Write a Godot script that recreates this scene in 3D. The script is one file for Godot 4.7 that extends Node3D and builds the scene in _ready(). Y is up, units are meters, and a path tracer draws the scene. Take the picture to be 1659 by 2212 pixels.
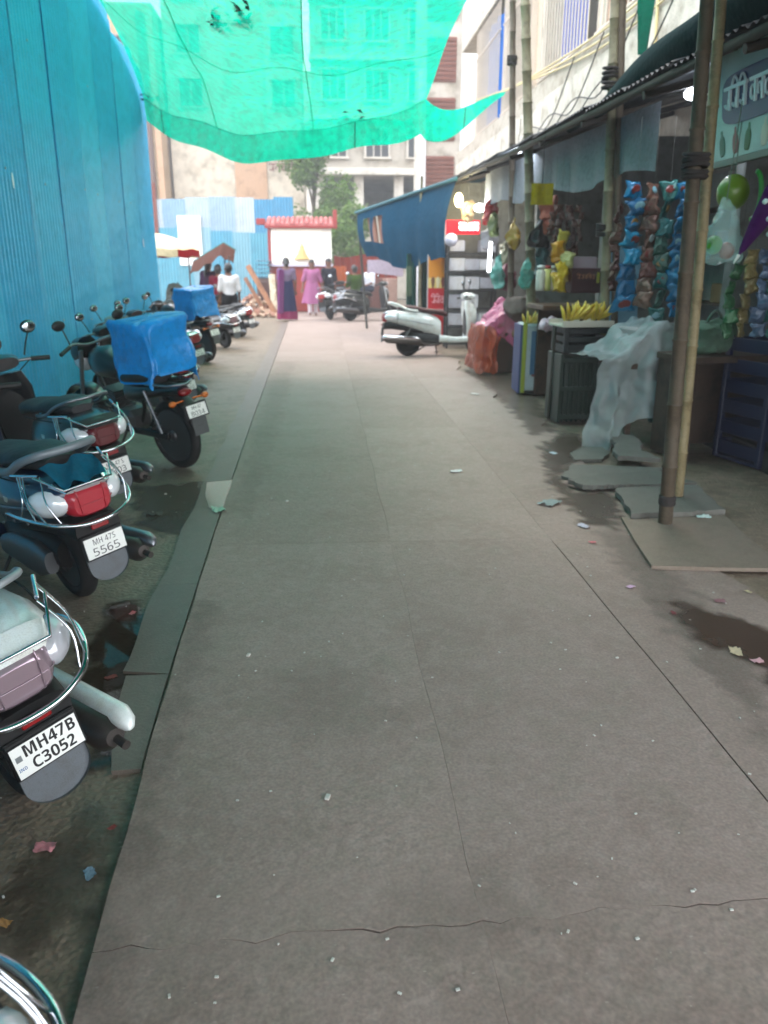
extends Node3D

# ---------------------------------------------------------------- camera numbers
# Pixel coordinates below are those of a 1659 x 2212 view of the photograph; a pixel only gives a direction,
# the distance always comes from the ground, the wall or the thing it touches.
const FOCAL := 1671.0
const CXP := 829.5
const CYP := 1106.0
const EYE := Vector3(0, 1.5, 0)
var cam: Camera3D
var cr: Vector3
var cu: Vector3
var cf: Vector3
var used := {}
var mats := {}
var rng := RandomNumberGenerator.new()

func ray(px: float, py: float) -> Vector3:
	return cf + cr * ((px - CXP) / FOCAL) - cu * ((py - CYP) / FOCAL)
func gp(px: float, py: float, h := 0.0) -> Vector3:      # on a level plane
	var d := ray(px, py)
	return EYE + d * ((h - EYE.y) / d.y)
func zp(px: float, py: float, z: float) -> Vector3:      # at a known distance down the lane
	var d := ray(px, py)
	return EYE + d * (z / d.z)
func xp(px: float, py: float, x: float) -> Vector3:      # on a wall that runs along the lane
	var d := ray(px, py)
	return EYE + d * (x / d.x)

# ---------------------------------------------------------------- mesh building
class MB:
	var st := SurfaceTool.new()
	func _init():
		st.begin(Mesh.PRIMITIVE_TRIANGLES)
	var wn: FastNoiseLite
	var wa := 0.0
	func warp(amp: float, freq: float, sd: int) -> MB:      # crumples what is added afterwards
		wn = FastNoiseLite.new(); wn.seed = sd; wn.frequency = freq; wn.fractal_octaves = 2
		wa = amp
		return self
	func bent(p: Vector3) -> Vector3:
		return p + Vector3(wn.get_noise_3dv(p), wn.get_noise_3dv(p + Vector3(7.7, 1.3, 4.1)), wn.get_noise_3dv(p + Vector3(2.9, 9.1, 6.3))) * wa
	func tri(a: Vector3, b: Vector3, c: Vector3):          # counter-clockwise seen from outside
		if wa > 0.0:
			a = bent(a); b = bent(b); c = bent(c)
		st.add_vertex(a); st.add_vertex(c); st.add_vertex(b)
	func quad(a: Vector3, b: Vector3, c: Vector3, d: Vector3):
		tri(a, b, c); tri(a, c, d)
	func oquad(a: Vector3, b: Vector3, c: Vector3, d: Vector3, ctr: Vector3):
		if (b - a).cross(c - a).dot((a + b + c + d) * 0.25 - ctr) < 0.0: quad(a, d, c, b)
		else: quad(a, b, c, d)
	func otri(a: Vector3, b: Vector3, c: Vector3, ctr: Vector3):
		if (b - a).cross(c - a).dot((a + b + c) / 3.0 - ctr) < 0.0: tri(a, c, b)
		else: tri(a, b, c)
	func flat() -> MB:
		st.set_smooth_group(-1); return self
	func smooth() -> MB:
		st.set_smooth_group(1); return self
	func box(c: Vector3, s: Vector3, bev := 0.0, bas := Basis()) -> MB:
		flat()
		var h := s * 0.5
		bev = minf(bev, minf(h.x, minf(h.y, h.z)) * 0.9)
		var V := {}
		for x in [-1, 1]:
			for y in [-1, 1]:
				for z in [-1, 1]:
					V[[x, y, z, 0]] = c + bas * Vector3(x * h.x, y * (h.y - bev), z * (h.z - bev))
					V[[x, y, z, 1]] = c + bas * Vector3(x * (h.x - bev), y * h.y, z * (h.z - bev))
					V[[x, y, z, 2]] = c + bas * Vector3(x * (h.x - bev), y * (h.y - bev), z * h.z)
		for s1 in [-1, 1]:
			oquad(V[[s1, -1, -1, 0]], V[[s1, 1, -1, 0]], V[[s1, 1, 1, 0]], V[[s1, -1, 1, 0]], c)
			oquad(V[[-1, s1, -1, 1]], V[[1, s1, -1, 1]], V[[1, s1, 1, 1]], V[[-1, s1, 1, 1]], c)
			oquad(V[[-1, -1, s1, 2]], V[[1, -1, s1, 2]], V[[1, 1, s1, 2]], V[[-1, 1, s1, 2]], c)
		if bev > 0.0:
			for s1 in [-1, 1]:
				for s2 in [-1, 1]:
					oquad(V[[s1, s2, -1, 0]], V[[s1, s2, 1, 0]], V[[s1, s2, 1, 1]], V[[s1, s2, -1, 1]], c)
					oquad(V[[s1, -1, s2, 0]], V[[s1, 1, s2, 0]], V[[s1, 1, s2, 2]], V[[s1, -1, s2, 2]], c)
					oquad(V[[-1, s1, s2, 1]], V[[1, s1, s2, 1]], V[[1, s1, s2, 2]], V[[-1, s1, s2, 2]], c)
					for s3 in [-1, 1]:
						otri(V[[s1, s2, s3, 0]], V[[s1, s2, s3, 1]], V[[s1, s2, s3, 2]], c)
		return self
	func loft(rings: Array, cap0 := true, cap1 := true) -> MB:   # rings: arrays of points, going round alike
		smooth()
		var n: int = rings[0].size()
		var c0 := Vector3.ZERO
		for p in rings[0]: c0 += p / n
		var c1 := Vector3.ZERO
		for p in rings[1]: c1 += p / n
		var flip: bool = (rings[0][1] - rings[0][0]).cross(rings[1][0] - rings[0][0]).dot(rings[0][0] - c0) < 0.0
		for k in rings.size() - 1:
			for i in n:
				var a: Vector3 = rings[k][i]; var b: Vector3 = rings[k][(i + 1) % n]
				var c: Vector3 = rings[k + 1][(i + 1) % n]; var d: Vector3 = rings[k + 1][i]
				if flip: quad(a, d, c, b)
				else: quad(a, b, c, d)
		flat()
		for e in [0, 1]:
			if (e == 0 and not cap0) or (e == 1 and not cap1): continue
			var R: Array = rings[0] if e == 0 else rings[-1]
			var o: Array = rings[1] if e == 0 else rings[-2]
			var m := Vector3.ZERO
			for p in R: m += p / n
			var mo := Vector3.ZERO
			for p in o: mo += p / n
			if mo.is_equal_approx(m): mo = m + (c0 - c1)
			for i in n:
				otri(R[i], R[(i + 1) % n], m, mo)
		return self
	func tube(pts: Array, r, sides := 8, caps := true, closed := false) -> MB:
		var rings := []
		var up := Vector3.UP
		var n := pts.size()
		for i in n:
			var t: Vector3
			if closed: t = pts[(i + 1) % n] - pts[(i - 1 + n) % n]
			else: t = pts[mini(i + 1, n - 1)] - pts[maxi(i - 1, 0)]
			t = t.normalized()
			if i == 0 and absf(t.dot(up)) > 0.9: up = Vector3.RIGHT
			var sd := t.cross(up).normalized()
			up = sd.cross(t).normalized()
			var rr: float = r[i] if r is Array else r
			var ring := []
			for k in sides:
				var a := TAU * k / sides
				ring.append(pts[i] + (sd * cos(a) + up * sin(a)) * rr)
			rings.append(ring)
		if closed: rings.append(rings[0])
		return loft(rings, caps and not closed, caps and not closed)
	func ell(c: Vector3, r: Vector3, bas := Basis(), nu := 14, nv := 8) -> MB:
		var rings := []
		for j in nv + 1:
			var b := -PI / 2 + PI * clampf(float(j) / nv, 0.02, 0.98)
			var ring := []
			for i in nu:
				var a := TAU * i / nu
				ring.append(c + bas * Vector3(cos(a) * cos(b) * r.x, sin(b) * r.y, sin(a) * cos(b) * r.z))
			rings.append(ring)
		return loft(rings)
	func lathe(prof: Array, xf: Transform3D, n := 20) -> MB:      # prof: [radius, height] along the local y axis
		var rings := []
		for p in prof:
			var ring := []
			for i in n:
				var a := TAU * i / n
				ring.append(xf * Vector3(cos(a) * p[0], p[1], sin(a) * p[0]))
			rings.append(ring)
		return loft(rings)
	func blob(prof: Array, xf := Transform3D(), n := 22, steps := 4) -> MB:      # a lathe with a smoothed outline
		var q := []
		for i in prof.size() - 1:
			var a: Array = prof[maxi(i - 1, 0)]; var b: Array = prof[i]; var c: Array = prof[i + 1]; var d: Array = prof[mini(i + 2, prof.size() - 1)]
			for s in steps:
				var v := Vector2(b[0], b[1]).cubic_interpolate(Vector2(c[0], c[1]), Vector2(a[0], a[1]), Vector2(d[0], d[1]), s / float(steps))
				q.append([maxf(v.x, 0.002), v.y])
		q.append(prof[-1])
		return lathe(q, xf, n)
	func sheet(fn: Callable, nu: int, nv: int, skip = null) -> MB:
		smooth()
		var P := []
		for j in nv + 1:
			var row := []
			for i in nu + 1:
				row.append(fn.call(float(i) / nu, float(j) / nv))
			P.append(row)
		for j in nv:
			for i in nu:
				if skip != null and skip.call((i + 0.5) / nu, (j + 0.5) / nv): continue
				quad(P[j][i], P[j][i + 1], P[j + 1][i + 1], P[j + 1][i])
		return self
	func prism(poly: PackedVector2Array, y0: float, y1: float, jag := 0.0) -> MB:   # level plate with the outline poly (x, z)
		flat()
		var t := Geometry2D.triangulate_polygon(poly)
		var ctr := Vector3.ZERO
		for p in poly: ctr += Vector3(p.x, 0, p.y) / poly.size()
		for i in range(0, t.size(), 3):
			var a := poly[t[i]]; var b := poly[t[i + 1]]; var c := poly[t[i + 2]]
			otri(Vector3(a.x, y1, a.y), Vector3(b.x, y1, b.y), Vector3(c.x, y1, c.y), Vector3(a.x, y0 - 5, a.y))
		var cw := Geometry2D.is_polygon_clockwise(poly)
		for i in poly.size():
			var a := poly[i]; var b := poly[(i + 1) % poly.size()]
			var A := Vector3(a.x, y1, a.y); var B := Vector3(b.x, y1, b.y)
			var C := Vector3(b.x, y0, b.y); var D := Vector3(a.x, y0, a.y)
			if cw: quad(A, B, C, D)
			else: quad(A, D, C, B)
		return self
	func mesh() -> ArrayMesh:
		st.generate_normals()
		return st.commit()

func mb() -> MB:
	return MB.new()

func numbered(called: String) -> String:
	if not used.has(called):
		used[called] = 0
		return called
	used[called] += 1
	return "%s_%03d" % [called, used[called]]

func thing(called: String, label: String, category: String, at := Vector3.ZERO, bas := Basis(), group := "") -> Node3D:
	var o := Node3D.new()
	o.name = numbered(called)
	add_child(o)
	o.transform = Transform3D(bas, at)
	o.set_meta("label", label); o.set_meta("category", category)
	if group: o.set_meta("group", group)
	return o

func tag(o: Node, label: String, category: String, group := "", kind := ""):
	o.set_meta("label", label); o.set_meta("category", category)
	if group: o.set_meta("group", group)
	if kind: o.set_meta("kind", kind)

func put(m, called: String, material: Material, parent: Node = null, at := Transform3D()) -> MeshInstance3D:
	var o := MeshInstance3D.new()
	o.mesh = m.mesh() if m is MB else m
	o.material_override = material
	o.transform = at
	if parent == null:
		o.name = numbered(called)
		add_child(o)
	else:
		o.name = called
		parent.add_child(o, true)
	return o

func struct(m, called: String, material: Material) -> MeshInstance3D:
	var o := put(m, called, material)
	o.set_meta("kind", "structure")
	return o

# a single-mesh thing
func one(m, called: String, material: Material, label: String, category: String, at := Transform3D(), group := "") -> MeshInstance3D:
	var o := put(m, called, material, null, at)
	tag(o, label, category, group)
	return o

# ---------------------------------------------------------------- materials
var T := {}

func noise_img(n: int, freq: float, oct: int, sd: int, kind := FastNoiseLite.TYPE_SIMPLEX_SMOOTH) -> PackedByteArray:
	var f := FastNoiseLite.new()
	f.seed = sd; f.frequency = freq; f.noise_type = kind
	f.fractal_octaves = oct
	if oct == 1: f.fractal_type = FastNoiseLite.FRACTAL_NONE
	var im := f.get_seamless_image(n, n)
	im.convert(Image.FORMAT_L8)
	return im.get_data()

func grunge(n: int, cols: Array, freqs: Array, sd: int, speck := 0.0, speck_col := Color.WHITE) -> ImageTexture:
	# mixes colour cols[0] with the others by noise masks, then fine grain
	var layers := []
	for i in cols.size() - 1: layers.append(noise_img(n, freqs[i], 4, sd + i * 7))
	var fine := noise_img(n, 0.22, 2, sd + 91)
	var r2 := RandomNumberGenerator.new(); r2.seed = sd
	var out := PackedByteArray(); out.resize(n * n * 3)
	for i in n * n:
		var c: Color = cols[0]
		for k in layers.size():
			var t: float = clampf((layers[k][i] / 255.0 - 0.46) * 3.2, 0.0, 1.0)
			c = c.lerp(cols[k + 1], t * cols[k + 1].a)
		var g: float = 0.91 + 0.18 * fine[i] / 255.0 + r2.randf() * 0.04 - 0.02
		out[i * 3] = int(clampf(c.r * g * 255.0, 0, 255)); out[i * 3 + 1] = int(clampf(c.g * g * 255.0, 0, 255)); out[i * 3 + 2] = int(clampf(c.b * g * 255.0, 0, 255))
	var im := Image.create_from_data(n, n, false, Image.FORMAT_RGB8, out)
	if speck > 0.0:
		for i in int(n * n * speck):
			var x := r2.randi_range(0, n - 2); var y := r2.randi_range(0, n - 2)
			var c := im.get_pixel(x, y).lerp(speck_col, r2.randf_range(0.25, 0.9))
			im.set_pixel(x, y, c)
			if r2.randf() < 0.4: im.set_pixel(x + 1, y, c)
	return ImageTexture.create_from_image(im)

func normal_tex(n: int, freq: float, oct: int, sd: int, strength: float) -> ImageTexture:
	var im := Image.create_from_data(n, n, false, Image.FORMAT_L8, noise_img(n, freq, oct, sd))
	im.convert(Image.FORMAT_RGBA8)
	im.bump_map_to_normal_map(strength)
	return ImageTexture.create_from_image(im)

func M(c: Color, rough := 0.7, metal := 0.0, tex := "", scale := 1.0, nrm := "", nscale := 0.5) -> StandardMaterial3D:
	var key := [c, rough, metal, tex, scale, nrm, nscale]
	if mats.has(key): return mats[key]
	var m := StandardMaterial3D.new()
	m.albedo_color = c; m.roughness = rough; m.metallic = metal
	if tex or nrm:
		m.uv1_triplanar = true
		m.uv1_scale = Vector3.ONE * scale
		if tex: m.albedo_texture = T[tex]
		if nrm:
			m.normal_enabled = true; m.normal_texture = T[nrm]; m.normal_scale = nscale
	mats[key] = m
	return m

func paint(c: Color) -> StandardMaterial3D:      # vehicle paint, a little dusty
	var key := ["paint", c]
	if mats.has(key): return mats[key]
	var m: StandardMaterial3D = M(c, 0.28, 0.0, "dust", 2.3).duplicate()
	m.clearcoat_enabled = true; m.clearcoat = 0.7; m.clearcoat_roughness = 0.12
	mats[key] = m
	return m

func clear(c: Color, alpha: float, rough := 0.15) -> StandardMaterial3D:
	var key := ["clear", c, alpha, rough]
	if mats.has(key): return mats[key]
	var m := StandardMaterial3D.new()
	m.albedo_color = Color(c.r, c.g, c.b, alpha); m.roughness = rough
	m.transparency = BaseMaterial3D.TRANSPARENCY_ALPHA
	mats[key] = m
	return m

func cloth(c: Color, back := 0.0, tex := "weave", scale := 3.0) -> StandardMaterial3D:
	var key := ["cloth", c, back, tex, scale]
	if mats.has(key): return mats[key]
	var m: StandardMaterial3D = M(c, 0.85, 0.0, tex, scale, "crumple", 0.5).duplicate()
	m.cull_mode = BaseMaterial3D.CULL_DISABLED
	m.metallic_specular = 0.12
	if back > 0.0:
		m.backlight_enabled = true; m.backlight = Color(back, back, back)
	mats[key] = m
	return m

func glow(c: Color, e: float) -> StandardMaterial3D:
	var key := ["glow", c, e]
	if mats.has(key): return mats[key]
	var m := StandardMaterial3D.new()
	m.albedo_color = c; m.emission_enabled = true; m.emission = c; m.emission_energy_multiplier = e
	mats[key] = m
	return m

func streak_tex(base: Color, dark: Color, blot: Color, sd: int) -> ImageTexture:      # rain streaks and soot running down
	var sk := Image.create_from_data(512, 512, false, Image.FORMAT_L8, noise_img(512, 0.02, 4, sd))
	sk.resize(512, 64); sk.resize(512, 512, Image.INTERPOLATE_CUBIC)
	var a1 := sk.get_data()
	var a2 := noise_img(512, 0.012, 4, sd + 4)
	var fine := noise_img(512, 0.2, 2, sd + 6)
	var ou := PackedByteArray(); ou.resize(512 * 512 * 3)
	for i in 512 * 512:
		var s1: float = clampf(a1[i] / 255.0 * 2.4 - 1.1, 0.0, 1.0)
		var s2: float = clampf(a2[i] / 255.0 * 2.6 - 1.15, 0.0, 1.0)
		var c := base.lerp(dark, 0.55 * s1 * s2 + 0.22 * s1).lerp(blot, 0.5 * s2)
		var g: float = 0.92 + 0.16 * fine[i] / 255.0
		ou[i * 3] = int(clampf(c.r * g * 255, 0, 255)); ou[i * 3 + 1] = int(clampf(c.g * g * 255, 0, 255)); ou[i * 3 + 2] = int(clampf(c.b * g * 255, 0, 255))
	return ImageTexture.create_from_image(Image.create_from_data(512, 512, false, Image.FORMAT_RGB8, ou))

func make_textures():
	T.concrete = grunge(1024, [Color(0.725, 0.68, 0.65), Color(0.66, 0.61, 0.575, 0.6), Color(0.68, 0.66, 0.615, 0.5), Color(0.77, 0.73, 0.705, 0.5), Color(0.62, 0.585, 0.56, 0.3)], [0.005, 0.011, 0.03, 0.07], 11, 0.0012, Color(0.86, 0.85, 0.83))
	T.concrete_n = normal_tex(512, 0.16, 3, 5, 3.0)
	T.dirt = grunge(512, [Color(0.52, 0.49, 0.45), Color(0.40, 0.37, 0.32, 0.9), Color(0.46, 0.46, 0.41, 0.7), Color(0.62, 0.59, 0.55, 0.5)], [0.01, 0.02, 0.05], 31, 0.002, Color(0.8, 0.78, 0.75))
	T.plaster = grunge(512, [Color(0.95, 0.93, 0.9), Color(0.82, 0.79, 0.74, 0.7), Color(0.97, 0.96, 0.93, 0.8)], [0.008, 0.03], 51)
	T.dust = grunge(256, [Color(1, 1, 1), Color(0.9, 0.88, 0.85, 0.8), Color(0.96, 0.95, 0.93, 0.8)], [0.012, 0.05], 71)
	T.weave = grunge(256, [Color(0.96, 0.96, 0.96), Color(0.84, 0.84, 0.84, 0.8), Color(1, 1, 1, 0.5)], [0.02, 0.1], 81)
	T.bamboo = grunge(256, [Color(0.9, 0.87, 0.78), Color(0.62, 0.57, 0.47, 0.85), Color(0.98, 0.96, 0.9, 0.6)], [0.015, 0.05], 97)
	T.tin = grunge(512, [Color(0.97, 0.97, 0.97), Color(0.86, 0.88, 0.89, 0.7), Color(1.0, 1.0, 1.0, 0.6)], [0.006, 0.02], 107)
	T.streak = streak_tex(Color(0.93, 0.91, 0.88), Color(0.55, 0.52, 0.48), Color(0.76, 0.72, 0.66), 207)
	T.tin_streak = streak_tex(Color(0.95, 0.96, 0.96), Color(0.74, 0.75, 0.76), Color(1.0, 1.0, 1.0), 307)
	T.cloth_n = normal_tex(256, 0.03, 3, 25, 6.0)
	var mb_n := normal_tex(256, 0.02, 3, 26, 8.0)
	T.crumple = mb_n

# ================================================================ SETTING
func jag_line(a: Vector2, b: Vector2, n: int, amp: float, sd: int) -> Array:
	var r := RandomNumberGenerator.new(); r.seed = sd
	var o := []
	var nrm := (b - a).orthogonal().normalized()
	for i in n + 1:
		var t := float(i) / n
		var w := 0.0 if i == 0 or i == n else r.randf_range(-amp, amp)
		o.append(a.lerp(b, t) + nrm * w)
	return o

func road_left(z: float) -> float:      # x of the carriageway's edge beside the parked scooters
	var K := [[3.0, -0.50], [-1.25, -0.555], [-2.56, -0.62], [-4.84, -0.69], [-8.1, -0.765], [-18.7, -0.96], [-27.0, -1.12]]
	for i in K.size() - 1:
		if z <= K[i][0] and z >= K[i + 1][0]:
			return lerpf(K[i][1], K[i + 1][1], (z - K[i][0]) / (K[i + 1][0] - K[i][0]))
	return K[-1][1]

func crack_w(x: float) -> float:
	return clampf(0.55 + 0.5 * sin(x * 7.0 + 0.6) + 0.35 * sin(x * 23.0), 0.06, 1.3)

func build_ground():
	var g := mb().flat()
	g.quad(Vector3(-90, -0.022, 20), Vector3(90, -0.022, 20), Vector3(90, -0.022, -160), Vector3(-90, -0.022, -160))
	var gm: StandardMaterial3D = M(Color(0.86, 0.80, 0.74), 0.55, 0.0, "dirt", 0.42, "concrete_n", 0.35)
	struct(g, "ground", gm)
	var road := Node3D.new()
	road.name = "road"; add_child(road); road.set_meta("kind", "structure")
	var zs := [3.0, -1.46, -4.15, -7.4, -10.9, -14.6, -18.8, -23.0, -27.5]
	var xs := [null, 0.345, 1.268, 2.1]
	var base := M(Color(0.76, 0.71, 0.69), 0.74, 0.0, "concrete", 0.31, "concrete_n", 0.10)
	var tones := [base, M(Color(0.745, 0.695, 0.672), 0.74, 0.0, "concrete", 0.27, "concrete_n", 0.10), M(Color(0.775, 0.725, 0.705), 0.72, 0.0, "concrete", 0.29, "concrete_n", 0.10)]
	# lines across: one zigzag crack near the camera, straight joints farther on
	var across := []
	for k in zs.size():
		var w := []
		for c in 4:
			var xa: float = road_left(zs[k]) if c == 0 else xs[c]
			w.append(Vector2(xa, zs[k] + (0.03 - 0.025 * c if k == 1 else 0.0)))
		across.append(w)
	for k in zs.size() - 1:
		for c in 3:
			var gx: float = [0.0, 0.0005, 0.003, 0.0][c]       # half gap on the left side
			var gx2: float = [0.0005, 0.003, 0.0, 0.0][c]
			if k > 1 and c > 0: gx = 0.0008
			if k > 1: gx2 = 0.0008
			var gz0 := 0.0026 if k == 1 else 0.0009
			var gz1 := 0.0026 if k == 0 else 0.0009
			var poly := PackedVector2Array()
			var top := jag_line(across[k][c], across[k][c + 1], 22 if k == 1 else 3, 0.014 if k == 1 else 0.001, 100 * k + c)
			var bot := jag_line(across[k + 1][c], across[k + 1][c + 1], 22 if k == 0 else 3, 0.014 if k == 0 else 0.001, 100 * (k + 1) + c)
			for p in top: poly.append(Vector2(p.x, p.y - gz0 * crack_w(p.x)))
			for i in range(1, 14):
				var z := lerpf(zs[k], zs[k + 1], i / 14.0)
				var x: float = across[k][c + 1].x
				x += sin(z * 5.1 + c * 2.0) * (0.006 if c == 0 else 0.002) if c < 2 else sin(z * 2.3) * 0.10 + sin(z * 7.1) * 0.04
				poly.append(Vector2(x - gx2, z))
			bot.reverse()
			for p in bot: poly.append(Vector2(p.x, p.y + gz1 * crack_w(p.x)))
			for i in range(13, 0, -1):
				var z := lerpf(zs[k], zs[k + 1], i / 14.0)
				var x: float
				if c == 0: x = road_left(z) + sin(z * 9.0) * 0.004
				else:
					x = across[k][c].x + sin(z * 5.1 + (c - 1) * 2.0) * (0.006 if c == 1 else 0.002)
				poly.append(Vector2(x + gx, z))
			put(mb().prism(poly, -0.06, 0.0), "slab", tones[(k * 2 + c) % 3], road)
	# smooth cement strip (drain cover) along the left edge
	var strip := Node3D.new()
	strip.name = "kerb_strip"; add_child(strip); strip.set_meta("kind", "structure")
	var sz := [-2.12, -2.72, -3.62, -4.9, -6.6, -8.7, -11.2, -14.5, -18.5, -22.4]
	var sm := [M(Color(0.58, 0.555, 0.53), 0.5, 0.0, "concrete", 0.6, "concrete_n", 0.12), M(Color(0.56, 0.535, 0.51), 0.5, 0.0, "concrete", 0.7, "concrete_n", 0.12)]
	for k in sz.size() - 1:
		var poly := PackedVector2Array()
		for i in 7:
			var z := lerpf(sz[k], sz[k + 1], i / 6.0)
			poly.append(Vector2(road_left(z) - 0.012, z - (0.004 if i == 0 else 0.0) + (0.03 * sin(z * 40.0) if i == 0 and k == 0 else 0.0)))
		for i in range(6, -1, -1):
			var z := lerpf(sz[k], sz[k + 1], i / 6.0)
			poly.append(Vector2(road_left(z) - (0.20 if k > 0 else 0.10 + 0.08 * i / 6.0) + 0.012 * sin(z * 6.0), z - (0.06 * sin(z * 9.0) if i == 0 and k == 1 else 0.0)))
		put(mb().prism(poly, -0.06, -0.006), "slab", sm[k % 2], strip)
	# wet places: water and damp dirt, thinning out in ragged grains at the edge
	var water := damp_mat(Color(0.20, 0.16, 0.12), 0.06)
	var mud := damp_mat(Color(0.30, 0.26, 0.22), 0.30)
	var stain := damp_mat(Color(0.26, 0.18, 0.125), 0.42)
	puddle([[300, 1300], [345, 1330], [330, 1400], [300, 1480], [320, 1560], [290, 1640], [215, 1660], [190, 1540], [175, 1400], [230, 1310]], water, -0.017, 0.85)
	puddle([[300, 1050], [440, 1040], [455, 1100], [420, 1160], [310, 1150], [285, 1090]], mud, -0.017, 0.6)
	puddle([[60, 1860], [200, 1750], [240, 1800], [190, 1980], [60, 2060], [0, 1980]], mud, -0.0165, 0.5)
	puddle([[1170, 960], [1235, 930], [1265, 960], [1240, 1000], [1215, 1030], [1240, 1060], [1330, 1070], [1345, 1110], [1330, 1140], [1260, 1130], [1200, 1060], [1175, 1000]], mud, 0.004, 0.6)
	puddle([[1460, 1305], [1560, 1325], [1659, 1360], [1720, 1390], [1720, 1500], [1640, 1450], [1560, 1400], [1490, 1350]], stain, 0.004, 0.8)
	var dirt := damp_mat(Color(0.36, 0.32, 0.28), 0.7)
	puddle([[170, 2200], [215, 2000], [290, 1720], [350, 1520], [420, 1300], [470, 1300], [400, 1560], [330, 1800], [260, 2040], [220, 2250]], dirt, 0.004, 0.18)
	puddle([[500, 1110], [560, 900], [600, 780], [640, 780], [610, 900], [540, 1120]], dirt, 0.004, 0.12)
	puddle([[1180, 900], [1290, 1150], [1420, 1330], [1659, 1600], [1659, 1400], [1450, 1240], [1330, 1130], [1230, 930]], dirt, 0.0035, 0.28)
	puddle([[820, 1900], [1060, 1880], [1150, 2010], [960, 2090], [800, 2040]], dirt, 0.004, 0.08)
	puddle([[600, 1450], [820, 1420], [860, 1560], [640, 1600]], dirt, 0.004, 0.07)
	puddle([[1030, 770], [1090, 795], [1160, 860], [1200, 930], [1150, 940], [1070, 850], [1005, 800]], mud, 0.004, 0.45)

func damp_mat(c: Color, rough: float) -> StandardMaterial3D:
	var m := StandardMaterial3D.new()
	m.albedo_color = c; m.roughness = rough
	m.vertex_color_use_as_albedo = true
	m.transparency = BaseMaterial3D.TRANSPARENCY_ALPHA
	m.uv1_triplanar = true; m.uv1_scale = Vector3.ONE * 0.9
	m.albedo_texture = T.dust
	return m

func puddle(px: Array, m: Material, y: float, strength: float):
	var poly := PackedVector2Array()
	for q in px:
		var p := gp(q[0], q[1], y)
		poly.append(Vector2(p.x, p.z))
	var lo := poly[0]; var hi := poly[0]
	for p in poly:
		lo = lo.min(p); hi = hi.max(p)
	lo -= Vector2.ONE * 0.15; hi += Vector2.ONE * 0.15
	var n := Vector2i(((hi - lo) / 0.022).ceil()).min(Vector2i(120, 120))
	var f := FastNoiseLite.new(); f.seed = 5; f.frequency = 6.0; f.fractal_octaves = 4
	var st := SurfaceTool.new()
	st.begin(Mesh.PRIMITIVE_TRIANGLES)
	var A := []
	for j in n.y + 1:
		for i in n.x + 1:
			var q := lo + (hi - lo) * Vector2(float(i) / n.x, float(j) / n.y)
			var d := 1e9
			for k in poly.size():
				d = minf(d, q.distance_to(Geometry2D.get_closest_point_to_segment(q, poly[k], poly[(k + 1) % poly.size()])))
			if not Geometry2D.is_point_in_polygon(q, poly): d = -d
			var a := clampf(0.45 + d / 0.07 + f.get_noise_2dv(q) * 1.5, 0.0, 1.0)
			A.append([Vector3(q.x, y, q.y), a * strength])
	for j in n.y:
		for i in n.x:
			var k := i + j * (n.x + 1)
			var c := [A[k], A[k + 1], A[k + n.x + 2], A[k + n.x + 1]]
			if c[0][1] + c[1][1] + c[2][1] + c[3][1] < 0.01: continue
			for t in [0, 1, 2, 0, 2, 3]:
				st.set_normal(Vector3.UP)
				st.set_color(Color(1, 1, 1, c[t][1]))
				st.add_vertex(c[t][0])
	struct(st.commit(), "puddle", m)

func corrugated(w: float, h: float, pitch: float, amp: float, top = null, bottom := 0.0) -> MB:
	# an upright sheet in the local x-y plane, waves along x
	var m := mb()
	var per := 7
	var n := int(w / pitch * per)
	return m.sheet(func(u, v):
		var x: float = u * w
		var y1: float = h + (top.call(u) if top != null else 0.0)
		return Vector3(x, lerpf(bottom, y1, v), sin(x / pitch * TAU) * amp + 0.012 * sin(v * 4.0 + u)), n, 4)

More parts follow.
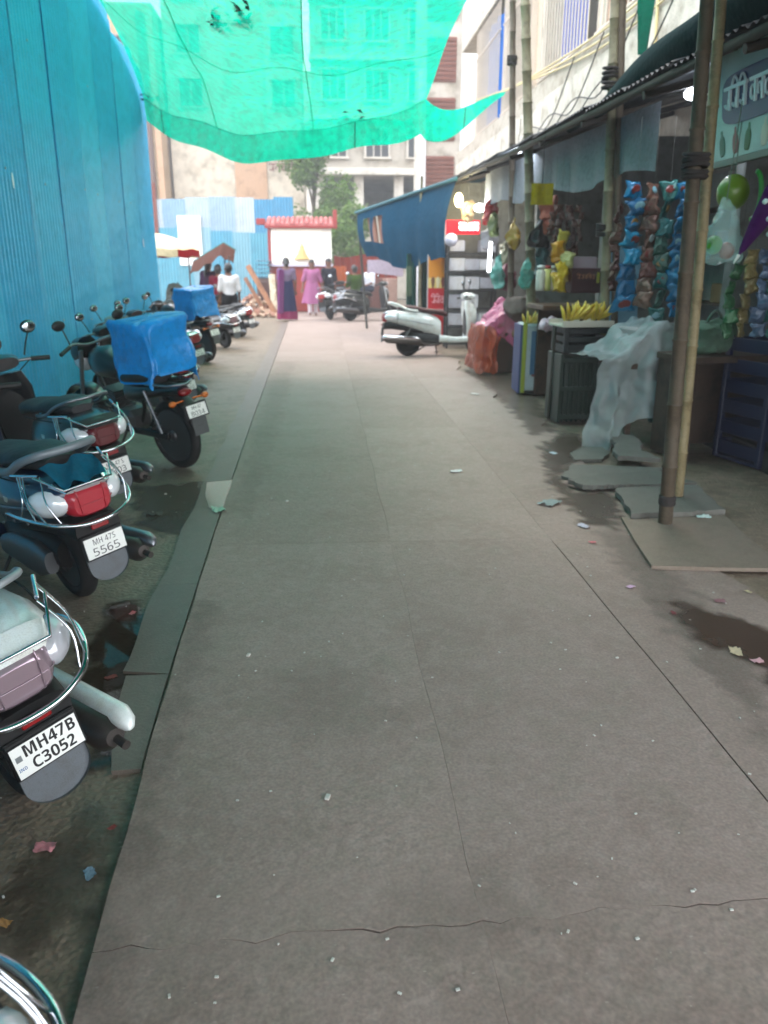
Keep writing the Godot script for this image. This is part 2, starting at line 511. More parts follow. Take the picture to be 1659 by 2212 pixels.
func build_tin_wall():
	var w := thing("tin_fence", "tall bright blue corrugated tin wall behind the parked scooters", "fence", Vector3(-3.0, 0, -15.0), Basis(Vector3.UP, -PI / 2))
	# local x runs from the far end towards the camera
	var r := RandomNumberGenerator.new(); r.seed = 4
	var cols := [Color(0.29, 0.73, 0.92), Color(0.31, 0.755, 0.935), Color(0.275, 0.715, 0.91), Color(0.33, 0.765, 0.94)]
	var x := 0.0
	var k := 0
	while x < 18.5:
		var wd := r.randf_range(0.92, 1.06)
		var top = null
		var h := 4.72
		if k == 0: top = func(u): return -0.34 * pow(1.0 - u, 3.0) + 0.05 * sin(u * 9.0)
		if x > 1.7: h = 5.12 + r.randf_range(-0.05, 0.12)
		if x > 1.7 and x < 2.8: top = func(u): return -0.45 * pow(1.0 - u, 2.6)
		var sh := put(corrugated(wd + 0.12, h, 0.095, 0.011, top), "sheet", M(cols[k % 4], 0.36, 0.12, "tin_streak", 0.37 + 0.03 * (k % 3), "crumple", 0.22), w, Transform3D(Basis(), Vector3(x, 0, 0.006 * (k % 2))))
		for j in 3:
			put(mb().lathe([[0.004, 0.0], [0.012, 0.003], [0.012, 0.008], [0.004, 0.011]], Transform3D(Basis(Vector3.RIGHT, PI / 2), Vector3(r.randf_range(0.05, wd - 0.05), 0.9 + j * 1.45 + r.randf_range(-0.1, 0.1), -0.014)), 8), "screw", M(Color(0.75, 0.76, 0.78), 0.3, 0.8), sh)
		x += wd; k += 1
	for y in [0.6, 2.4, 4.2]:
		put(mb().box(Vector3(9.2, y, 0.07), Vector3(18.4, 0.06, 0.05), 0.005), "rail", M(Color(0.35, 0.3, 0.27), 0.7, 0.3), w)
	for i in 8:
		put(mb().box(Vector3(0.1 + i * 2.6, 2.4, 0.13), Vector3(0.06, 4.8, 0.06), 0.005), "post", M(Color(0.3, 0.27, 0.25), 0.7, 0.3), w)
	# small pale scuffs where the paint came off
	for q in [[28, 390, 5, 16], [310, 525, 5, 14], [470, 0, 0, 0]]:
		if q[2] == 0: continue
		var p := xp(q[0], q[1], -2.985)
		put(mb().ell(Vector3.ZERO, Vector3(0.022, 0.075, 0.003), Basis(), 8, 6), "scuff", M(Color(0.93, 0.94, 0.95), 0.5), w, w.transform.affine_inverse() * Transform3D(w.transform.basis, p))

func net_mat(alpha: float) -> StandardMaterial3D:
	var m := StandardMaterial3D.new()
	m.albedo_color = Color(0.0, 0.94, 0.80, alpha)
	m.transparency = BaseMaterial3D.TRANSPARENCY_ALPHA
	m.roughness = 1.0
	m.metallic_specular = 0.0
	m.cull_mode = BaseMaterial3D.CULL_DISABLED
	m.backlight_enabled = true
	m.backlight = Color(0.8, 0.8, 0.8)
	m.uv1_triplanar = true; m.uv1_scale = Vector3.ONE * 0.55
	m.albedo_texture = T.net
	return m

func net_point(u: float, v: float) -> Vector3:
	# u across the lane (tin wall -> poles), v along it (behind the camera -> far rope)
	var z := lerpf(4.0, -12.0, v)
	var zl := lerpf(4.0, -14.6, v)
	var yl := 5.05 - 0.9 * pow(v, 12.0)
	var xr := 1.42 + 0.5 * pow(1.0 - v, 2.0) + 0.06 * sin(v * 14.0)
	var yr := 3.86 + 0.05 * sin(v * 11.0) - 0.10 * pow(v, 14.0)
	var a := Vector3(-2.93, yl, zl); var b := Vector3(xr, yr, z)
	var p := a.lerp(b, u)
	var s := 4.0 * u * (1.0 - u)
	p.y -= s * (0.62 - 0.02 * v + 0.06 * sin(v * 17.0))
	p.z += s * 0.5 * v
	p.y += 0.03 * sin(u * 23.0 + v * 9.0) + 0.035 * sin(v * 47.0 + sin(u * 6.0) * 2.0) * s + 0.02 * sin(v * 90.0 + u * 20.0) * s
	return p

func build_net():
	var n := 256
	var im := Image.create(n, n, false, Image.FORMAT_RGBA8)
	var d := noise_img(n, 0.05, 3, 77)
	var rg := RandomNumberGenerator.new(); rg.seed = 12
	for y in n:
		for x in n:
			var g: float = d[y * n + x] / 255.0
			var thread := 0.5 + 0.5 * sin(x * TAU / 8.0) * sin(y * TAU / 8.0)
			var sp := rg.randf()
			var k := 0.72 + 0.34 * g + 0.22 * (sp - 0.5)
			im.set_pixel(x, y, Color(clampf(k, 0, 1), clampf(k + 0.05, 0, 1), clampf(k + 0.02, 0, 1), clampf(0.93 + 0.08 * g + 0.12 * (thread - 0.5) + 0.16 * (sp - 0.5), 0, 1)))
	T.net = ImageTexture.create_from_image(im)
	var o := thing("shade_net", "bright green shade net sagging over the lane between the tin wall and the poles", "net", Vector3.ZERO)
	put(mb().sheet(net_point, 110, 150), "net_sheet", net_mat(0.93), o)
	# hanging border: the doubled end of the net beyond the rope, drawn out to a bamboo pole
	var tip := zp(1092, 198, -12.05)
	var flap := func(u, v):
		var top: Vector3
		var h := 0.32 + 0.06 * sin(u * 5.0) + 0.12 * smoothstep(0.6, 0.8, u)
		if u < 0.80: top = net_point(u / 0.80, 1.0)
		else:
			var t: float = (u - 0.80) / 0.20
			top = net_point(1.0, 1.0).lerp(tip, t) - Vector3(0, 0.28 * 4.0 * t * (1.0 - t) * (1.0 - t), 0)
			h = lerpf(0.50, 0.03, t)
		return top + Vector3(0, -h * v, -0.10 * v + 0.03 * sin(u * 40.0) * v)
	put(mb().sheet(flap, 90, 6), "net_border", net_mat(1.0), o)
	for q in [0.30, 0.64]:                                  # sewn seams between the widths of net
		var sm := []
		for i in 61: sm.append(net_point(q, i / 60.0) + Vector3(0, -0.004, 0))
		put(mb().tube(sm, 0.006, 5), "seam", net_mat(1.0), o)
	for q in [0.52, 0.71, 0.86]:
		var sm := []
		for i in 41: sm.append(net_point(i / 40.0, q) + Vector3(0, -0.004, 0))
		put(mb().tube(sm, 0.0035, 5), "support_cord", net_mat(1.0), o)
	var rope := []
	for i in 41: rope.append(net_point(i / 40.0, 1.0) + Vector3(0, 0.006, 0))
	put(mb().tube(rope, 0.006, 5), "rope", M(Color(0.1, 0.32, 0.26), 0.9), o)
	for k in 3:                                            # threads holding the border
		var u: float = [0.06, 0.62, 0.9][k]
		var a: Vector3 = flap.call(u, 0.0); var b: Vector3 = flap.call(u, 1.0)
		put(mb().tube([a, b], 0.006, 5), "tie", M(Color(0.06, 0.22, 0.2), 0.9), o)
	# leaf litter lying on the net
	for q in [[470, 57, 34, 7, "long heap of dry leaves caught on the green net"], [527, 48, 20, 5, "small heap of dry leaves beside the long one on the net"], [322, 208, 22, 8, "dead leaves caught where the net meets the tin wall"], [765, 322, 40, 6, "dry leaves lying in the hanging border of the net"]]:
		var z := -7.2
		if q[1] > 100: z = -13.4 if q[0] < 400 else -12.2
		var p := zp(q[0], q[1], z)
		# set it on the net itself
		var best := 1e9; var bp := p
		for i in 60:
			for j in 60:
				var s := net_point(i / 59.0, j / 59.0)
				var e := (s - EYE).normalized().distance_to((p - EYE).normalized())
				if e < best: best = e; bp = s
		var m := mb()
		var r := RandomNumberGenerator.new(); r.seed = int(q[0])
		var dist := bp.distance_to(EYE)
		for i in 26:
			var off := Vector3(r.randfn(0, 0.4) * q[2] / FOCAL * dist, 0.03 + r.randf() * 0.03, r.randfn(0, 0.22))
			var bs := Basis.from_euler(Vector3(r.randf_range(-0.7, 0.7), r.randf() * TAU, r.randf_range(-0.7, 0.7)))
			m.smooth()
			m.quad(off + bs * Vector3(-0.05, 0, 0), off + bs * Vector3(0, 0.01, -0.022), off + bs * Vector3(0.05, 0, 0), off + bs * Vector3(0, 0.01, 0.022))
		one(m, "dry_leaves", M(Color(0.10, 0.16, 0.10), 0.9), q[4], "leaves", Transform3D(Basis(), bp))

# ---------------------------------------------------------------- buildings at the far end
func window_unit(parent: Node3D, c: Vector3, w: float, h: float, frame: Material, glass: Material, bars := 1):
	var f := put(mb().box(Vector3(0, h / 2 + 0.04, 0), Vector3(w + 0.24, 0.08, 0.36)).box(Vector3(0, -h / 2 - 0.04, 0), Vector3(w + 0.24, 0.08, 0.30)).box(Vector3(-w / 2 - 0.04, 0, 0), Vector3(0.08, h, 0.16)).box(Vector3(w / 2 + 0.04, 0, 0), Vector3(0.08, h, 0.16)), "window", frame, parent, Transform3D(Basis(), c))
	put(mb().box(Vector3.ZERO, Vector3(w, h, 0.03)), "pane", glass, f, Transform3D(Basis(), Vector3(0, 0, -0.015)))
	for i in bars:
		put(mb().box(Vector3.ZERO, Vector3(0.04, h, 0.05)), "mullion", frame, f, Transform3D(Basis(), Vector3(w * ((i + 1.0) / (bars + 1.0) - 0.5), 0, 0.02)))

func build_far():
	var plaster := M(Color(0.82, 0.78, 0.72), 0.85, 0.0, "streak", 0.16)
	var white := M(Color(0.80, 0.78, 0.755), 0.85, 0.0, "streak", 0.2)
	var beige := M(Color(0.72, 0.58, 0.47), 0.85, 0.0, "plaster", 0.3)
	var dark := M(Color(0.13, 0.14, 0.16), 0.4)
	# cream hall straight ahead
	var a := thing("hall_building", "tall cream hall with a beige vertical band and red lettering over the blue fence", "building", Vector3(-4.2, 0, -46))
	put(mb().box(Vector3(0, 8, 0), Vector3(6.6, 16, 6), 0.03), "wall", plaster, a)
	put(mb().box(Vector3(0.62, 7.4, 3.06), Vector3(1.6, 14.8, 0.12), 0.01), "wall_band", beige, a)
	put(mb().box(Vector3(0, 16.15, 0.1), Vector3(7.0, 0.3, 6.6), 0.03), "parapet", white, a)
	for i in 3:
		for k in 2:
			window_unit(a, Vector3([-2.1, 2.4][k], 9.6 + i * 2.3, 3.04), 1.1, 1.2, white, dark)
	script_line(a, Vector3(0.95, 6.9, 3.14), 2.3, 0.42, M(Color(0.42, 0.10, 0.10), 0.7), 7, 5)
	script_line(a, Vector3(1.5, 6.42, 3.14), 1.6, 0.40, M(Color(0.42, 0.10, 0.10), 0.7), 5, 9)
	# older house half hidden behind the tin wall
	var b := thing("old_house", "narrow brown house with drainpipe beside the cream hall", "building", Vector3(-9.9, 0, -44))
	put(mb().box(Vector3(0, 6.5, 0), Vector3(4.5, 13, 5), 0.03), "wall", M(Color(0.66, 0.55, 0.42), 0.9, 0.0, "plaster", 0.3), b)
	put(mb().tube([Vector3(1.7, 0, 2.62), Vector3(1.7, 12.6, 2.62)], 0.16, 8), "drainpipe", M(Color(0.35, 0.25, 0.22), 0.7), b)
	put(mb().box(Vector3(2.12, 6.4, 2.55), Vector3(0.28, 12.6, 0.12), 0.01), "pilaster", beige, b)
	for i in 4: window_unit(b, Vector3(0.4, 2.8 + i * 2.7, 2.54), 0.9, 1.4, M(Color(0.5, 0.42, 0.4), 0.8), dark)
	# apartment block with an open parking floor behind the tree
	var c := thing("apartment_building", "grey white apartment block with dark open parking bays and outside stairs", "building", Vector3(4.4, 0, -42))
	var cw := M(Color(0.70, 0.675, 0.64), 0.85, 0.0, "streak", 0.15)
	put(mb().box(Vector3(0, 2.05, 0), Vector3(9.6, 4.1, 8), 0.03), "wall", cw, c)
	put(mb().box(Vector3(0, 9.6, 0), Vector3(9.6, 8.4, 8), 0.03), "wall", cw, c)
	put(mb().box(Vector3(0, 4.75, -3.9), Vector3(9.6, 1.3, 0.2)), "back_wall", cw, c)
	for k in [-1, 1]: put(mb().box(Vector3(k * 4.7, 4.75, 0), Vector3(0.2, 1.3, 7.6)), "side_wall", cw, c)
	for i in 6: put(mb().box(Vector3(-4.55 + i * 1.82, 4.75, 3.7), Vector3(0.42, 1.3, 0.5), 0.01), "pillar", white, c)
	put(mb().box(Vector3(0, 5.55, 4.15), Vector3(9.9, 0.28, 0.5), 0.02), "ledge", white, c)
	for i in 3:
		put(mb().box(Vector3(0, 7.7 + i * 2.3, 4.25), Vector3(9.7, 0.16, 0.7), 0.02), "ledge", white, c)
		for k in 5: window_unit(c, Vector3(-3.8 + k * 1.9, 6.75 + i * 2.3, 4.06), 1.0, 1.15, white, dark, 2)
	# flight of concrete stairs on its front
	var st := put(mb().box(Vector3(1.35, 4.35, 4.9), Vector3(3.6, 0.22, 1.0), 0.01, Basis(Vector3.BACK, 0.78)), "stair_flight", white, c)
	for i in 9: put(mb().box(Vector3(0.28 + i * 0.26, 3.42 + i * 0.255, 4.9), Vector3(0.26, 0.06, 1.04), 0.005), "step", M(Color(0.75, 0.72, 0.70), 0.8), st)
	put(mb().tube([Vector3(0.0, 3.9, 5.45), Vector3(2.7, 6.5, 5.45)], 0.05, 6), "handrail", M(Color(0.2, 0.2, 0.2), 0.6), c)
	var e := thing("distant_block", "pale distant block seen in the gap between hall and apartment block", "building", Vector3(-0.6, 0, -75))
	put(mb().box(Vector3(0, 8.2, 0), Vector3(9, 16.4, 6), 0.03), "wall", white, e)
	put(mb().box(Vector3(0, 16.6, 0), Vector3(9.4, 0.4, 6.4), 0.03), "parapet", white, e)
	for i in 4: window_unit(e, Vector3(0.3, 5.0 + i * 3.0, 3.04), 1.2, 1.4, white, dark)
	# louvred stair tower
	var d := thing("stair_tower", "white stair tower with tiers of reddish brown louvres behind the blue tarp", "building", Vector3(4.35, 0, -29.5))
	put(mb().box(Vector3(0.1, 6, 0), Vector3(2.1, 12, 3), 0.03), "wall", white, d)
	var lou := M(Color(0.55, 0.36, 0.32), 0.8, 0.0, "plaster", 0.8)
	for t in 4:
		var q := put(mb().box(Vector3(-0.42, 4.35 + t * 1.75, 1.52), Vector3(0.95, 1.3, 0.04)), "louvre_opening", lou, d)
		for i in 9: put(mb().box(Vector3(-0.42, 3.80 + t * 1.75 + i * 0.14, 1.58), Vector3(0.95, 0.085, 0.06), 0.0, Basis(Vector3.RIGHT, 0.5)), "louvre", lou, q)
	put(mb().box(Vector3(0.55, 6, 1.75), Vector3(0.62, 12, 0.5), 0.03), "pillar", M(Color(0.93, 0.92, 0.9), 0.8), d)
	put(mb().tube([Vector3(-1.05, 0, 1.8), Vector3(-1.05, 7.5, 1.8)], 0.13, 8), "drainpipe", M(Color(0.85, 0.84, 0.85), 0.6), d)

func script_line(parent: Node3D, at: Vector3, w: float, h: float, m: Material, count: int, sd: int, turn := Basis()):
	# a word in Devanagari-like handwriting: head line, letters hanging from it
	var r := RandomNumberGenerator.new(); r.seed = sd
	var k := mb()
	var th := h * 0.13
	k.box(Vector3(w / 2, 0, 0), Vector3(w, th, 0.02))
	var cw := w / count
	for i in count:
		var x := cw * (i + 0.12)
		var kind := r.randi_range(0, 4)
		var rr := h * 0.24
		k.box(Vector3(x + cw * 0.66, -h * 0.45, 0), Vector3(th, h * 0.9 - th, 0.02))
		var pts := []
		for s in 9:
			var a: float = -0.4 + s / 8.0 * [4.2, 5.0, 3.4, 4.6, 3.0][kind]
			pts.append(Vector3(x + cw * 0.3 + cos(a + kind) * cw * 0.26, -h * 0.48 + sin(a + kind) * rr, 0.004))
		k.tube(pts, th * 0.5, 4)
		if r.randf() < 0.35:
			var q := []
			for s in 6:
				q.append(Vector3(x + cw * (0.7 - 0.16 * s), th * 0.5 + sin(s / 5.0 * PI) * h * 0.3, 0.004))
			k.tube(q, th * 0.45, 4)
	put(k, "lettering", m, parent, Transform3D(turn, at))

func build_back_fence():
	var f := thing("back_fence", "low fence of faded blue corrugated sheets closing the lane's end", "fence", Vector3(-9.0, 0, -31))
	var r := RandomNumberGenerator.new(); r.seed = 17
	var pal := [Color(0.32, 0.58, 0.65), Color(0.50, 0.65, 0.70), Color(0.25, 0.55, 0.65), Color(0.42, 0.61, 0.67), Color(0.29, 0.57, 0.65)]
	var x := 0.0
	var k := 0
	while x < 7.6:
		var w := r.randf_range(0.55, 0.95)
		put(corrugated(w, 3.05 - 0.045 * x + r.randf_range(-0.1, 0.06), 0.11, 0.012), "sheet", M(pal[k % 5], 0.5, 0.1, "tin", 0.5), f, Transform3D(Basis(), Vector3(x, 0, 0.01 * (k % 2))))
		x += w - 0.03; k += 1
	x = 0.0
	while x < 7.6:
		var w := r.randf_range(0.6, 1.0)
		var c: Color = [Color(0.62, 0.68, 0.72), Color(0.54, 0.63, 0.70), Color(0.66, 0.70, 0.73), Color(0.48, 0.60, 0.68)][k % 4] if x < 6.0 else Color(0.20, 0.50, 0.64)
		put(corrugated(w, 3.9 + r.randf_range(-0.06, 0.06), 0.11, 0.012, null, 2.6), "upper_sheet", M(c, 0.5, 0.1, "tin", 0.5), f, Transform3D(Basis(), Vector3(x, 0, -0.05 - 0.01 * (k % 2))))
		x += w - 0.03; k += 1
	put(mb().box(Vector3(4.05, 2.4, 0.05), Vector3(0.85, 1.75, 0.05), 0.005), "white_board", M(Color(0.92, 0.91, 0.89), 0.6), f)
	for i in 4: put(mb().box(Vector3(0.4 + i * 2.2, 1.6, -0.16), Vector3(0.08, 3.4, 0.08), 0.005), "post", M(Color(0.35, 0.25, 0.22), 0.8), f)
	put(mb().box(Vector3(2.85, 3.4, 0.0), Vector3(0.14, 2.0, 0.10), 0.005), "rusty_post", M(Color(0.42, 0.2, 0.16), 0.8), f)

func build_shrine():
	var s := thing("roadside_shrine", "white wayside shrine with pink tiled roof and golden image at the lane's end", "shrine", Vector3(-0.8, 0, -28.4))
	var red := M(Color(0.58, 0.16, 0.15), 0.7, 0.0, "plaster", 0.8)
	put(mb().box(Vector3(0, 0.75, 0), Vector3(2.1, 1.5, 1.4), 0.02), "plinth", M(Color(0.62, 0.22, 0.18), 0.8, 0.0, "plaster", 0.8), s)
	put(mb().box(Vector3(0, 1.53, 0.05), Vector3(2.2, 0.08, 1.6), 0.01), "ledge", M(Color(0.75, 0.72, 0.78), 0.7), s)
	put(mb().box(Vector3(0, 2.2, 0), Vector3(1.95, 1.26, 1.2), 0.02), "wall", M(Color(0.94, 0.92, 0.88), 0.7), s)
	put(mb().box(Vector3(0, 2.2, 0.615), Vector3(1.5, 1.0, 0.03), 0.005), "niche_panel", M(Color(0.97, 0.95, 0.88), 0.5), s)
	# golden seated figure reduced to stepped discs
	var gold := M(Color(0.74, 0.62, 0.38), 0.4, 0.2)
	put(mb().lathe([[0.02, 0.0], [0.26, 0.0], [0.26, 0.05], [0.2, 0.09], [0.2, 0.13], [0.13, 0.2], [0.12, 0.3], [0.07, 0.34], [0.08, 0.42], [0.03, 0.48], [0.01, 0.56]], Transform3D(Basis().scaled(Vector3(1, 1, 0.4)), Vector3(0.06, 1.70, 0.66)), 16), "golden_image", gold, s)
	for k in 2: put(mb().box(Vector3(-1.02 + k * 2.04, 2.2, 0.55), Vector3(0.10, 1.3, 0.14), 0.01), "post", M(Color(0.9, 0.88, 0.84), 0.7) if k == 1 else red, s)
	# tiled roof: three courses of half-round tiles
	var rt := put(mb().box(Vector3(0, 2.90, 0.0), Vector3(2.3, 0.08, 1.6), 0.01, Basis(Vector3.RIGHT, 0.2)), "roof", red, s)
	for row in 3:
		for i in 14:
			var p := Vector3(-1.05 + i * 0.162, 2.80 + row * 0.10, 0.74 - row * 0.42)
			put(mb().lathe([[0.03, 0], [0.085, 0.0], [0.07, 0.42], [0.02, 0.42]], Transform3D(Basis(Vector3.RIGHT, -PI / 2 + 0.22), p), 8), "tile", M([Color(0.66, 0.36, 0.35), Color(0.60, 0.31, 0.30), Color(0.70, 0.43, 0.41)][(i * 5 + row) % 3], 0.8), rt)
	put(mb().box(Vector3(1.2, 3.0, 0.5), Vector3(0.14, 0.6, 0.2), 0.02), "roof_end", red, s)
	put(mb().box(Vector3(-1.28, 2.92, 0.5), Vector3(0.3, 0.2, 0.3), 0.02), "roof_end", red, s)

func build_tree(called: String, label: String, base: Vector3, h: float, rad: float, sd: int, n: int):
	var t := thing(called, label, "tree", base)
	var r := RandomNumberGenerator.new(); r.seed = sd
	var bark := M(Color(0.30, 0.25, 0.2), 0.9, 0.0, "bamboo", 1.0)
	var trunk := mb()
	trunk.tube([Vector3(0, 0, 0), Vector3(0.06, h * 0.25, 0.02), Vector3(-0.04, h * 0.5, 0), Vector3(0.05, h * 0.78, 0)], [0.15, 0.12, 0.09, 0.03], 8)
	var cl := []
	for i in 13:
		var a := r.randf() * TAU
		var y := h * r.randf_range(0.36, 1.0)
		var rr := rad * sqrt(r.randf()) * (1.0 - 0.35 * absf(y / h - 0.6))
		var c := Vector3(cos(a) * rr, y, sin(a) * rr)
		cl.append([c, r.randf_range(0.45, 0.95)])
		trunk.tube([Vector3(0, h * 0.35 + y * 0.25, 0), c * Vector3(0.5, 1, 0.5) - Vector3(0, 0.2, 0), c], [0.05, 0.03, 0.012], 5)
	put(trunk, "trunk", bark, t)
	for tone in 3:
		var m := mb().smooth()
		for i in n / 3:
			var q = cl[r.randi_range(0, cl.size() - 1)]
			var d: Vector3 = Vector3(r.randfn(), r.randfn() * 0.7, r.randfn()).normalized() * float(q[1]) * pow(r.randf(), 0.45)
			var p: Vector3 = q[0] + d
			var bs := Basis.from_euler(Vector3(r.randf_range(-1.0, 1.0), r.randf() * TAU, r.randf_range(-1.0, 1.0)))
			var s := r.randf_range(0.07, 0.13)
			m.quad(p + bs * Vector3(-s, 0, 0), p + bs * Vector3(0, s * 0.15, -s * 0.45), p + bs * Vector3(s, 0, 0), p + bs * Vector3(0, s * 0.15, s * 0.45))
		var lm := cloth([Color(0.42, 0.53, 0.28), Color(0.50, 0.60, 0.34), Color(0.34, 0.46, 0.22)][tone], 1.0, "weave", 4.0)
		put(m, "crown", lm, t)

# ================================================================ SCOOTERS AND MOTORCYCLES
# local axes: +z is the rear, +x the right side seen from behind, y up, origin on the ground between the wheels
func ring(z: float, y0: float, y1: float, hw: float, n := 20, e := 2.5, cx := 0.0) -> Array:
	var o := []
	var cy := (y0 + y1) / 2; var hh := (y1 - y0) / 2
	for i in n:
		var a := TAU * i / n
		o.append(Vector3(cx + signf(cos(a)) * pow(absf(cos(a)), 2.0 / e) * hw, cy + signf(sin(a)) * pow(absf(sin(a)), 2.0 / e) * hh, z))
	return o

func zloft(S: Array, e := 2.5, n := 20, cx := 0.0) -> MB:
	var R := []
	for s in S: R.append(ring(s[0], s[1], s[2], s[3], n, e, cx))
	return mb().loft(R)

func mirror_pts(P: Array) -> Array:      # half a hoop -> the whole, mirrored in x
	var o := P.duplicate()
	for i in range(P.size() - 1, -1, -1):
		if absf(P[i].x) > 1e-4: o.append(P[i] * Vector3(-1, 1, 1))
	return o

func spline(P: Array, k := 5) -> Array:
	var o := []
	for i in P.size() - 1:
		var a: Vector3 = P[maxi(i - 1, 0)]; var d: Vector3 = P[mini(i + 2, P.size() - 1)]
		for s in k: o.append(P[i].cubic_interpolate(P[i + 1], a, d, s / float(k)))
	o.append(P[-1])
	return o

func wheel(parent: Node3D, c: Vector3, R: float, w: float, spokes: int, called := "wheel"):
	var ax := Transform3D(Basis(Vector3.BACK, PI / 2), c)
	var prof := []
	for i in 13:
		var a := PI * i / 12.0
		prof.append([R - w * 0.95 + sin(a) * w * 0.95, -cos(a) * w])
	var wl := put(mb().lathe([[R - w * 1.5, -w * 0.7]] + prof + [[R - w * 1.5, w * 0.7], [R - w * 1.5, -w * 0.7]], ax, 28), called, M(Color(0.075, 0.075, 0.078), 0.75, 0.0, "dust", 3.0), parent)
	var rim := mb()
	var ri := R - w * 1.45
	rim.lathe([[ri, -w * 0.66], [ri - 0.018, -w * 0.6], [ri - 0.02, w * 0.6], [ri, w * 0.66]], ax, 28)
	rim.lathe([[0.012, -w * 1.1], [0.045, -w * 1.0], [0.05, w * 1.0], [0.012, w * 1.1]], ax, 14)
	for i in spokes:
		var a := TAU * i / spokes
		var d := Vector3(0, cos(a), sin(a))
		rim.tube([c + d * 0.03, c + d * (ri - 0.01)], 0.016 if spokes < 9 else 0.005, 6)
	put(rim, "rim", M(Color(0.32, 0.33, 0.34), 0.4, 0.7), wl)

func lettering(parent: Node3D, txt: String, at: Vector3, h: float, m: Material, wide := 1.0, font := "Droid Sans", bold := true):
	var t := TextMesh.new()
	var f := SystemFont.new()
	f.font_names = PackedStringArray([font])
	if bold: f.font_weight = 700
	t.font = f
	t.text = txt
	t.font_size = 32
	t.pixel_size = h / 23.0
	t.depth = 0.0015
	t.curve_step = 4.0
	put(t, "lettering", m, parent, Transform3D(Basis().scaled(Vector3(wide, 1, 1)), at))

func number_plate(parent: Node3D, at: Transform3D, lines: Array, thin := false, w := 0.2, h := 0.105):
	var pl := put(mb().box(Vector3.ZERO, Vector3(w, h, 0.004), 0.0015), "number_plate", M(Color(0.90, 0.90, 0.88), 0.45), parent, at)
	if lines.is_empty(): return
	var ink := M(Color(0.05, 0.05, 0.06), 0.6)
	lettering(pl, lines[0], Vector3(0.012 if not thin else 0.0, h * 0.235, 0.0016), h * (0.36 if not thin else 0.26), ink, 0.92, "Droid Sans", not thin)
	lettering(pl, lines[1], Vector3(0.012 if not thin else 0.0, -h * 0.235, 0.0016), h * 0.36, ink, 0.92 if not thin else 1.25, "Droid Sans", not thin)
	if lines.size() > 2:
		lettering(pl, lines[2], Vector3(-w * 0.41, -h * 0.22, 0.0016), h * 0.10, M(Color(0.3, 0.42, 0.6), 0.5), 0.9)
		put(mb().box(Vector3.ZERO, Vector3(0.018, 0.018, 0.001)), "hologram", M(Color(0.55, 0.57, 0.58), 0.3, 0.6), pl, Transform3D(Basis(), Vector3(-w * 0.41, 0.012, 0.0026)))
	put(mb().tube([Vector3(-w / 2, -h / 2, 0.002), Vector3(w / 2, -h / 2, 0.002), Vector3(w / 2, h / 2, 0.002), Vector3(-w / 2, h / 2, 0.002)], 0.0022, 5, false, true), "plate_rim", M(Color(0.12, 0.12, 0.13), 0.5), pl)

